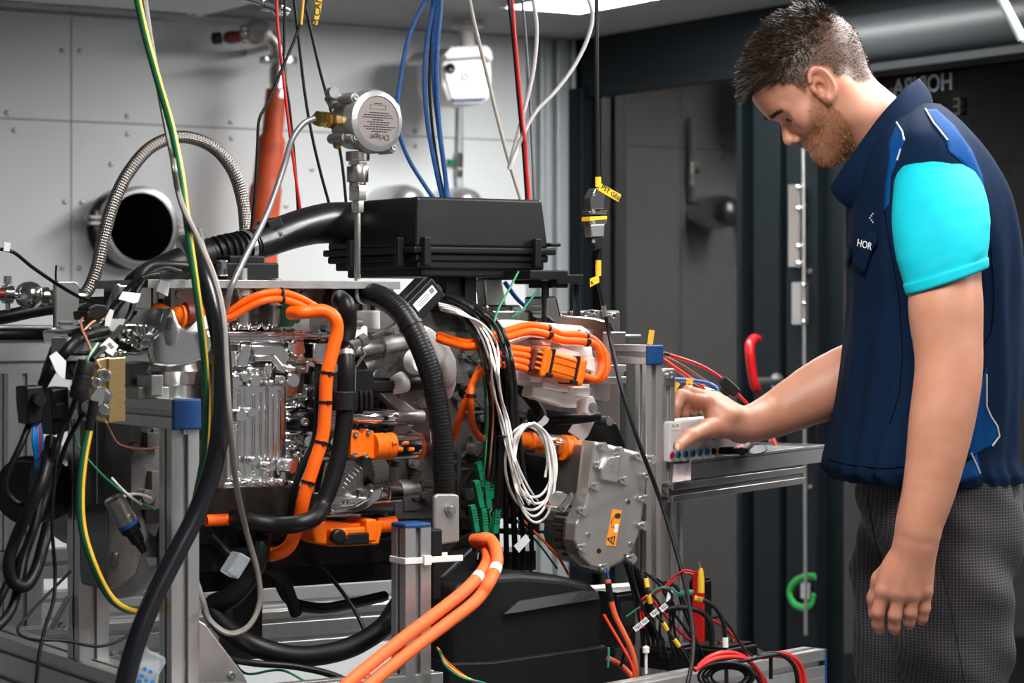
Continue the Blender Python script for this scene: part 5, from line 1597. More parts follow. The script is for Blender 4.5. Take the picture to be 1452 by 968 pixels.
for i, (x, y, a, h) in enumerate(((691, 644, 4, 38), (680, 668, 16, 26), (678, 700, 14, 40), (690, 700, 8, 42), (672, 735, 12, 40), (686, 740, 6, 40), (697, 690, -4, 34), (703, 738, -6, 36))):
    gp = thing('green_plug', 'small ribbed green plug hanging in the wire cluster', 'connector', P(x, y + h / 2, -.055), 'green plugs below the loom')
    k = P(x, y, -.055).y / F
    A = Matrix.Translation(P(x, y, -.055 - .004 * (i % 3))) @ RIGM @ Matrix.Rotation(math.radians(-a), 4, 'Y')
    mb = MB().box((0, 0, 0), (8.5 * k, .010, h * k), A)
    obj('shell', mb, GREENC, gp, smooth=0, bevel=.001)
    mb = MB()
    for j in range(5): mb.box((0, -.0052, (j - 1) * 4 * k + 2 * k), (9.2 * k, .002, 1.6 * k), A)
    obj('grip_rib', mb, GREENC, gp, smooth=0)
    mb = MB().tube([A @ Vector((0, 0, -h * k / 2)), A @ Vector((2 * k, 0, -h * k * .9)), A @ Vector((-1 * k, .01, -h * k * 1.5))], .0013, 6)
    obj('lead', mb, GREENW if i % 2 else WIREW, gp)
# white reservoir and label box
rv = thing('expansion_tank', 'small white plastic tank behind the fat ribbed hose', 'tank', P(630, 575, .08))
plate('tank_body', [(592, 460), (612, 462), (640, 490), (650, 510), (650, 545), (642, 570), (628, 560), (622, 520), (612, 500)], .06, .07, WHITEP, rv, bevel=.01, seg=4)
mb = MB().lathe(P(588, 512, .0), -D2, [(0, .02), (.02, .02), (.024, .017), (.024, .012), (.018, .011)], 24)
obj('cap', mb, WHITEP, rv)
mb = MB(); blob(mb, 636, 525, .055, 12, 26, .012, 16); obj('tank_rib', mb, WHITEP, rv)
mb = MB().lathe(P(658, 556, .04), -D2, [(0, .0105), (.016, .0105)], 16); obj('rubber_foot', mb, RUBBER, rv)
tag(obj('black_pipe', MB().tube(spline([P(530, 546, .02), P(555, 546, .01), P(580, 544, .01), P(610, 540, .03)], 5), .0115, 14), RUBBER, None), 'short black pipe with a white paper wrap', 'pipe')
wr_ = bpy.data.objects['black_pipe']
obj('paper_wrap', MB().tube([P(553, 548, .01), P(562, 545, .008), P(572, 541, .01)], [.0125, .0145, .0165], 16, cap=False), WHITEL, wr_)
lbx = thing('relay_box', 'black relay box with a printed white label tilted above the hoses', 'relay', P(595, 450, -.02))
A = Matrix.Translation(P(595, 425, -.01)) @ RIGM @ Matrix.Rotation(math.radians(-42), 4, 'Y')
k = P(595, 425, -.02).y / F
obj('case', MB().box((0, 0, 0), (56 * k, .04, 34 * k), A), BLACKP, lbx, smooth=0, bevel=.002)
lab = obj('label_plate', MB().box((0, -.0205, 3 * k), (42 * k, .001, 13 * k), A), WHITEL, lbx, smooth=0)
mb = MB()
for j in range(3): mb.box((-4 * k, -.0213, (6 - j * 3) * k), ((20 + 5 * (j % 2)) * k, .0005, .9 * k), A)
mb.box((15 * k, -.0213, 4 * k), (7 * k, .0005, 7 * k), A)
obj('fine_print', mb, GREYINK, lab, smooth=0)['kind'] = 'stuff'
obj('flange', MB().box((0, .005, 19 * k), (46 * k, .03, 6 * k), A).box((31 * k, 0, -6 * k), (7 * k, .02, 12 * k), A), BLACKP, lbx, smooth=0, bevel=.002)
obj('white_plug', MB().cyl(A @ Vector((-28 * k, -.01, 6 * k)), A @ Vector((-42 * k, -.01, 6 * k)), .006, n=14), WHITEP, lbx)
# metal plates behind the standoffs on the right
rb = thing('pressure_regulator', 'polished aluminium regulator block behind the white bracket', 'regulator', P(800, 480, .12))
mb = MB().rpx(700, 440, 765, 462, .08, .185).rpx(690, 432, 740, 450, .14, .185)
obj('block', mb, CHROME, rb, smooth=0, bevel=.003)
mb = MB().rprism([(776, 420), (790, 420), (796, 446), (840, 450), (866, 456), (872, 470), (872, 500), (838, 500), (838, 470), (790, 462), (776, 450)], .05, .12)
obj('arm', mb, CHROME, rb, smooth=0, bevel=.004, seg=3)
obj('side_body', MB().rpx(838, 460, 868, 570, .06, .185), STEEL, rb, smooth=0, bevel=.008, seg=3)
mb = MB(); greeble(mb, 690, 440, 860, 470, .075, 30, 77, 4, 12, .02); objs('fitting', mb, NICKEL, rb, smooth=40, bevel=.001)
obj('tab', MB().rpx(864, 470, 888, 505, .04, .06).rpx(870, 474, 910, 478, .04, .08), STEEL, rb, smooth=0, bevel=.002)
plate('back_strap', [(686, 395), (712, 392), (720, 439), (700, 439), (690, 436)], .19, .03, CAST, rb, bevel=.004)
for (x0, y0, x1, y1) in ((672, 399, 700, 446), (716, 400, 750, 438)):
    cable('blue_hose', 'short blue hose glimpsed behind the filter supports', 'hose', [(x0, y0, .29), ((x0 + x1) / 2, (y0 + y1) / 2 + 4, .29), (x1, y1, .29)], 3.4, BLUEW, group='blue hoses behind the filter')

# ------------------------------------------------------------------ black moulded cover low in front
bb = thing('black_cover', 'large matt black moulded cover at the foot of the rig', 'cover', P(750, 968, -.15))
mb = MB()
top = [(648, 828), (700, 815), (742, 812), (800, 817), (836, 826), (852, 838), (856, 852)]
body = [(636, 985)] + [(640, 850)] + top + [(858, 985)]
mb.rprism(body, -.17, -.08)
obj('shell', mb, BLACKP, bb, smooth=0, bevel=.012, seg=4)
lo_ = [(713, 871), (732, 869), (800, 857), (850, 849)]; up_ = [(722, 860), (736, 851), (826, 836), (847, 838)]
vs = [P(x, y, -.1835) for x, y in lo_] + [P(x, y, -.1705) for x, y in up_] + [P(x, y, -.165) for x, y in lo_] + [P(x, y, -.165) for x, y in up_]
mb = MB(); mb.add(vs, [(i, i + 1, i + 5, i + 4) for i in range(3)] + [(i + 8, i + 12, i + 13, i + 9) for i in range(3)] + [(i, i + 8, i + 9, i + 1) for i in range(3)] + [(i + 4, i + 5, i + 13, i + 12) for i in range(3)] + [(0, 4, 12, 8), (3, 11, 15, 7)])
obj('step_bevel', mb, BLACKP, bb, smooth=0, bevel=.0015)
mb = MB().rprism([(636, 985), (636, 940), (700, 938), (860, 915), (862, 920), (862, 985)], -.178, -.08)
obj('lower_lip', mb, BLACKP, bb, smooth=0, bevel=.003)
mb = MB().rprism([(622, 820), (676, 770), (680, 790), (668, 815), (650, 840), (630, 850)], -.1, .0)
obj('shoulder', mb, BLACKP, bb, smooth=0, bevel=.006, seg=3)
mb = MB().rprism([(616, 704), (620, 700), (648, 700), (652, 704), (652, 768), (616, 774)], -.16, -.152)
hb_ = tag(obj('hanger_plate', mb, mat('plate_grey', (.42, .39, .37), .4, .7), None, smooth=0, bevel=.003), 'flat steel hanger plate bolted above the front post', 'bracket')
bolts(hb_, [P(638, 722, -.161)], -D2, BOLT_H, 1.0)
mb = MB().rpx(612, 750, 628, 790, -.18, -.12).rpx(614, 788, 626, 850, -.17, -.12)
tag(obj('clamp_block', mb, BLACKP, None, smooth=0, bevel=.003), 'black clamp block tied to the front post', 'clamp')

cable('thin_wire', 'thin orange wire slanting down below the white coil', 'wire', [(738, 733, -.03), (752, 748, -.05), (772, 768, -.07), (792, 790, -.08), (806, 814, -.07)], 1.8, ORANGE)
cable('thin_wire', 'thin green wire beside the slanting orange wire', 'wire', [(736, 738, -.02), (750, 755, -.04), (768, 776, -.06), (790, 806, -.06)], 1.4, GREENW)
tg = plate('white_tag', [(729, 774), (746, 757), (752, 766), (736, 783)], -.08, .0012, WHITEL, None, bevel=0); tag(tg, 'white tag hanging below the wire coil beside the inverter housing', 'tag')
for i, (c_, lb) in enumerate(((ORANGE, 'orange thin wire at the foot of the front post'), (YELLOW, 'yellow thin wire at the foot of the front post'), (TEALC, 'turquoise thin wire at the foot of the front post'))):
    cable('thin_wire', lb, 'wire', [(620 + i * 2, 918 + i * 2, -.19), (632, 936 + i * 4, -.225), (650 + i * 2, 952 + i * 4, -.235), (674 + i * 6, 968, -.24), (700 + i * 12, 985, -.24)], 1.6, c_)

# ------------------------------------------------------------------ implicit surfaces for the figure
def surface_nets(f, org, h):
    nx, ny, nz = f.shape
    neg = f < 0
    acc = np.zeros((nx - 1, ny - 1, nz - 1, 3), np.float32); cnt = np.zeros((nx - 1, ny - 1, nz - 1), np.float32)
    for axis in range(3):
        sl0 = [slice(None)] * 3; sl1 = [slice(None)] * 3
        sl0[axis] = slice(0, -1); sl1[axis] = slice(1, None)
        a = f[tuple(sl0)]; b = f[tuple(sl1)]
        cr = neg[tuple(sl0)] != neg[tuple(sl1)]
        t = np.where(cr, a / np.where(cr, a - b, 1), 0).astype(np.float32)
        o1, o2 = [q for q in range(3) if q != axis]
        for d1 in (0, 1):
            for d2 in (0, 1):
                s = [slice(None)] * 3
                s[o1] = slice(d1, d1 + acc.shape[o1]); s[o2] = slice(d2, d2 + acc.shape[o2])
                c = cr[tuple(s)]; tt = t[tuple(s)]
                cnt += c
                acc[..., axis] += tt * c
                acc[..., o1] += d1 * c
                acc[..., o2] += d2 * c
    m = cnt > 0
    idx = -np.ones(m.shape, np.int64); idx[m] = np.arange(m.sum())
    cell = np.argwhere(m)
    verts = (cell + acc[m] / cnt[m][:, None]) * h + np.array(org)
    quads = []
    for axis in range(3):
        o1, o2 = [(1, 2), (2, 0), (0, 1)][axis]
        sl0 = [slice(None)] * 3; sl1 = [slice(None)] * 3
        sl0[axis] = slice(0, -1); sl1[axis] = slice(1, None)
        cr = neg[tuple(sl0)] != neg[tuple(sl1)]
        e = np.argwhere(cr)
        ok = (e[:, o1] > 0) & (e[:, o2] > 0) & (e[:, o1] < f.shape[o1] - 1) & (e[:, o2] < f.shape[o2] - 1)
        e = e[ok]
        def sh(d1, d2):
            q = e.copy(); q[:, o1] -= d1; q[:, o2] -= d2
            return idx[q[:, 0], q[:, 1], q[:, 2]]
        q = np.stack([sh(1, 1), sh(0, 1), sh(0, 0), sh(1, 0)], 1)
        ins = neg[e[:, 0], e[:, 1], e[:, 2]]
        q[~ins] = q[~ins][:, ::-1]
        quads.append(q)
    return verts, np.concatenate(quads)

def grid(lo, hi, h):
    ax = [np.arange(lo[i], hi[i] + h, h, dtype=np.float32) for i in range(3)]
    return np.meshgrid(*ax, indexing='ij')

def smin(a, b, k):
    h = np.clip(0.5 + 0.5 * (b - a) / k, 0, 1)
    return b * (1 - h) + a * h - k * h * (1 - h)
def smax(a, b, k): return -smin(-a, -b, k)
def s_ell(G, c, r):
    x, y, z = ((G[i] - c[i]) for i in range(3))
    k0 = np.sqrt((x / r[0]) ** 2 + (y / r[1]) ** 2 + (z / r[2]) ** 2)
    k1 = np.sqrt((x / r[0] ** 2) ** 2 + (y / r[1] ** 2) ** 2 + (z / r[2] ** 2) ** 2) + 1e-9
    return k0 * (k0 - 1) / k1
def s_cone(G, a, b, ra, rb, flat=None):
    a = np.array(a, np.float32); b = np.array(b, np.float32); d = b - a
    x, y, z = ((G[i] - a[i]) for i in range(3))
    t = np.clip((x * d[0] + y * d[1] + z * d[2]) / max(float(d @ d), 1e-12), 0, 1)
    px, py, pz = x - t * d[0], y - t * d[1], z - t * d[2]
    return np.sqrt(px * px + py * py + pz * pz) - (ra + (rb - ra) * t)
def refine(pts, rs, k_=2):
    q4 = [np.array((*p, r)) for p, r in zip(pts, rs)]
    q4 = [2 * q4[0] - q4[1]] + q4 + [2 * q4[-1] - q4[-2]]
    out = []
    for i in range(1, len(q4) - 2):
        a, b_, c_, d_ = q4[i - 1:i + 3]
        for j in range(k_):
            t = j / k_
            out.append(.5 * (2 * b_ + (c_ - a) * t + (2 * a - 5 * b_ + 4 * c_ - d_) * t * t + (3 * b_ - a - 3 * c_ + d_) * t ** 3))
    out.append(q4[-2])
    return [tuple(o[:3]) for o in out], [float(o[3]) for o in out]
def chain(G, pts, rs, k):
    out = None
    for i in range(len(pts) - 1):
        s = s_cone(G, pts[i], pts[i + 1], rs[i], rs[i + 1])
        out = s if out is None else smin(out, s, k)
    return out
def smooth_mesh(v, q, it=2, lam=.5):
    for _ in range(it):
        s = np.zeros_like(v); c = np.zeros(len(v))
        for a, b in ((0, 1), (1, 2), (2, 3), (3, 0)):
            np.add.at(s, q[:, a], v[q[:, b]]); np.add.at(s, q[:, b], v[q[:, a]])
            np.add.at(c, q[:, a], 1); np.add.at(c, q[:, b], 1)
        v = v + lam * (s / c[:, None] - v)
    return v
def inpoly(x, y, poly):
    r = np.zeros(x.shape, bool); n = len(poly); j = n - 1
    for i in range(n):
        xi, yi = poly[i]; xj, yj = poly[j]
        cnd = ((yi > y) != (yj > y)) & (x < (xj - xi) * (y - yi) / (yj - yi + 1e-12) + xi)
        r ^= cnd; j = i
    return r
def npmesh(name, v, q):
    me = bpy.data.meshes.new(name)
    me.from_pydata(v.tolist(), [], q.tolist())
    return me

YM = 3.92
man = thing('person', 'man in navy vest and turquoise shirt reaching for the instrument tray', 'person', at(1340, 440, YM)); man.location.z = 0

# ---- skin with beard and shaved-hair tone driven by per-vertex masks
skin = bpy.data.materials.new('skin'); skin.use_nodes = True
nt = skin.node_tree; b = nt.nodes['Principled BSDF']
b.inputs['Roughness'].default_value = .48
b.inputs['Subsurface Weight'].default_value = .12
b.inputs['Subsurface Radius'].default_value = (.012, .005, .003)
def skmix(c1, c2, fac):
    n = nt.nodes.new('ShaderNodeMix'); n.data_type = 'RGBA'
    for k_, q in ((6, c1), (7, c2)):
        if isinstance(q, tuple): n.inputs[k_].default_value = (*q, 1)
        else: nt.links.new(q, n.inputs[k_])
    nt.links.new(fac, n.inputs[0]); return n.outputs[2]
def noise_(scale, lo, hi):
    n = nt.nodes.new('ShaderNodeTexNoise'); n.inputs['Scale'].default_value = scale; n.inputs['Detail'].default_value = 5
    r = nt.nodes.new('ShaderNodeMapRange'); r.inputs[1].default_value = lo; r.inputs[2].default_value = hi
    tcn = nt.nodes.new('ShaderNodeTexCoord'); nt.links.new(tcn.outputs['Object'], n.inputs[0]); nt.links.new(n.outputs[0], r.inputs[0]); return r.outputs[0]
def attr(n_):
    a = nt.nodes.new('ShaderNodeAttribute'); a.attribute_name = n_; return a.outputs['Fac']
def mul(a, b_):
    n = nt.nodes.new('ShaderNodeMath'); n.operation = 'MULTIPLY'; nt.links.new(a, n.inputs[0])
    if isinstance(b_, float): n.inputs[1].default_value = b_
    else: nt.links.new(b_, n.inputs[1])
    return n.outputs[0]
col = skmix((.49, .21, .128), (.57, .27, .178), noise_(22, .3, .7))
col = skmix(col, (.50, .19, .12), mul(attr('blush'), .6))
col = skmix(col, (.24, .095, .04), mul(attr('beard'), noise_(420, .25, .65)))
col = skmix(col, (.085, .045, .028), mul(attr('scalp'), noise_(600, -.1, .5)))
nt.links.new(col, b.inputs['Base Color'])
bpn = nt.nodes.new('ShaderNodeBump'); bpn.inputs['Strength'].default_value = .12; bpn.inputs['Distance'].default_value = .001
nt.links.new(noise_(500, 0, 1), bpn.inputs['Height']); nt.links.new(bpn.outputs[0], b.inputs['Normal'])

# ---- head
SP = 879.0
fx = Vector((-.710, 0, -.704)); ux = Vector((-.704, 0, .710)); sx = Vector((0, -1, 0))
yaw = Matrix.Rotation(math.radians(4), 3, 'Z')
HO = at(1146, 128, YM)
HM = Matrix(((fx.x, sx.x, ux.x), (fx.y, sx.y, ux.y), (fx.z, sx.z, ux.z)))
HM = yaw @ HM
def head_px(f, u):
    return 1146 + SP * (-.710 * f - .704 * u), 128 + SP * (.704 * f - .710 * u)
h = .0019
G = grid((-.14, -.098, -.235), (.105, .098, .14), h)
S = np.abs(G[1]); GS = [G[0], S, G[2]]
d = s_ell(G, (-.026, 0, .030), (.096, .0755, .088))
d = smin(d, s_ell(G, (.022, 0, .030), (.050, .062, .052)), .03)                 # forehead
d = smin(d, s_ell(G, (.012, 0, -.035), (.052, .060, .062)), .03)                # mid face
d = smin(d, s_cone(GS, (.046, .012, -.094), (-.006, .050, -.066), .019, .019), .025)   # jaw line
d = smin(d, s_cone(GS, (-.006, .050, -.066), (-.016, .060, -.020), .018, .018), .025)
d = smin(d, s_ell(G, (.050, 0, -.092), (.020, .024, .019)), .018)               # chin
d = smin(d, s_ell(GS, (.040, .044, -.022), (.020, .020, .020)), .022)           # cheek bone
d = smin(d, s_ell(G, (.042, 0, -.066), (.024, .034, .028)), .02)                # muzzle
d = smin(d, s_cone(GS, (.066, .010, .014), (.054, .045, .012), .008, .008), .012)      # brow
d = smax(d, -s_ell(GS, (.073, .032, -.007), (.013, .018, .011)), .012)          # eye sockets
d = smin(d, s_ell(GS, (.0515, .0325, -.0055), (.0122, .0150, .0118)), .003)      # lidded eye
d = smin(d, s_cone(G, (.0595, 0, .000), (.0795, 0, -.033), .0060, .0082), .006)  # nose
d = smin(d, s_ell(G, (.0775, 0, -.0375), (.0092, .0095, .0078)), .006)
d = smax(d, -s_ell(G, (.0795, 0, -.0035), (.0085, .020, .0085)), .007)
d = smax(d, -s_ell(GS, (.0705, .0085, -.0490), (.0045, .0030, .0040)), .002)
d = smin(d, s_ell(GS, (.0680, .0115, -.0425), (.0100, .0065, .0070)), .005)
d = smin(d, s_ell(G, (.0590, 0, -.066), (.0085, .023, .0058)), .004)            # lips
d = smin(d, s_ell(G, (.0575, 0, -.0785), (.0085, .020, .0058)), .004)
d = smax(d, -s_ell(G, (.070, 0, -.0722), (.006, .026, .0014)), .003)
# neck
d = smin(d, s_cone(G, (-.030, 0, -.03), (-.046, 0, -.24), .055, .064), .035)
d = smin(d, s_cone(GS, (-.028, .055, -.03), (-.005, .02, -.22), .014, .014), .03)
# ear
ea = math.radians(12); ce, se = math.cos(ea), math.sin(ea)
ex_ = (G[0] + .006) * ce + (G[2] + .002) * se; ez_ = -(G[0] + .006) * se + (G[2] + .002) * ce
tilt = S - .0755 - .12 * (-ex_)
rr = np.sqrt((ex_ / .0185) ** 2 + (ez_ / .0305) ** 2)
ringd = np.sqrt(((rr - .86) * .021) ** 2 + (tilt - .008) ** 2) - .0036
ringd = np.where((ex_ > .006) & (ez_ < .010), ringd + .004, ringd)
bowl = np.sqrt((np.maximum(rr - .8, 0) * .021) ** 2 + (tilt - .001) ** 2) - .0042
inner = np.sqrt(((np.sqrt(((ex_ + .000) / .0105) ** 2 + ((ez_ - .003) / .020) ** 2) - .95) * .012) ** 2 + (tilt - .006) ** 2) - .0022
inner = np.where(ex_ > .002, .02, inner)
ear = smin(smin(ringd, bowl, .004), inner, .004)
ear = smin(ear, np.sqrt((ex_ - .004) ** 2 + ((ez_ + .027) * .85) ** 2 + (tilt - .002) ** 2) - .0075, .005)
ear = smin(ear, np.sqrt((ex_ - .0125) ** 2 + ((ez_ + .004) * .7) ** 2 + (tilt - .004) ** 2) - .0042, .004)
d = smin(d, ear, .004)
d = smax(d, -s_ell(GS, (-.001, .082, -.006), (.0070, .011, .0105)), .003)
hv, hq = surface_nets(d, (-.14, -.098, -.235), h)
hv = smooth_mesh(hv, hq, 1, .4)
hx, hy = head_px(hv[:, 0], hv[:, 2])
jit = np.array([mnoise.noise(Vector(p) * 60) for p in hv]) * 5
beard_poly = [(1134, 140), (1136, 165), (1140, 184), (1131, 199), (1128, 206), (1148, 217), (1152, 228), (1160, 236), (1180, 240), (1200, 226), (1206, 206), (1194, 184), (1178, 164), (1160, 150), (1148, 138)]
beard = inpoly(hx + jit, hy + jit * .7, beard_poly).astype(np.float32)
lips = ((np.abs(hv[:, 1]) < .021) & (hv[:, 0] > .05) & (np.abs(hv[:, 2] + .072) < .0105))
beard[lips] = 0
beard_s = smooth_mesh(beard[:, None].repeat(3, 1), hq, 5, .6)[:, 0]
hair_poly = [(1030, 120), (1062, 140), (1072, 128), (1090, 122), (1112, 126), (1130, 138), (1133, 118), (1138, 104), (1150, 99), (1164, 104), (1172, 118), (1185, 112), (1203, 122), (1222, 118), (1246, 108), (1262, 90), (1240, -40), (1020, -40)]
scalp = inpoly(hx + jit * .5, hy + jit * .5, hair_poly).astype(np.float32)
earm = (np.abs(hv[:, 1]) > .0785) & (np.abs(hv[:, 0] + .005) < .03) & (np.abs(hv[:, 2]) < .034)
scalp[earm] = 0
scalp_s = smooth_mesh(scalp[:, None].repeat(3, 1), hq, 6, .6)[:, 0]
blush = np.clip(lips * 1.0 + earm * .8, 0, 1).astype(np.float32)
HMn = np.array(HM); HOn = np.array(HO)
head_w = hv @ HMn.T + HOn

# ---- torso core inside the clothes, arms and hands
def A3(px, py, Y): return tuple(at(px, py, Y))
def arm_sdf(lo, hi, h, fn):
    G = grid(lo, hi, h)
    return surface_nets(fn(G), lo, h)
def bounds(pts, pad):
    a = np.array(pts); return tuple(a.min(0) - pad), tuple(a.max(0) + pad)
# left (near) arm
la = [(1336, 300, 3.735, 44), (1338, 350, 3.70, 47), (1340.5, 420, 3.67, 49.5), (1342, 460, 3.665, 47.5), (1345.5, 500, 3.66, 44.2), (1345, 530, 3.655, 43.2), (1341, 562, 3.65, 43.4), (1334.5, 602, 3.645, 42.6), (1326.5, 650, 3.64, 38.5), (1316, 700, 3.635, 34), (1304, 740, 3.63, 30), (1298, 768, 3.63, 27)]
lap = [A3(x, y, Y) for x, y, Y, r in la]; lar = [r * Y / F for x, y, Y, r in la]
LH = 3.63
kn = [(1252, 838, LH), (1272, 842, LH - .004), (1292, 842, LH - .002), (1310, 838, LH + .004)]
fing = [[(1253, 838, LH), (1245, 868, LH + .002), (1245, 885, LH + .012), (1248, 892, LH + .024)],
        [(1274, 842, LH - .004), (1269, 872, LH - .002), (1268, 888, LH + .008), (1269, 893, LH + .024)],
        [(1294, 842, LH - .002), (1291, 868, LH + .001), (1289, 881, LH + .010), (1290, 885, LH + .026)],
        [(1312, 838, LH + .004), (1311, 862, LH + .006), (1308, 876, LH + .014), (1307, 880, LH + .028)]]
def larm(G):
    d = chain(G, *refine(lap, lar), .012)
    w = A3(1297, 775, LH)
    for k_, (x, y, Y) in enumerate(kn):
        d = smin(d, s_cone(G, w if k_ in (1, 2) else A3(1297 + (-10 if k_ == 0 else 10), 778, LH), A3(x, y, Y), .0215, .0135), .014)
    d = smin(d, s_ell(G, A3(1282, 815, LH + .006), (.036, .017, .034)), .014)
    FD = None
    for pts, r in zip(fing, ((.0112, .0100, .0092, .0080), (.0112, .0102, .0094, .0082), (.0108, .0098, .0090, .0078), (.0098, .0088, .0080, .0070))):
        fd = chain(G, [A3(*p) for p in pts], r, .004)
        FD = fd if FD is None else smin(FD, fd, .0012)
        d = smin(d, s_ell(G, A3(pts[0][0], pts[0][1] - 1, pts[0][2] - .006), (.009, .008, .009)), .006)
    d = smin(d, FD, .005)
    th = chain(G, [A3(1276, 792, LH + .012), A3(1250, 822, LH + .026), A3(1241, 848, LH + .034), A3(1239, 870, LH + .038)], (.018, .0145, .0115, .0085), .008)
    d = smin(d, th, .008)
    # tendons and wrist bone
    for (x, y, Y) in kn[1:]:
        d = smin(d, s_cone(G, A3(1298 + (x - 1292) * .25, 785, LH - .018), A3(x, y - 4, Y - .009), .0045, .004), .008)
    d = smin(d, s_ell(G, A3(1318, 760, LH - .012), (.012, .010, .012)), .012)
    return d
allp = lap + [A3(*p) for f_ in fing for p in f_] + [A3(1240, 870, LH + .03)]
lo, hi = bounds(allp, .065); hi = (hi[0], hi[1], hi[2] - .03)
lv, lq = arm_sdf(lo, hi, .0021, larm)
lv = smooth_mesh(lv, lq, 2, .5)
# right (far) arm reaching to the instrument
RH = 3.93
ra = [(1290, 520, 4.06, 50), (1240, 524, 4.06, 46), (1195, 540, 4.06, 44), (1150, 561, 4.05, 39), (1100, 587, 4.03, 30), (1070, 599, 4.0, 24), (1052, 603, 3.985, 22)]
rap = [A3(x, y, Y) for x, y, Y, r in ra]; rar = [r * Y / F for x, y, Y, r in ra]
rfing = [[(1000, 570, 3.95), (966, 561, 3.905), (959, 575, 3.900), (958.5, 586, 3.902)],
         [(1006, 566, 3.97), (976, 556, 3.925), (970, 572, 3.922), (971, 585, 3.924)],
         [(1015, 567, 3.99), (990, 560, 3.95), (983, 572, 3.945), (985, 582, 3.945)],
         [(1026, 573, 4.005), (1005, 570, 3.975), (997, 574, 3.968), (997, 580, 3.965)]]
def rarm(G):
    d = chain(G, *refine(rap, rar), .012)
    w = A3(1048, 603, 3.985)
    FD = None
    for pts, r in zip(rfing, ((.0125, .0108, .0095, .0082), (.0125, .0110, .0098, .0084), (.0120, .0104, .0094, .0080), (.0105, .0092, .0084, .0072))):
        d = smin(d, s_cone(G, w, A3(*pts[0]), .020, .0135), .014)
        fd = chain(G, [A3(*p) for p in pts], r, .004)
        FD = fd if FD is None else smin(FD, fd, .0012)
    d = smin(d, FD, .005)
    d = smin(d, s_ell(G, A3(1026, 590, 3.965), (.030, .034, .021)), .016)
    d = smin(d, chain(G, [A3(1040, 606, 3.965), A3(1006, 607, 3.925), A3(979, 619, 3.878), A3(963, 632, 3.848)], (.019, .0155, .0115, .0095), .008), .010)
    for p in rfing[:3]:
        d = smin(d, s_cone(G, A3(1045, 592, 3.985), A3(p[0][0] + 2, p[0][1] - 6, p[0][2]), .004, .004), .008)
    return d
allp = rap + [A3(*p) for f_ in rfing for p in f_] + [A3(962, 632, 3.84)]
lo, hi = bounds(allp, .062); hi = (hi[0] - .02, hi[1], hi[2])
rv_, rq_ = arm_sdf(lo, hi, .0021, rarm)
rv_ = smooth_mesh(rv_, rq_, 1, .4)

# clothing outline measured from hem to shoulder: row, front column, back column, half width
RINGS = [(150, 1284, 1332, .050), (163, 1262, 1346, .092), (182, 1242, 1362, .140), (205, 1226, 1380, .178), (235, 1212, 1402, .200), (275, 1206, 1424, .210), (320, 1205, 1436, .212),
         (370, 1203, 1442, .210), (430, 1204, 1443, .206), (490, 1199, 1443, .202), (545, 1192, 1441, .199), (600, 1183, 1438, .197), (640, 1174, 1437, .197), (658, 1171, 1441, .198), (668, 1174, 1444, .197), (678, 1186, 1443, .192)]
def ring_at(t):
    n = len(RINGS); i = min(int(t), n - 2); fr = t - i
    p = [RINGS[max(0, min(n - 1, i + k_))] for k_ in (-1, 0, 1, 2)]
    out = []
    for c_ in range(4):
        a, b_, c2, d2 = (q[c_] for q in p)
        out.append(.5 * ((2 * b_) + (-a + c2) * fr + (2 * a - 5 * b_ + 4 * c2 - d2) * fr ** 2 + (-a + 3 * b_ - 3 * c2 + d2) * fr ** 3))
    return out
def body_loft(nr, ns, shrink, wrinkle, y0=0, y1=None):
    vs = []; n = len(RINGS) - 1
    for i in range(nr + 1):
        t = y0 + (n - y0) * i / nr
        py, xf, xb, bw = ring_at(t)
        z = at(726, py, YM).z
        x0, x1 = at(xf, py, YM).x, at(xb, py, YM).x
        xc, a = (x0 + x1) / 2, (x1 - x0) / 2
        for k_ in range(ns):
            th = 2 * math.pi * k_ / ns
            ct, st = math.cos(th), math.sin(th)
            e = 2 / 2.35
            dx = math.copysign(abs(ct) ** e, ct); dy = math.copysign(abs(st) ** e, st)
            p = Vector((xc + (a - shrink) * dx, YM + (bw - shrink) * dy, z))
            if wrinkle:
                # long folds falling from the chest, puckers above the elastic hem
                nrm = Vector((ct, st, 0))
                q = Vector((th * 2.3, z * 3.2, 1.7)); w1 = mnoise.noise(q * 1.6)
                q2 = Vector((th * 6 + z * 4, z * 6, 4.2)); w2 = mnoise.noise(q2)
                low = max(0, min(1, (1.20 - z) / .16))
                w = .0085 * w1 + .0055 * w2 * (.4 + low) + .0035 * low * math.sin(th * 26 + 3 * w1) * max(0, min(1, (1.09 - z) / .05))
                w *= max(0, min(1, (1.66 - z) / .1))
                p += nrm * (w * wrinkle)
            vs.append(p)
    fs = [(i * ns + k_, i * ns + (k_ + 1) % ns, (i + 1) * ns + (k_ + 1) % ns, (i + 1) * ns + k_) for i in range(nr) for k_ in range(ns)]
    return vs, fs
tv, tf = body_loft(30, 32, .022, 0, 2)
# one body mesh
tv = np.array([tuple(p) for p in tv]); tf = np.array(tf)
bv_ = np.concatenate([head_w, lv, rv_, tv]); n1 = len(head_w); n2 = n1 + len(lv); n3 = n2 + len(rv_)
bq = np.concatenate([hq, lq + n1, rq_ + n2, tf + n3])
me = npmesh('body', bv_, bq)
for nm, arr in (('beard', beard_s), ('scalp', scalp_s), ('blush', blush)):
    at_ = me.attributes.new(nm, 'FLOAT', 'POINT')
    full = np.zeros(len(bv_), np.float32); full[:n1] = np.clip(arr, 0, 1)
    if nm == 'blush':
        zz_ = lv[:, 2]; full[n1:n2] = .55 * np.clip((.985 - zz_) / .06, 0, 1) + .45 * np.exp(-((zz_ - at(1347, 540, 3.65).z) / .03) ** 2)
        full[n2:n3] = .3 * np.clip((at(1040, 600, 3.98).x - rv_[:, 0]) / .05, 0, 1)
    at_.data.foreach_set('value', full)
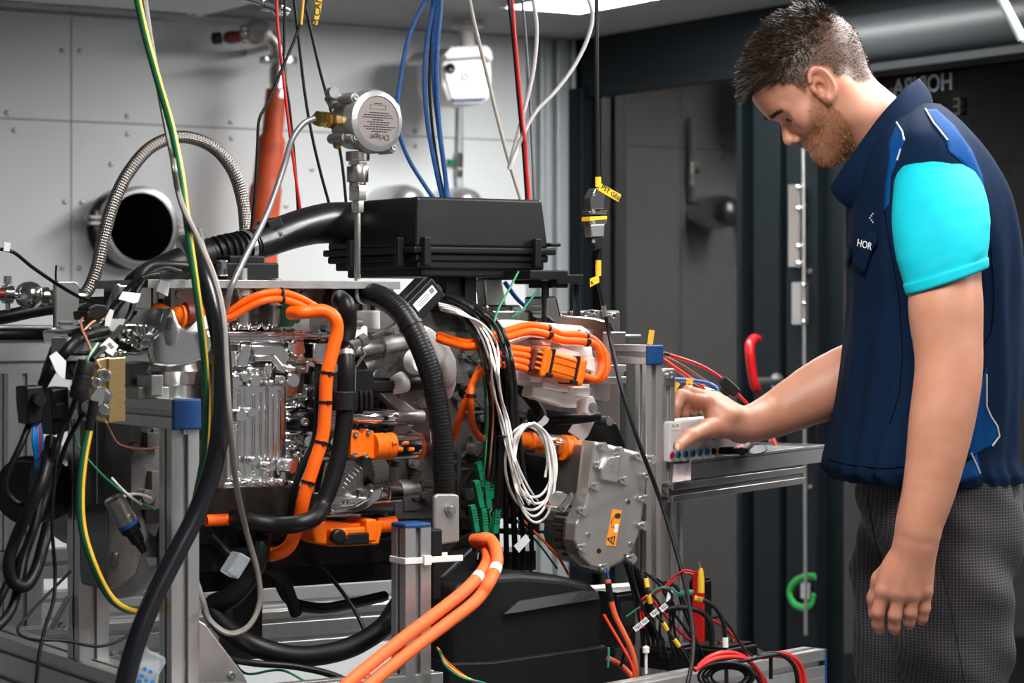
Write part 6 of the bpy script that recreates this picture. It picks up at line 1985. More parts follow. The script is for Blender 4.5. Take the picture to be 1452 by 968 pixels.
body = link('body', me, skin, man, smooth=180)
# eye and brow
for s_ in (1, -1):
    c0 = HO + HM @ Vector((.0545, .0305 * s_, -.0072))
    fw = (HM @ Vector((1, .35 * s_, -.35))).normalized()
    mb = MB().sphere(c0, .0102, 16)
    eo = obj('eye', mb, mat('eye_white', (.62, .56, .52), .3), body)
    mb = MB().lathe(c0 + fw * .0082, fw, [(0, .0058), (.0019, .0046), (.0023, .0005)], 16)
    obj('iris', mb, mat('iris_dark', (.03, .022, .018), .15), eo)

# strands: hair, brow, beard
def strands(name, m, roots, dirs, lens, width, bend, segs=3, seed=1):
    q = np.random.RandomState(seed); N = len(roots)
    vs = []; fs = []
    side = np.cross(dirs, q.normal(size=(N, 3))); side /= np.linalg.norm(side, axis=1)[:, None] + 1e-9
    V = np.zeros((N, (segs + 1) * 2, 3)); p = roots.copy(); dcur = dirs.copy()
    for j in range(segs + 1):
        wdt = width * (1 - .75 * j / segs)
        V[:, 2 * j] = p - side * wdt[:, None]; V[:, 2 * j + 1] = p + side * wdt[:, None]
        dcur = dcur + bend; dcur /= np.linalg.norm(dcur, axis=1)[:, None]
        p = p + dcur * (lens / segs)[:, None]
    Fq = []
    base = np.arange(N) * (segs + 1) * 2
    for j in range(segs):
        Fq.append(np.stack([base + 2 * j, base + 2 * j + 1, base + 2 * j + 3, base + 2 * j + 2], 1))
    me = npmesh(name, V.reshape(-1, 3), np.concatenate(Fq))
    o = link(name, me, m, body, smooth=180, norm=False)
    return o
me.calc_loop_triangles() if hasattr(me, 'calc_loop_triangles') else None
# vertex normals of the head in head axes
fn = np.cross(hv[hq[:, 2]] - hv[hq[:, 0]], hv[hq[:, 3]] - hv[hq[:, 1]])
vn = np.zeros_like(hv)
for c_ in range(4): np.add.at(vn, hq[:, c_], fn)
vn /= np.linalg.norm(vn, axis=1)[:, None] + 1e-12
q = np.random.RandomState(3)
def pick(mask, n):
    ids = np.nonzero(mask)[0]
    if len(ids) == 0: return ids
    return ids[q.randint(0, len(ids), n)]
HAIR = mat('dark_brown_hair', (.040, .027, .019), .38, var=.7, vscale=350)
HAIRS = mat('short_brown_hair', (.050, .033, .024), .5, var=.4, vscale=300)
BEARD = mat('brown_beard', (.30, .125, .05), .5, var=.4, vscale=300)
# the hair grows from a close fade at the sides to a textured top
def to_world(v): return v @ HMn.T + HOn
HN = HMn.T
ids = pick(scalp > .5, 20000)
keep = q.rand(len(ids)) < np.clip(.30 + (hv[ids][:, 2] + .055 + .25 * np.minimum(hv[ids][:, 0], 0) * 0) / .085, .22, 1)
ids = ids[keep]
pv0 = hv[ids]; nn = vn[ids]
lev = pv0[:, 2] - (.030 + .35 * np.maximum(-pv0[:, 0] - .03, 0) - .10 * np.maximum(pv0[:, 0], 0)) - .15 * np.abs(pv0[:, 1])
aa = np.clip(lev / .035 + .35, 0, 1); aa = aa * aa * (3 - 2 * aa)
front = np.clip((pv0[:, 0] + .02) / .09, 0, 1)
cl_ = np.array([[mnoise.noise(Vector(p) * 75), mnoise.noise(Vector(p) * 75 + Vector((9, 3, 1))), mnoise.noise(Vector(p) * 75 + Vector((4, 7, 5)))] for p in pv0])
top_d = nn * .95 + np.array([[.45, 0, .12]]) + cl_ * 1.0
side_d = nn * .55 + np.array([[-.4, 0, -.6]]) + cl_ * .25
dr = top_d * aa[:, None] + side_d * (1 - aa[:, None]) + q.normal(scale=.11, size=nn.shape)
dr /= np.linalg.norm(dr, axis=1)[:, None]
ln = (.0028 + (.0135 + .007 * front) * aa) * q.uniform(.7, 1.2, len(ids))
bend = np.array([.13, 0, -.05])
strands('hair', HAIR, to_world(pv0 + q.normal(scale=.0012, size=nn.shape)), dr @ HN, ln, .0004 + .00028 * aa, bend @ HN, 4, 1)
ids = pick((beard_s > .45) & (np.random.RandomState(5).rand(len(beard_s)) < .35 + .65 * np.clip((-.04 - hv[:, 2]) / .05, 0, 1)), 4200)
nn = vn[ids]; dn = np.zeros_like(nn); dn[:, 2] = -.8; dn[:, 0] = .15
dr = nn * .55 + dn + q.normal(scale=.22, size=nn.shape); dr /= np.linalg.norm(dr, axis=1)[:, None]
strands('beard', BEARD, to_world(hv[ids] + q.normal(scale=.001, size=nn.shape)), dr @ HN, .0045 * q.uniform(.6, 1.2, len(ids)), np.full(len(ids), .00035), np.zeros(3), 2, 4)
bm_ = (np.abs(np.abs(hv[:, 1]) - .032) < .019) & (np.abs(hv[:, 2] - .0125 + .12 * np.maximum(np.abs(hv[:, 1]) - .036, 0)) < .0035) & (hv[:, 0] > .04)
ids = pick(bm_, 500)
dr = np.zeros((len(ids), 3)); dr[:, 1] = np.sign(hv[ids][:, 1]) * .8; dr[:, 0] = .1; dr[:, 2] = .25; dr = dr + vn[ids] * .35 + q.normal(scale=.15, size=dr.shape); dr /= np.linalg.norm(dr, axis=1)[:, None]
strands('eyebrow', HAIR, to_world(hv[ids]), dr @ HN, .007 * q.uniform(.7, 1.2, len(ids)), np.full(len(ids), .00045), np.zeros(3), 2, 5)

# ---- vest
NAVY = mat('navy_vest', (.0036, .0135, .038), .85, var=.12, vscale=200, bump=.3, bscale=1400, spec=.08)
ROYAL = mat('royal_blue_panel', (.001, .050, .19), .8, bump=.3, bscale=1400, spec=.1)
PIPE = mat('silver_piping', (.45, .45, .47), .5)
vs, fs = body_loft(110, 128, 0, 1.0)
mb = MB(); mb.add(vs, fs)
mb.f.append(tuple(range(128))[::-1]); 
vest = obj('vest', mb, NAVY, man, smooth=180)
BV = BVHTree.FromPolygons([tuple(p) for p in vs], fs)
def hit(px, py, off=.0012, bvh=BV, Y=3.6):
    r = ray(px, py).normalized()
    loc, nr, i, dist = bvh.ray_cast(CAMP, r)
    if loc is None:
        loc, nr, i, dist = bvh.find_nearest(at(px, py, 3.75))
    if nr.dot(r) > 0: nr = -nr
    return loc + nr * off
def patch(name, poly, m, parent, off=.0012, bvh=BV, sub=4):
    bm = bmesh.new()
    dense = []
    for a, b_ in zip(poly, poly[1:] + poly[:1]):
        L_ = math.hypot(b_[0] - a[0], b_[1] - a[1]); k_ = max(1, int(L_ / 6))
        for j in range(k_): dense.append((a[0] + (b_[0] - a[0]) * j / k_, a[1] + (b_[1] - a[1]) * j / k_))
    vv_ = [bm.verts.new((x, y, 0)) for x, y in dense]
    ed = [bm.edges.new((vv_[i], vv_[(i + 1) % len(vv_)])) for i in range(len(vv_))]
    bmesh.ops.triangle_fill(bm, edges=ed, use_beauty=True)
    for _ in range(sub):
        le = [e for e in bm.edges if e.calc_length() > 6]
        if not le: break
        bmesh.ops.subdivide_edges(bm, edges=le, cuts=1)
        bmesh.ops.triangulate(bm, faces=bm.faces[:])
    for v_ in bm.verts: v_.co = hit(v_.co.x, v_.co.y, off, bvh)
    me = bpy.data.meshes.new(name); bm.to_mesh(me); bm.free()
    o = link(name, me, m, parent, smooth=180)
    md = o.modifiers.new('thick', 'SOLIDIFY'); md.thickness = .0012; md.offset = 0
    return o
def seam(name, pts, m, parent, r=.0016, off=.002):
    dense = []
    for a, b_ in zip(pts, pts[1:]):
        k_ = max(2, int(math.hypot(b_[0] - a[0], b_[1] - a[1]) / 5))
        for j in range(k_): dense.append(hit(a[0] + (b_[0] - a[0]) * j / k_, a[1] + (b_[1] - a[1]) * j / k_, off))
    dense.append(hit(*pts[-1], off))
    return obj(name, MB().tube(dense, r, 8), m, parent, smooth=60)
patch('shoulder_panel', [(1312, 156), (1328, 156), (1352, 178), (1378, 215), (1392, 250), (1398, 285), (1388, 262), (1368, 235), (1345, 215), (1340, 196), (1326, 178)], ROYAL, vest)
patch('front_panel', [(1272, 176), (1282, 196), (1283, 202), (1276, 216), (1272, 232), (1264, 250), (1262, 290), (1254, 300), (1256, 262), (1262, 220), (1260, 204)], ROYAL, vest)
patch('side_panel', [(1398, 520), (1388, 545), (1376, 575), (1370, 630), (1372, 650), (1404, 632), (1413, 618), (1412, 605), (1398, 578), (1398, 560)], ROYAL, vest)
patch('hem_gore', [(1340, 690), (1358, 668), (1372, 655), (1384, 644), (1390, 674), (1370, 682)], ROYAL, vest)
hbv, hbf = body_loft(110, 128, -.0016, 1.0)
i0 = 110 - 11
hb = MB(); hb.add(hbv[i0 * 128:], [tuple(k_ - i0 * 128 for k_ in f_) for f_ in hbf if min(f_) >= i0 * 128])
obj('hem_band', hb, NAVY, vest, smooth=180)
seam('piping', [(1312, 156), (1324, 176), (1334, 188), (1343, 200)], PIPE, vest)
seam('piping', [(1272, 175), (1280, 188), (1283, 200)], PIPE, vest)
seam('piping', [(1278, 212), (1273, 228)], PIPE, vest)
seam('piping', [(1398, 530), (1398, 575), (1404, 590), (1413, 604), (1416, 618), (1406, 632)], PIPE, vest)
seam('piping', [(1376, 642), (1382, 656), (1388, 671)], PIPE, vest)
seam('stitched_seam', [(1255, 300), (1262, 350), (1275, 420), (1280, 500), (1275, 560), (1262, 600)], mat('navy_seam_shade', (.002, .006, .016), .9, spec=.03), vest, r=.0009, off=.0006)  # seam lines darker than the vest cloth: the seams' shade is put into the colour
seam('stitched_seam', [(1404, 340), (1410, 420), (1406, 470), (1393, 490)], mat('navy_seam_shade', (.004, .009, .022)), vest, r=.0009, off=.0006)
seam('stitched_seam', [(1174, 650), (1200, 658), (1250, 664), (1300, 660)], mat('navy_seam_shade', (.004, .009, .022)), vest, r=.0009, off=.0006)
# pockets and chest marks
pk = patch('pocket_flap', [(1232, 327), (1246, 330), (1247, 345), (1238, 360), (1229, 388), (1212, 373), (1222, 352)], NAVY, vest, off=.005)
patch('pocket_flap', [(1203, 352), (1207, 346), (1209, 362), (1206, 380), (1201, 378)], NAVY, vest, off=.004)
def vest_text(s, px, py, size, m, rot, off=.0065):
    p = hit(px, py, off); p2 = hit(px + 6, py, off)
    x = (p2 - p).normalized(); z = x.cross(ZU).normalized()
    if z.y > 0: z = -z
    y = z.cross(x)
    M = Matrix(((x.x, y.x, z.x, p.x), (x.y, y.y, z.y, p.y), (x.z, y.z, z.z, p.z), (0, 0, 0, 1))) @ Matrix.Rotation(math.radians(rot), 4, 'Z')
    return lettering(s, size, M, m, vest, ext=.0004)
vest_text('HOR', 1230, 347, .0165, WHITEL, -12)
mb = MB()
for i in range(5):
    p = hit(1237 + 2.2 * math.cos(i * 1.6), 309 + (i - 2) * 3, .002)
    mb.sphere(p, .0016, 8)
obj('emblem', mb, mat('emblem_grey', (.35, .38, .45), .5), vest)['kind'] = 'stuff'
# collar
def mirror_pts(pts):      # (px, py, offset towards camera); mirrored copy on the far side
    return [at(x, y, YM - o) for x, y, o in pts], [at(x, y, YM + o) for x, y, o in pts[::-1]]
top = [(1178, 266, .020), (1196, 238, .050), (1218, 206, .070), (1244, 170, .078), (1268, 142, .070), (1288, 122, .044), (1302, 112, .0)]
bot = [(1206, 296, .040), (1224, 272, .082), (1250, 244, .105), (1274, 214, .112), (1296, 186, .096), (1312, 166, .060), (1322, 152, .0)]
tn, tfr = mirror_pts(top); bn, bfr = mirror_pts(bot)
T_ = spline(tn + tfr[1:], 5); B_ = spline(bn + bfr[1:], 5)
vs = []; nrow = 7
for j in range(nrow):
    t = j / (nrow - 1)
    for a, b_ in zip(T_, B_):
        p = a.lerp(b_, t); c0 = at(1262, 200, YM)
        out = Vector((p.x - c0.x, p.y - c0.y, 0)).normalized()
        vs.append(p + out * .006 * math.sin(math.pi * t))
m_ = len(T_)
fs = [(j * m_ + i, j * m_ + i + 1, (j + 1) * m_ + i + 1, (j + 1) * m_ + i) for j in range(nrow - 1) for i in range(m_ - 1)]
mb = MB(); mb.add(vs, fs)
col_ = obj('collar', mb, NAVY, vest, smooth=180)
md = col_.modifiers.new('thick', 'SOLIDIFY'); md.thickness = .004; md.offset = 0
md = col_.modifiers.new('soft', 'BEVEL'); md.width = .001; md.segments = 2

# ---- turquoise shirt sleeve
TURQ = mat('turquoise_shirt', (.0, .46, .56), .75, var=.06, vscale=25, bump=.2, bscale=1600, spec=.25)
sl = [(1322.0, 204, 4.0, 3.8, 0), (1322.0, 206, 18.0, 3.8, 1), (1321.5, 211, 28.5, 3.79, 2), (1322.0, 220, 39.0, 3.78, 3), (1323.5, 233, 49.5, 3.765, 4), (1326.0, 250, 58.0, 3.75, 6), (1330.0, 275, 65.0, 3.73, 8), (1333.0, 302, 69.0, 3.71, 10), (1335.5, 330, 69.5, 3.695, 12), (1337.5, 352, 67.5, 3.685, 14), (1340.0, 372, 64.0, 3.677, 17), (1341.0, 383, 62.0, 3.674, 18), (1341.25, 385, 63.25, 3.673, 18), (1342.75, 397, 61.75, 3.67, 19), (1343.0, 399, 60.0, 3.67, 19)]
def sleeve(parts, sub):
    vs = []; ns = 64; rows = []
    n = len(parts) - 1
    for i in range(n * sub + 1):
        t = i / sub; a = min(int(t), n - 1); fr = t - a
        rows.append([parts[a][c_] + (parts[a + 1][c_] - parts[a][c_]) * fr for c_ in range(5)])
    for (x, y, r, Y, tl) in rows:
        c0 = at(x, y, Y); rm = r * Y / F
        ca, sa = math.cos(math.radians(tl)), math.sin(math.radians(tl))
        for k_ in range(ns):
            th = 2 * math.pi * k_ / ns
            dx, dy = math.cos(th) * rm, math.sin(th) * rm * .95
            w = 1 + .018 * mnoise.noise(Vector((th * 1.4, y * .03, 3))) + .012 * mnoise.noise(Vector((th * 3 + y * .03, y * .06, 8)))
            vs.append(Vector((c0.x + dx * ca * w, c0.y + dy * w, c0.z + dx * sa * w)))
    nr = len(rows)
    fs = [(i * ns + k_, i * ns + (k_ + 1) % ns, (i + 1) * ns + (k_ + 1) % ns, (i + 1) * ns + k_) for i in range(nr - 1) for k_ in range(ns)]
    mb = MB(); mb.add(vs, fs); mb.f.append(tuple(range(ns))[::-1])
    return mb
so = obj('shirt_sleeve', sleeve(sl, 4), TURQ, man, smooth=50)
md = so.modifiers.new('thick', 'SOLIDIFY'); md.thickness = .003; md.offset = -1
# far sleeve
fsl = [(1300, 230, 4.12, .06), (1296, 300, 4.13, .070), (1290, 400, 4.12, .066)]
mb = MB().tube(spline([at(x, y, Y) for x, y, Y, r in fsl], 6), .064, 24)
obj('shirt_sleeve', mb, TURQ, man, smooth=50)
# armhole edge of the vest
# ---- trousers
CHECK = bpy.data.materials.new('grey_check_cloth'); CHECK.use_nodes = True
nt = CHECK.node_tree; b = nt.nodes['Principled BSDF']; b.inputs['Roughness'].default_value = .8
tc = nt.nodes.new('ShaderNodeTexCoord'); sp = nt.nodes.new('ShaderNodeSeparateXYZ'); nt.links.new(tc.outputs['Object'], sp.inputs[0])
def mth(op, x, y):
    n = nt.nodes.new('ShaderNodeMath'); n.operation = op
    for i, q_ in enumerate((x, y)):
        if isinstance(q_, (int, float)): n.inputs[i].default_value = q_
        else: nt.links.new(q_, n.inputs[i])
    return n.outputs[0]
gz = mth('GREATER_THAN', mth('FRACT', mth('MULTIPLY', sp.outputs[2], 210.0), 0.0), .62)
gx_ = mth('GREATER_THAN', mth('FRACT', mth('MULTIPLY', sp.outputs[0], 190.0), 0.0), .62)
gsum = mth('MULTIPLY', mth('ADD', gz, gx_), .5)
mx = nt.nodes.new('ShaderNodeMix'); mx.data_type = 'RGBA'; mx.inputs[6].default_value = (.012, .011, .013, 1); mx.inputs[7].default_value = (.085, .076, .088, 1)
nt.links.new(gsum, mx.inputs[0]); nt.links.new(mx.outputs[2], b.inputs['Base Color'])
def AZ(px, z, Y): 
    return (at(px, 440, Y).x, Y, z)
nl = [AZ(1345, .985, 3.83), AZ(1350, .87, 3.82), AZ(1353, .78, 3.82), AZ(1362, .52, 3.82), AZ(1372, .30, 3.83), AZ(1378, .10, 3.83)]
fl_ = [AZ(1312, .985, 4.01), AZ(1292, .87, 4.02), AZ(1287, .78, 4.02), AZ(1275, .52, 4.03), AZ(1292, .30, 4.03), AZ(1300, .10, 4.03)]
lr = [.098, .092, .086, .070, .064, .062]
lo, hi = bounds(nl + fl_, .12); lo = (lo[0], lo[1], .06); hi = (hi[0] + .03, hi[1], 1.13)
G = grid(lo, hi, .006)
dn_ = chain(G, nl, lr, .03); df_ = chain(G, fl_, lr, .03)
d = smin(dn_, df_, .018)
d = smin(d, s_ell(G, (at(1328, 440, YM).x, YM, 1.01), (.128, .185, .13)), .03)
d = smin(d, s_ell(G, (at(1382, 440, YM).x, YM, .955), (.075, .155, .10)), .03)
wr1 = np.sin(G[2] * 70 + G[0] * 25 + 2 * np.sin(G[1] * 18)) * np.sin(G[0] * 19 + G[2] * 9 + 1)
d = d + .0035 * wr1 + .003 * np.sin(G[0] * 40 + G[2] * 33 + G[1] * 21)
d = smax(d, -(G[2] - .075), .004)
pv, pq = surface_nets(d, lo, .006)
pv = smooth_mesh(pv, pq, 3, .5)
tro = link('trousers', npmesh('trousers', pv, pq), CHECK, man, smooth=180)
BT = BVHTree.FromPolygons(pv.tolist(), pq.tolist())
def tseam(pts):
    dn = []
    for a, b_ in zip(pts, pts[1:]):
        for j in range(8): dn.append(hit(a[0] + (b_[0] - a[0]) * j / 8, a[1] + (b_[1] - a[1]) * j / 8, .0003, BT))
    return obj('seam', MB().tube(dn, .0011, 6), mat('seam_black', (.008, .008, .009), .8), tro)
tseam([(1330, 770), (1338, 820), (1350, 870), (1370, 980)])
tseam([(1230, 705), (1240, 760), (1250, 800), (1262, 850)])
tseam([(1436, 692), (1438, 700), (1439, 706)])
for Yc, pxc in ((3.83, 1378), (4.03, 1300)):
    a0 = AZ(pxc, .06, Yc); x0 = a0[0]
    G = grid((x0 - .23, Yc - .07, -.012), (x0 + .10, Yc + .07, .14), .006)
    d = s_cone(G, (x0 + .02, Yc, .06), (x0 - .10, Yc, .045), .05, .042)
    d = smin(d, s_cone(G, (x0 - .10, Yc, .04), (x0 - .17, Yc, .035), .042, .03), .03)
    d = smin(d, s_cone(G, (x0, Yc, .07), (x0, Yc, .13), .045, .045), .03)
    d = smax(d, -(G[2] - .0), .004)
    v_, q_ = surface_nets(d, (x0 - .23, Yc - .07, -.012), .006)
    link('shoe', npmesh('shoe', v_, q_), BLACKP, man, smooth=180)
# thumb nail and finger nails that show
for (x, y, Y, r) in ((960.5, 634, 3.8395, .0062),):
    mb = MB().sphere(at(x, y, Y), r, 12, .75, .45, .95)
    obj('fingernail', mb, mat('nail', (.72, .42, .33), .3), body)

# ------------------------------------------------------------------ instrument tray on the right
TZ = 1.055
def tz(px, py, z=TZ): return onz(px, py, z)
tA, tB = tz(950, 660), tz(1176, 633)
tt = (tB - tA).normalized(); tn_ = Vector((tt.y, -tt.x, 0))
tray = thing('instrument_tray', 'polished sheet metal tray on aluminium rails beside the technician', 'tray', tA.lerp(tB, .5)); tray.location.z = 0
TRAYM = mat('polished_sheet', (.55, .55, .56), .2, .95, rvar=.05)
tL = tz(980, 656)
poly = [tz(953, 684), tz(980, 680), tL, tB, tB - tn_ * .30, tz(956, 640)]
obj('sheet', slab(poly, ZU * -.002), TRAYM, tray, smooth=0)
obj('front_lip', slab([tL + ZU * .004, tB + ZU * .004, tB - ZU * .026, tL - ZU * .026], -tn_ * .003), mat('lip_steel', (.55, .55, .56), .42, .9), tray, smooth=0)
obj('end_lip', slab([tB + ZU * .004, tB - tn_ * .3 + ZU * .004, tB - tn_ * .3 - ZU * .026, tB - ZU * .026], -tt * .003), TRAYM, tray, smooth=0)
tC = tz(1146, 637)
profile('support_rail', tA + tt * .02 + ZU * -.045 - tn_ * .02, tC + ZU * -.045 - tn_ * .02, .03, .03, tray, ZU)
profile('support_rail', tC - tt * .16 + ZU * -.045 - tn_ * .26, tC + ZU * -.045 - tn_ * .26, .03, .03, tray, ZU)
for q0 in (tC - tn_ * .26 - tt * .02, tC - tn_ * .26 - tt * .13):
    profile('leg', Vector((q0.x, q0.y, 0)), Vector((q0.x, q0.y, TZ - .06)), .03, .03, tray, tt)
# measuring module
mod = thing('measuring_module', 'white measuring module with a row of blue sockets under the hand', 'instrument', tz(985, 654))
mA, mB = tz(951.5, 657.2), tz(1046, 647.5)
mt = (mB - mA).normalized(); mn = Vector((mt.y, -mt.x, 0)); ml = (mB - mA).length
def mM(s, z, o=0.0):
    p = mA + mt * s + ZU * z + mn * o
    return Matrix(((mt.x, 0, mn.x, p.x), (mt.y, 0, mn.y, p.y), (0, 1, 0, p.z), (0, 0, 0, 1)))
MODW = mat('module_grey_white', (.62, .60, .60), .45)
mh_ = .067
obj('case', slab([mA + ZU * .002, mB + ZU * .002, mB + ZU * mh_, mA + ZU * mh_], -mn * .06), MODW, mod, smooth=0, bevel=.003)
for i, x in enumerate((957.7, 968, 978, 988, 998, 1008, 1018)):
    s = ml * (x - 949) / 97.0 * 1.02
    c_ = mat('socket_blue', (.01, .13, .32), .35) if i < 5 else BLACKP
    mb = MB().lathe(mM(s, .0135).translation, mn, [(0, .0056), (.003, .0056), (.004, .0046), (.004, .0030), (.001, .0028)], 20)
    so_ = obj('socket', mb, c_, mod)
    so_['label'] = 'blue round socket' if i < 5 else 'black round socket'
    mb = MB().box((0, 0, 0), (.0105, .0045, .0008), mM(s, .0045, .0002))
    obj('socket_label', mb, WHITEL, mod, smooth=0)
    if i in (3, 4, 5):
        obj('indicator', MB().box((0, 0, 0), (.002, .006, .0008), mM(s, .034, .0003)), INK, mod, smooth=0)
obj('red_socket', MB().lathe(mM(-.0 + .0015, .0135).translation, mn, [(0, .005), (.003, .005)], 16), REDC, mod)
lb = obj('name_label', MB().box((0, 0, 0), (.03, .012, .0006), mM(.014, .060, .0003)), WHITEL, mod, smooth=0)
lettering('ZA-150', .007, mM(.012, .060, .0008), GREYINK, lb, ext=.0002)
mb = MB()
for s_ in (.036, .07, .1): mb.box((0, 0, 0), (.0006, .05, .0006), mM(s_, .04, .0001))
obj('front_line', mb, mat('line_grey', (.45, .44, .44), .5), mod, smooth=0)
mb = MB().box((0, .0, 0), (.046, .034, .03), mM(.036, mh_ + .016, -.042))
obj('clear_terminal', mb, mat('clear_terminal', (.62, .64, .60), .3), mod, smooth=0, bevel=.003)
mb = MB().tube(spline([mM(.0 + ml * .73, .0135, .004).translation, mM(ml * .85, .012, .02).translation, tz(1052, 640, TZ + .012), tz(1064, 630, TZ + .012)], 6), .0062, 12)
mb.box((0, 0, 0), (.022, .012, .012), mM(ml * .76, .0135, .010))
tag(obj('test_plug', mb, BLACKP, None), 'black test plug in the last socket of the module', 'plug')
mb = MB().box((0, 0, 0), (.06, .007, .014), mM(ml + .033, .012, -.02))
tag(obj('red_clip', mb, REDC, None, smooth=0, bevel=.002), 'red clip lying on the tray behind the module', 'clip')
mb = MB().tube(spline([tz(x, y, TZ + .004) for x, y in ((1046, 628), (1052, 636), (1066, 644), (1080, 642), (1087, 635), (1078, 630), (1062, 630), (1056, 640))], 6), .0013, 8)
tag(obj('wire_loop', mb, RUBBER, None), 'thin black wire loop lying on the tray', 'wire')
def tw(px, py, Y=4.06): return at(px, py, Y)
def freecable(name, label, cat, pts, r, m, group=None, n=10):
    w = [p if isinstance(p, Vector) else at(p[0], p[1], p[2]) for p in pts]
    path = spline(w, 7); mid = path[len(path) // 2]
    path = make_room(path, r * mid.y / F)
    o = obj(name, MB().tube(path, r * mid.y / F, n), m, None, smooth=60, norm=False)
    PATHS[o.name] = (path, r * mid.y / F)
    return tag(o, label, cat, group)
g_ = 'test leads above the module'
o = freecable('test_lead', 'upper red test lead running from the post into the fuse holder', 'wire', [(925, 497, 3.95), (945, 502, 4.0), (965, 508, 4.02), (995, 519, 4.05), (1022, 536, 4.07), (1042, 555, 4.08), (1062, 575, 4.09), (1080, 596, 4.12), (1092, 625, 4.2)], 2.6, REDC, g_)
ring(o, 945, 502, RUBBER, 'black_sleeve', w=16, extra=1.15)
fh = thing('fuse_holder', 'black inline fuse holder on the red test lead', 'fuse holder', tw(1036, 570))
A = Matrix.Translation(tw(1034, 548)) @ Matrix.Rotation(math.radians(42), 4, 'Y')
obj('barrel', MB().box((0, 0, 0), (.036, .014, .018), A), BLACKP, fh, smooth=0, bevel=.003)
obj('barrel_clip', MB().box((.0, 0, -.014), (.018, .010, .016), A).box((.014, 0, -.022), (.006, .008, .012), A), BLACKP, fh, smooth=0, bevel=.002)
freecable('test_lead', 'lower red test lead passing behind the hand', 'wire', [(930, 503, 4.0), (955, 520, 4.03), (985, 541, 4.08), (1005, 553, 4.1), (1030, 568, 4.12), (1058, 582, 4.15), (1085, 600, 4.2), (1100, 630, 4.25)], 3.2, mat('orange_red_cable', (.75, .04, .008), .4), g_)
freecable('test_lead', 'brown test lead between the two red leads', 'wire', [(930, 500, 4.02), (960, 514, 4.05), (990, 533, 4.1), (1020, 554, 4.14), (1045, 580, 4.17), (1060, 600, 4.2)], 2.0, BROWNW, g_)
o = freecable('test_lead', 'dark blue test lead above the hand', 'wire', [(935, 537, 3.96), (960, 538, 4.0), (985, 540, 4.03), (1008, 545, 4.05), (1017, 551, 4.045), (1019, 560, 4.04)], 3.0, BLUEW, g_)
for x, y, a_ in ((955, 550, 35), (977, 547, 8)):
    A = Matrix.Translation(tw(x, y, 4.0)) @ Matrix.Rotation(math.radians(a_), 4, 'Y')
    yt = obj('yellow_tag', MB().box((0, 0, 0), (.011, .0012, .024), A), YELLOW, o, smooth=0)
    obj('tag_print', MB().box((0, -.0009, .003), (.006, .0004, .0012), A).box((0, -.0009, -.002), (.006, .0004, .0012), A).box((0, -.0009, -.006), (.005, .0004, .0012), A), INK, yt, smooth=0)['kind'] = 'stuff'
freecable('test_lead', 'short silver ended lead lying under the red lead', 'wire', [(998, 551, 4.06), (1006, 553, 4.06), (1013, 555, 4.06)], 2.4, CHROME, g_)
A = Matrix.Translation(at(923, 478, 3.97)) @ Matrix.Rotation(math.radians(8), 4, 'Y')
tag(obj('yellow_tag', MB().box((0, 0, 0), (.009, .002, .024), A), YELLOW, None, smooth=0), 'yellow tag standing up behind the blue capped post', 'tag')

# ------------------------------------------------------------------ connector hanging on the long black cable
hcv = -.13
lc_ = cable('sensor_cable', 'long black cable hanging from the ceiling past the right post to the floor', 'cable',
      [(846, 0, hcv), (846, 80, hcv), (847, 170, hcv), (848, 250, hcv), (849, 300, hcv), (849, 350, hcv), (849, 400, hcv), (855, 430, hcv), (864, 475, hcv), (880, 545, hcv - .05), (905, 625, hcv - .075), (935, 705, hcv - .08), (957, 775, hcv - .12), (974, 840, hcv - .17), (983, 900, hcv - .24), (981, 940, hcv - .29), (972, 985, hcv - .31), (962, 1080, hcv - .32)], 3.1, RUBBER, up=True)
def kpx(px, py, v): return P(px, py, v).y / F
dsub = thing('serial_connector', 'pair of silver serial connectors joined on the hanging cable', 'connector', P(849, 355, hcv))
for nm, poly, v0, m in (('upper_shell', [(844, 267), (852, 266), (858, 272), (859, 296), (839, 298), (838, 280)], -.012, CHROME), ('lower_shell', [(838, 318), (858, 317), (857, 336), (839, 336)], -.012, STEEL),
                 ('boot', [(840, 336), (857, 336), (855, 353), (845, 355)], -.01, BLACKP)):
    plate(nm, poly, hcv + v0, .02, m, dsub, bevel=.002)
for y in (299, 313): plate('flange', [(836, y), (861, y - 1), (861, y + 4), (836, y + 5)], hcv - .012, .022, CHROME, dsub, bevel=.001)
bolts(dsub, [P(841, y, hcv - .014) for y in (276, 300, 315, 342)], -D2, BOLT_S, .45)
plate('yellow_band', [(837, 307), (861, 306), (861, 311), (837, 313)], hcv - .0135, .024, YELLOW, dsub, bevel=.0005)
dtag = plate('yellow_tag', [(851, 259), (881, 276), (877, 286), (849, 270)], hcv - .014, .001, YELLOW, dsub, bevel=0)
rigtext('PST GE6', 866, 273, hcv - .0145, .0105, INK, dtag, rot=-29)
ring(lc_, 847, 256, YELLOW, 'yellow_band', w=14, extra=1.4)
ring(lc_, 849, 376, YELLOW, 'yellow_band', w=12, extra=1.3); ring(lc_, 849, 388, YELLOW, 'yellow_band', w=10, extra=1.3)
d2_ = plate('yellow_tag', [(837, 395), (849, 390), (850, 400), (837, 407)], hcv - .01, .001, YELLOW, lc_, bevel=0)
rigtext('K', 840, 401, hcv - .0105, .008, INK, d2_, rot=20)
ring(lc_, 858, 440, GREYC, 'grey_sleeve', w=16, extra=1.1)

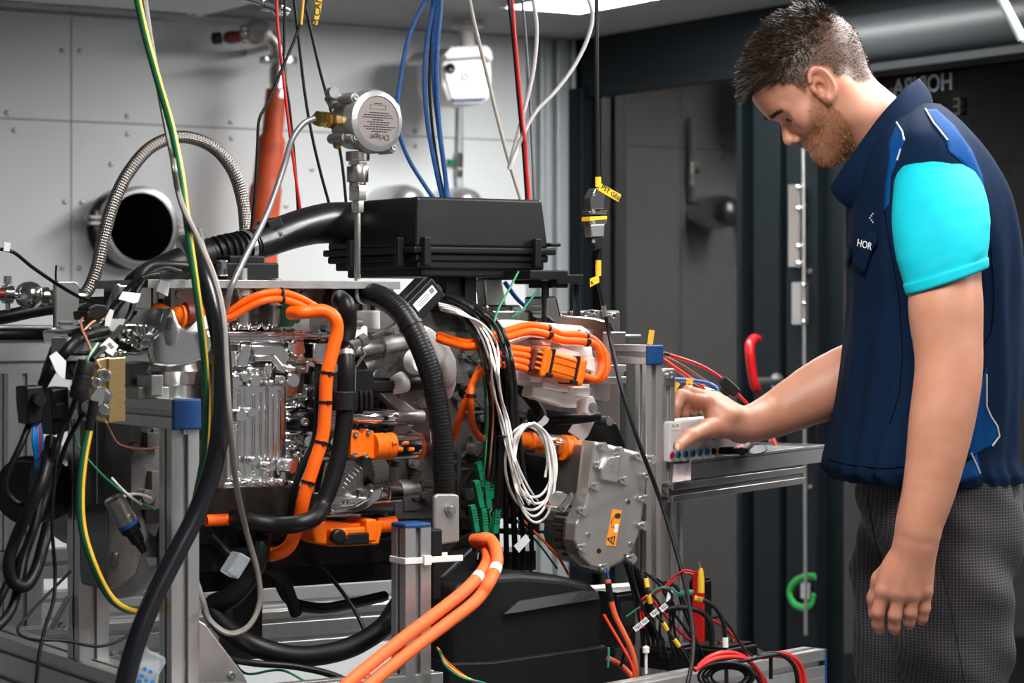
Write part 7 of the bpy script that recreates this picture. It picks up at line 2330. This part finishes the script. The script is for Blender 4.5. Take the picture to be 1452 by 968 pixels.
# ------------------------------------------------------------------ breakout rail and clutter at lower right
bA, bB = at(905, 969.5, 3.37), at(1170, 920, 3.72)
zbar = .779
def bz(px, py, z=zbar): return onz(px, py, z)
bA, bB = bz(860, 978), bz(1170, 920)
bt = (bB - bA).normalized(); bn_ = Vector((bt.y, -bt.x, 0))
bar = thing('breakout_rail', 'bright aluminium double profile with blue end cap carrying test cables', 'rail', bA.lerp(bB, .5)); bar.location.z = 0
pbar = profile('profile_bar', bA - ZU * .021 - bn_ * .021 * 1, bB - ZU * .021 - bn_ * .021, .042, .042, bar, ZU)
profile('profile_bar', bA - ZU * .063 - bn_ * .021, bB - ZU * .063 - bn_ * .021, .042, .042, bar, ZU)
obj('end_cap', slab([bB + bn_ * .0005, bB - bn_ * .043, bB - bn_ * .043 - ZU * .084, bB + bn_ * .0005 - ZU * .084], bt * .006), BLUECAP, bar, smooth=0, bevel=.002)
for s_ in (.02, .25):
    q0 = bB - bt * s_ - bn_ * .021
    profile('leg', Vector((q0.x, q0.y, 0)), Vector((q0.x, q0.y, zbar - .084)), .04, .04, bar, bt)
obj('foot_plate', slab([bB + bn_ * .05 - bt * .08 - ZU * .084, bB + bn_ * .05 + bt * .06 - ZU * .084, bB - bn_ * .08 + bt * .06 - ZU * .084, bB - bn_ * .08 - bt * .08 - ZU * .084], ZU * -.008), TRAYM, bar, smooth=0)
# modules on the shelf behind the rail
shelf = thing('equipment_shelf', 'dark shelf behind the aluminium rail carrying the plug modules', 'shelf', bA - bn_ * .2); shelf.location.z = 0
def SB(px, py, dz=-.02): return onz(px, py, zbar + dz)
obj('deck', slab([bA + bt * .13 - bn_ * .045 - ZU * .02, bB - bn_ * .045 - bt * .04 - ZU * .02, SB(1062, 912), SB(966, 908), SB(962, 938)], ZU * -.012), mat('shelf_dark', (.03, .03, .03), .6, spec=.2), shelf, smooth=0)
for q0 in (SB(982, 914), SB(1036, 916)):
    profile('leg', Vector((q0.x, q0.y, 0)), Vector((q0.x, q0.y, zbar - .031)), .03, .03, shelf, bt)
def bmod(name, label, px, py, w, d_, hgt, m, z0=-.02):
    p = SB(px, py, z0); M = Matrix(((bt.x, -bn_.x, 0, p.x), (bt.y, -bn_.y, 0, p.y), (0, 0, 1, p.z), (0, 0, 0, 1)))
    t = thing(name, label, 'module', p)
    obj('case', MB().box((0, 0, hgt / 2), (w, d_, hgt), M), m, t, smooth=0, bevel=.003)
    obj('top_plate', MB().box((0, 0, hgt + .002), (w * .85, d_ * .8, .005), M), BLACKS, t, smooth=0, bevel=.001)
    return t, M
t1, M1 = bmod('plug_module', 'flat black plug module with small brass sockets on the shelf', 1022, 935, .10, .07, .022, BLACKP)
for i in range(4):
    obj('brass_socket', MB().lathe(M1 @ Vector((-.03 + i * .016, -.01, .026)), ZU, [(0, .004), (.006, .004), (.006, .0025)], 12), BRASSN, t1)
t2, M2 = bmod('plug_module', 'black plug module below the labelled leads', 948, 945, .07, .06, .03, BLACKP)
t3, M3 = bmod('probe_post', 'black probe post with a red stripe standing behind the rail', 993, 925, .022, .03, .115, BLACKP)
obj('red_stripe', MB().box((-.0125, -.006, .065), (.007, .02, .13), M3), REDC, t3, smooth=0, bevel=.001)
t4, M4 = bmod('display_unit', 'dark grey unit with a glossy window leaning under the housing', 875, 915, .06, .05, .085, mat('unit_dark', (.035, .035, .036), .4))
obj('window', MB().box((0, -.026, .055), (.045, .002, .04), M4), mat('window_gloss', (.12, .12, .12), .12), t4, smooth=0)
yc = thing('test_clip', 'yellow insulated test clip on top of the probe post', 'clip', at(993, 840, 3.62))
obj('sleeve', MB().lathe(at(994, 840, 3.62), ZU, [(0, .0052), (.02, .005), (.033, .0035), (.037, .002)], 14), YELLOW, yc)
obj('jaw', MB().tube([at(989, 812, 3.62), at(993, 803, 3.62), at(991, 796, 3.62)], .0018, 8), CHROME, yc)
tc_ = thing('test_clip', 'teal insulated test clip lying beside the probe post', 'clip', at(972, 845, 3.62))
obj('sleeve', MB().lathe(at(962, 843, 3.62), at(983, 839, 3.62) - at(962, 843, 3.62), [(0, .003), (.008, .0055), (.018, .005), (.023, .003)], 14), TEALC, tc_)
cl = 'test cables on the breakout rail'
def fc(label, pts, r, m, name='test_cable', Y=3.6): return freecable(name, label, 'cable', [p if len(p) == 3 else (p[0], p[1], Y) for p in pts], r, m, cl, 10)
fc('thin red wire looping from the yellow clip to the left', [(983, 811), (972, 808), (955, 818), (940, 834), (922, 842), (910, 850), (908, 868), (912, 890)], 1.4, REDC)
fc('second thin red wire beneath the first red loop', [(984, 814), (968, 812), (952, 826), (936, 838), (918, 845), (912, 862), (914, 884)], 1.3, REDC, Y=3.61)
fc('thin green wire curling beside the labelled leads', [(964, 842), (945, 832), (930, 836), (918, 850), (905, 862), (888, 874)], 1.3, GREENW)
o = fc('black lead with three printed white labels', [(938, 834), (950, 838), (953, 848), (940, 860), (920, 876), (900, 890), (888, 908), (884, 930), (880, 945)], 2.2, RUBBER, Y=3.56)
for x, y, a_ in ((941, 861, -40), (928, 869, -42), (914, 881, -40), (904, 889, -38)):
    A = Matrix.Translation(at(x, y, 3.55)) @ Matrix.Rotation(math.radians(a_), 4, 'Y')
    lb_ = obj('white_label', MB().box((0, 0, 0), (.012, .0012, .008), A), WHITEL, o, smooth=0)
    obj('label_print', MB().box((-.002, -.0009, .001), (.0012, .0004, .004), A).box((.001, -.0009, 0), (.0012, .0004, .005), A).box((.0038, -.0009, 0), (.0010, .0004, .004), A), INK, lb_, smooth=0)['kind'] = 'stuff'
A = Matrix.Translation(at(949, 845, 3.56)) @ Matrix.Rotation(math.radians(12), 4, 'Y')
obj('white_flag', MB().box((0, 0, 0), (.007, .0012, .017), A), WHITEL, o, smooth=0)
o = fc('black lead with yellow bands running to the small module', [(915, 815), (918, 832), (921, 850), (928, 868), (938, 880), (948, 896), (960, 912), (972, 930), (980, 946)], 2.4, RUBBER)
for x, y in ((918, 828), (921, 850), (941, 888), (958, 909)): ring(o, x, y, YELLOW, 'yellow_band', w=13, extra=1.5)
fc('thick black lead arching from the labels to the brass sockets', [(942, 866), (956, 862), (975, 862), (992, 866), (1004, 876), (1009, 892), (1010, 915)], 4.0, RUBBER, Y=3.62)
o = fc('black lead from the probe post down to the flat module', [(985, 848), (1000, 852), (1015, 862), (1025, 880), (1028, 900), (1029, 922)], 3.2, RUBBER, Y=3.63)
ring(o, 1029, 912, WHITEL, 'white_label', w=14, extra=1.3); ring(o, 990, 849, YELLOW, 'yellow_band', w=12, extra=1.3)
fc('thin black lead hanging over the flat module', [(1008, 876), (1022, 875), (1035, 888), (1045, 905), (1058, 922), (1068, 930)], 1.8, RUBBER, Y=3.64)
fc('red lead slanting to the corner of the flat module', [(1008, 878), (1026, 888), (1040, 902), (1056, 920), (1062, 930)], 2.2, REDC, Y=3.65)
fc('red lead crossing behind the labelled lead', [(925, 850), (942, 870), (955, 886), (971, 902), (985, 912)], 2.2, REDC, Y=3.66)
fc('black lead crossing the red lead', [(950, 862), (965, 882), (980, 903), (990, 915)], 2.0, RUBBER, Y=3.66)
for i in range(5):
    fc('black lead dropping below the inverter housing', [(886 + i * 4, 795 + i * 2), (892 + i * 5, 815 + i * 4), (900 + i * 5, 845), (908 + i * 5, 880 + i * 3), (912 + i * 7, 908), (914 + i * 6, 926)], 3.2 - .3 * (i % 3), RUBBER, Y=3.66)
o = fc('orange red tube bending down in front of the dark unit', [(862, 822), (866, 850), (872, 872), (882, 893), (894, 918), (901, 945), (901, 985)], 4.2, mat('orange_red_tube', (.62, .10, .03), .45), Y=3.54)
ring(o, 865, 838, RUBBER, 'black_sleeve', w=26, extra=1.15)
fc('thin orange red lead with a red tip', [(856, 871), (868, 892), (882, 916), (894, 938), (899, 955), (896, 985)], 2.2, mat('orange_red_cable', (.75, .04, .008)), Y=3.52)
fc('orange red tube lying low behind the thin lead', [(860, 932), (876, 940), (890, 952), (898, 962)], 4.0, mat('orange_red_tube', (.62, .10, .03)), Y=3.58)
fc('thin blue wire under the inverter housing', [(860, 805), (863, 820), (866, 836)], 1.5, BLUEW)
fc('thin turquoise wire standing beside the black cover', [(863, 918), (863, 930), (862, 946)], 1.6, TEALC, Y=3.5)
o = fc('white cable tie standing on end behind the rail', [(916, 915), (916, 935), (916, 955)], 2.2, WIREW, Y=3.5)
ring(o, 916, 922, WIREW, 'tie_head', w=8, extra=2.2)
for i in range(7):
    q5 = random.Random(60 + i)
    fc('thin black lead in the tangle above the plug modules', [(895 + i * 9, 800 + i * 5), (905 + i * 10 + q5.uniform(-8, 8), 830 + q5.uniform(-6, 6)), (920 + i * 9 + q5.uniform(-12, 12), 862 + q5.uniform(-8, 8)), (930 + i * 10 + q5.uniform(-12, 12), 895 + q5.uniform(-8, 8)), (938 + i * 10, 932)], 1.9, RUBBER, Y=3.60 + .012 * i)
rl = 'red and black cables looped over the aluminium rail'
for i, (lb, m, pts, r) in enumerate((
        ('red cable arching highest over the aluminium rail', REDC, [(990, 945), (1005, 932), (1030, 925), (1052, 930), (1070, 945), (1088, 975), (1092, 1010)], 3.6),
        ('red cable second over the aluminium rail', REDC, [(985, 950), (1008, 936), (1035, 931), (1058, 935), (1076, 952), (1085, 985)], 3.2),
        ('black cable beside the red arch on the rail', RUBBER, [(1000, 960), (1020, 945), (1045, 941), (1066, 950), (1080, 975), (1084, 1000)], 3.0),
        ('outer red cable hanging near the blue end cap', REDC, [(1085, 930), (1105, 926), (1122, 930), (1136, 945), (1141, 968), (1142, 1000)], 3.4),
        ('inner red cable hanging near the blue end cap', REDC, [(1080, 932), (1108, 930), (1124, 938), (1133, 955), (1136, 985)], 2.8),
        ('black cable hanging near the blue end cap', RUBBER, [(1075, 930), (1095, 926), (1112, 930), (1126, 944), (1131, 968), (1132, 1000)], 3.2),
        ('black cable strung along the rail top', RUBBER, [(1000, 945), (1030, 940), (1060, 936), (1085, 930), (1100, 928)], 2.4))):
    freecable('looped_cable', lb, 'cable', [(x, y, 3.42 + .0009 * (x - 990)) for x, y in pts], r, m, rl, 12)
for i in range(4):
    pts = [(1030 + (40 - i * 5) * math.cos(a_) + i, 962 + (20 - i * 2.5) * math.sin(a_) - 3, 3.40 + .004 * i) for a_ in [j * math.pi / 5 for j in range(11)]]
    freecable('cable_coil', 'black lead coiled on the front of the aluminium rail', 'cable', pts, 2.2, RUBBER, 'coiled black leads on the rail', 8)
for x, y0, y1 in ((1093, 925, 962), (1030, 938, 975)):
    yy = 3.42 + .0009 * (x - 990)
    tag(obj('rail_tie', MB().tube([at(x - 3, y0, yy - .004), at(x, y0 + 8, yy - .012), at(x, y1, yy - .012)], .003, 8), RUBBER, None), 'black cable tie strapped round the aluminium rail' + (' near its end cap' if x > 1060 else ' at the coiled lead'), 'cable tie')

# ------------------------------------------------------------------ wiring on the left of the engine
bk = thing('brass_block', 'brass earthing block bolted to the left rail', 'earthing block', P(150, 598, -.1))
fb = plate('front_block', [(154, 508), (178, 506), (178, 597), (154, 599)], -.16, .05, BRASS, bk, bevel=.001)
plate('side_block', [(126, 512), (156, 506), (156, 599), (126, 592)], -.155, .04, BRASS, bk, bevel=.001)
for x, y, r_ in ((169, 546, 2.6), (169, 570, 3.2)):
    q_ = MB(); rcyl(q_, x, y, -.135, r_, .04); cut(fb, q_)
for x, y, s_, me_ in ((148, 532, 1.5, BOLT_S), (137, 543, 1.2, BOLT_S), (148, 560, 1.2, BOLT_H), (146, 580, 1.2, BOLT_H), (126, 577, 1.1, BOLT_H), (136, 520, .9, BOLT_S)):
    bolts(bk, [P(x, y, -.158)], -D2 - D1 * .4, me_, s_)
plate('cable_lug', [(128, 562), (138, 548), (150, 552), (146, 572), (132, 580)], -.172, .004, CHROME, bk, bevel=.001)
cable('earth_cable', 'short green and yellow earth cable dropping from the brass block in a loop', 'cable', [(133, 570, -.17), (128, 600, -.17), (119, 645, -.17), (114, 700, -.17), (117, 750, -.17), (132, 800, -.17), (155, 845, -.15), (183, 864, -.10), (206, 862, -.04), (226, 852, .01), (245, 832, .05)], 6.2, GY, n=14)
ring(bpy.data.objects['earth_cable.001'], 130, 592, RUBBER, 'heat_shrink', w=42, extra=1.1)
cable('copper_wire', 'bare looking copper wire hooked above the grey casing', 'wire', [(150, 452, -.05), (132, 456, -.07), (118, 470, -.08), (104, 490, -.09), (98, 498, -.1), (101, 502, -.1)], 2.0, COPPER)
cable('copper_wire', 'copper wire bending down to the brass block', 'wire', [(122, 447, -.06), (115, 455, -.08), (116, 466, -.1), (124, 484, -.12), (133, 505, -.15), (143, 522, -.17)], 2.0, COPPER)
cable('copper_wire', 'thin copper wire sagging from the brass block to the post', 'wire', [(151, 598, -.166), (157, 612, -.12), (170, 630, -.05), (200, 636, .0), (228, 634, .05)], 1.5, COPPER)
cable('black_sleeve', 'short black crimped sleeve in front of the grey casing', 'sleeve', [(100, 500, -.1), (112, 501, -.1), (126, 500, -.09)], 3.6, RUBBER)
cn = thing('round_plug', 'black ribbed round plug hanging on thin wires beside the brass block', 'plug', P(112, 565, -.18))
a = P(123, 512, -.18); b_ = P(110, 562, -.18)
pr = [(0, .011), (.004, .0125), (.018, .0125)] + [(.018 + .004 * j, .0125 if j % 2 else .0112) for j in range(7)] + [(.048, .0115), (.052, .009)]
obj('body', MB().lathe(a, b_ - a, pr, 20), BLACKP, cn)
for i in range(4):
    obj('lead', MB().tube(spline([P(124, 512, -.18), P(128 + i * 2, 500, -.15), P(136 + i * 3, 486, -.1)], 4), .0011, 6), (GREENW, WIREW, GREENW, RUBBER)[i], cn)
bc_ = thing('black_connector', 'large black multipin connector with blue wires at the left', 'connector', P(48, 605, -.1))
plate('housing', [(36, 548), (62, 546), (64, 585), (60, 600), (40, 602)], -.13, .04, BLACKP, bc_, bevel=.003)
mb = MB(); rcyl(mb, 50, 566, -.125, 10, .02); obj('lever', mb, BLACKP, bc_)
plate('latch', [(33, 562), (38, 558), (40, 590), (35, 588)], -.12, .03, BLACKP, bc_, bevel=.002)
for i in range(5):
    obj('wire', MB().tube(spline([P(48 + i * 2, 600, -.12), P(47 + i * 3.2, 625, -.125), P(50 + i * 2.4, 645, -.12), P(52 + i * 2, 662, -.11)], 5), .0022, 8), (BLUEB, BLUEB, BLUEB, REDC, BLUEB)[i], bc_)
bc2 = thing('black_connector', 'black connector block behind the blue wired connector', 'connector', P(85, 620, -.05))
plate('housing', [(72, 552), (98, 548), (100, 610), (76, 618)], -.09, .05, BLACKP, bc2, bevel=.003)
plate('cover', [(78, 572), (92, 570), (93, 592), (79, 594)], -.1, .02, BLACKP, bc2, bevel=.002)
bc3 = thing('black_connector', 'black connector with yellow wires low on the left', 'connector', P(65, 700, -.08))
plate('housing', [(58, 660), (80, 655), (72, 690), (64, 706), (54, 702)], -.11, .04, BLACKP, bc3, bevel=.003)
for i in range(2):
    obj('wire', MB().tube(spline([P(66 + i * 3, 660, -.1), P(70 + i * 3, 650, -.1), P(76 + i * 2, 642, -.09)], 4), .0012, 6), YELLOW, bc3)
lw = 'black wiring at the left of the engine'
for i, (lb, pts, r) in enumerate((
    ('black taped harness falling from the grey casing to the connectors', [(150, 468, -.055), (112, 480, -.085), (88, 505, -.1), (72, 525, -.115), (60, 546, -.11)], 8),
    ('black taped harness running up along the engine top', [(60, 546, -.08), (70, 512, .03), (86, 482, .09), (118, 462, .10), (150, 446, .085)], 6),
    ('black cable looping out to the left of the connector', [(42, 600, -.11), (30, 630, -.12), (12, 670, -.12), (8, 695, -.12), (22, 712, -.12), (40, 714, -.125), (54, 704, -.125)], 5),
    ('black conduit hanging in a long loop at the left', [(72, 622, -.11), (60, 680, -.15), (42, 720, -.15), (20, 770, -.13), (12, 800, -.13), (18, 825, -.13), (34, 832, -.13), (48, 815, -.12), (62, 770, -.1), (68, 745, -.08)], 9),
    ('black conduit dropping beside the long loop', [(58, 690, -.07), (50, 740, -.09), (34, 790, -.1), (28, 820, -.11), (18, 860, -.12), (0, 885, -.14), (-30, 905, -.15)], 7),
    ('black conduit crossing low behind the loop', [(80, 640, -.05), (66, 700, -.06), (44, 760, -.08), (14, 820, -.09), (-10, 870, -.1)], 6),
    ('thin black wire hanging straight past the left post', [(92, 600, -.13), (82, 640, -.14), (76, 690, -.14), (74, 750, -.14), (78, 810, -.14), (76, 850, -.15), (64, 890, -.16), (55, 930, -.17), (50, 985, -.18)], 2.8),
    ('thin black wire snaking along the base rail', [(100, 810, -.02), (70, 840, -.06), (40, 872, -.1), (25, 895, -.12), (40, 905, -.13), (90, 908, -.14), (140, 916, -.14), (175, 905, -.13), (210, 875, -.1)], 2.2),
    ('black lead slanting from the round plug', [(108, 562, -.17), (98, 590, -.15), (84, 620, -.13), (76, 650, -.12)], 4),
    ('second black lead slanting from the brass block', [(124, 575, -.15), (110, 600, -.14), (96, 625, -.13), (84, 660, -.11), (76, 690, -.1)], 3.4),
    ('black harness over the sheet bracket with white tags', [(255, 385, .05), (230, 380, .03), (212, 388, .02), (200, 402, .0), (190, 425, -.01), (184, 445, -.02), (172, 462, -.05), (150, 490, -.12), (130, 510, -.175)], 4),
    ('black corrugated conduit behind the sheet bracket', [(270, 378, .1), (240, 376, .08), (215, 376, .07), (200, 386, .05), (194, 400, .02), (180, 415, .015), (168, 430, .005), (156, 446, -.005)], 7),
    ('thin black cable bundle from conduit to casing', [(225, 388, .03), (205, 392, .02), (185, 410, .0), (168, 430, -.02), (150, 455, -.04), (140, 470, -.05)], 3.4))):
    cable('black_harness', lb, 'harness', pts, r, RUBBER, group=lw, n=12)
cable('thin_wire', 'thin green wire drooping across the left post', 'wire', [(100, 590, -.1), (104, 615, -.12), (116, 640, -.13), (140, 668, -.13), (162, 688, -.1), (185, 705, -.05), (220, 722, .05)], 1.6, GREENW)
for i, (poly, v_, lb) in enumerate((([(70, 505), (80, 498), (94, 512), (92, 540), (80, 528)], -.14, 'white tag on the harness above the multipin connector'), ([(142, 490), (155, 478), (168, 490), (160, 504), (152, 500)], -.13, 'white printed tag on the lead above the brass block'),
     ([(168, 424), (174, 413), (200, 416), (196, 428), (190, 430)], -.03, 'white tag hanging in front of the sheet bracket'), ([(222, 412), (228, 397), (242, 400), (238, 420)], -.01, 'white tag on the harness left of the earth cable'),
     ([(150, 450), (156, 438), (162, 440), (156, 462), (148, 470)], -.06, 'narrow white tag below the hanging tag'), ([(264, 470), (284, 450), (296, 446), (300, 462), (286, 470)], -.12, 'white tag tucked behind the earth cable'))):
    tp2 = plate('white_tag', poly, v_, .0012, WHITEL, None, bevel=0); tag(tp2, lb, 'tag')
plate('printed_band', [(150, 452), (178, 452), (174, 462), (166, 472), (156, 468)], -.055, .002, mat('label_grey', (.50, .49, .48), .4), eng, bevel=0)
tagt = bpy.data.objects['white_tag.001']
obj('tag_print', MB().rprism([(152, 488), (156, 485), (162, 492), (158, 495)], -.1305, -.13), GREYINK, tagt, smooth=0)
bcx = thing('small_plug', 'small black plug at the end of the taped harness', 'plug', P(140, 450, -.05))
plate('shell', [(124, 436), (136, 430), (152, 432), (154, 446), (140, 456), (126, 452)], -.07, .04, BLACKP, bcx, bevel=.003)
plate('nose', [(122, 442), (128, 440), (130, 452), (124, 454)], -.08, .05, BLACKP, bcx, bevel=.002)
# round metal multi-pin connector hanging low
mp = thing('metal_connector', 'silver cylindrical multipin connector hanging low between the posts', 'connector', P(190, 790, -.03))
a = P(160, 705, -.04); b_ = P(212, 795, -.04); ld = (b_ - a).length
obj('shell', MB().lathe(a, b_ - a, [(0, .012), (.002, .0145), (.03, .0155), (.03, .0165), (.04, .0165)], 22), NICKEL, mp)
obj('blue_ring', MB().lathe(a + (b_ - a).normalized() * .040, b_ - a, [(0, .0158), (.006, .0158)], 22), BLUEW, mp)
obj('backshell', MB().lathe(a + (b_ - a).normalized() * .046, b_ - a, [(0, .0152), (.01, .0145), (.012, .011), (.028, .0095), (.03, .007), (.045, .005)], 18), BLACKP, mp)
plate('paper_label', [(207, 790), (222, 790), (222, 802), (212, 802)], -.05, .001, WHITEL, mp, bevel=0)
plate('yellow_band', [(223, 806), (229, 804), (229, 815), (224, 816)], -.05, .004, YELLOW, mp, bevel=0)
tag(obj('cable_tie', MB().tube(spline([P(162, 710, -.05), P(176, 703, -.04), P(195, 700, -.02), P(214, 706, .0)], 5), .0022, 8), WIREW, None), 'white cable tie round the silver multipin connector', 'cable tie')
cable('thin_wire', 'white ended thin wire beside the silver connector', 'wire', [(158, 677, -.06), (168, 688, -.06), (180, 700, -.05), (200, 715, -.02)], 1.8, WIREW)
# plastic bag tied to the post
bg = thing('parts_bag', 'small clear zip bag with blue bits hanging by the front left post', 'bag', P(215, 968, -.15))
plate('film', [(206, 914), (214, 922), (236, 932), (237, 940), (226, 958), (226, 985), (192, 985), (196, 945)], -.16, .012, CLEAR, bg, bevel=.004, seg=2)
for i, (x, y) in enumerate(((200, 958), (206, 964), (197, 965), (212, 952), (215, 966), (204, 948))):
    mb = MB(); rcyl(mb, x, y, -.156, 3.2, .004, 10); obj('blue_bit', mb, BLUEB, bg)

# pale strip hanging at the upper right beside the door
a = at(1405, -30, 5.6); b_ = at(1450, 56, 5.6); c_ = at(1490, 62, 5.6)
ps = MB().tube([Vector((a.x, a.y, CEIL - .001)), a, b_], .012, 12, flat=(1, .6)).tube([b_, c_], .008, 8)
tag(obj('pale_strip', ps, mat('pale_green_strip', (.42, .48, .44), .4), None), 'pale green white strip slanting from the ceiling beside the door', 'strip')
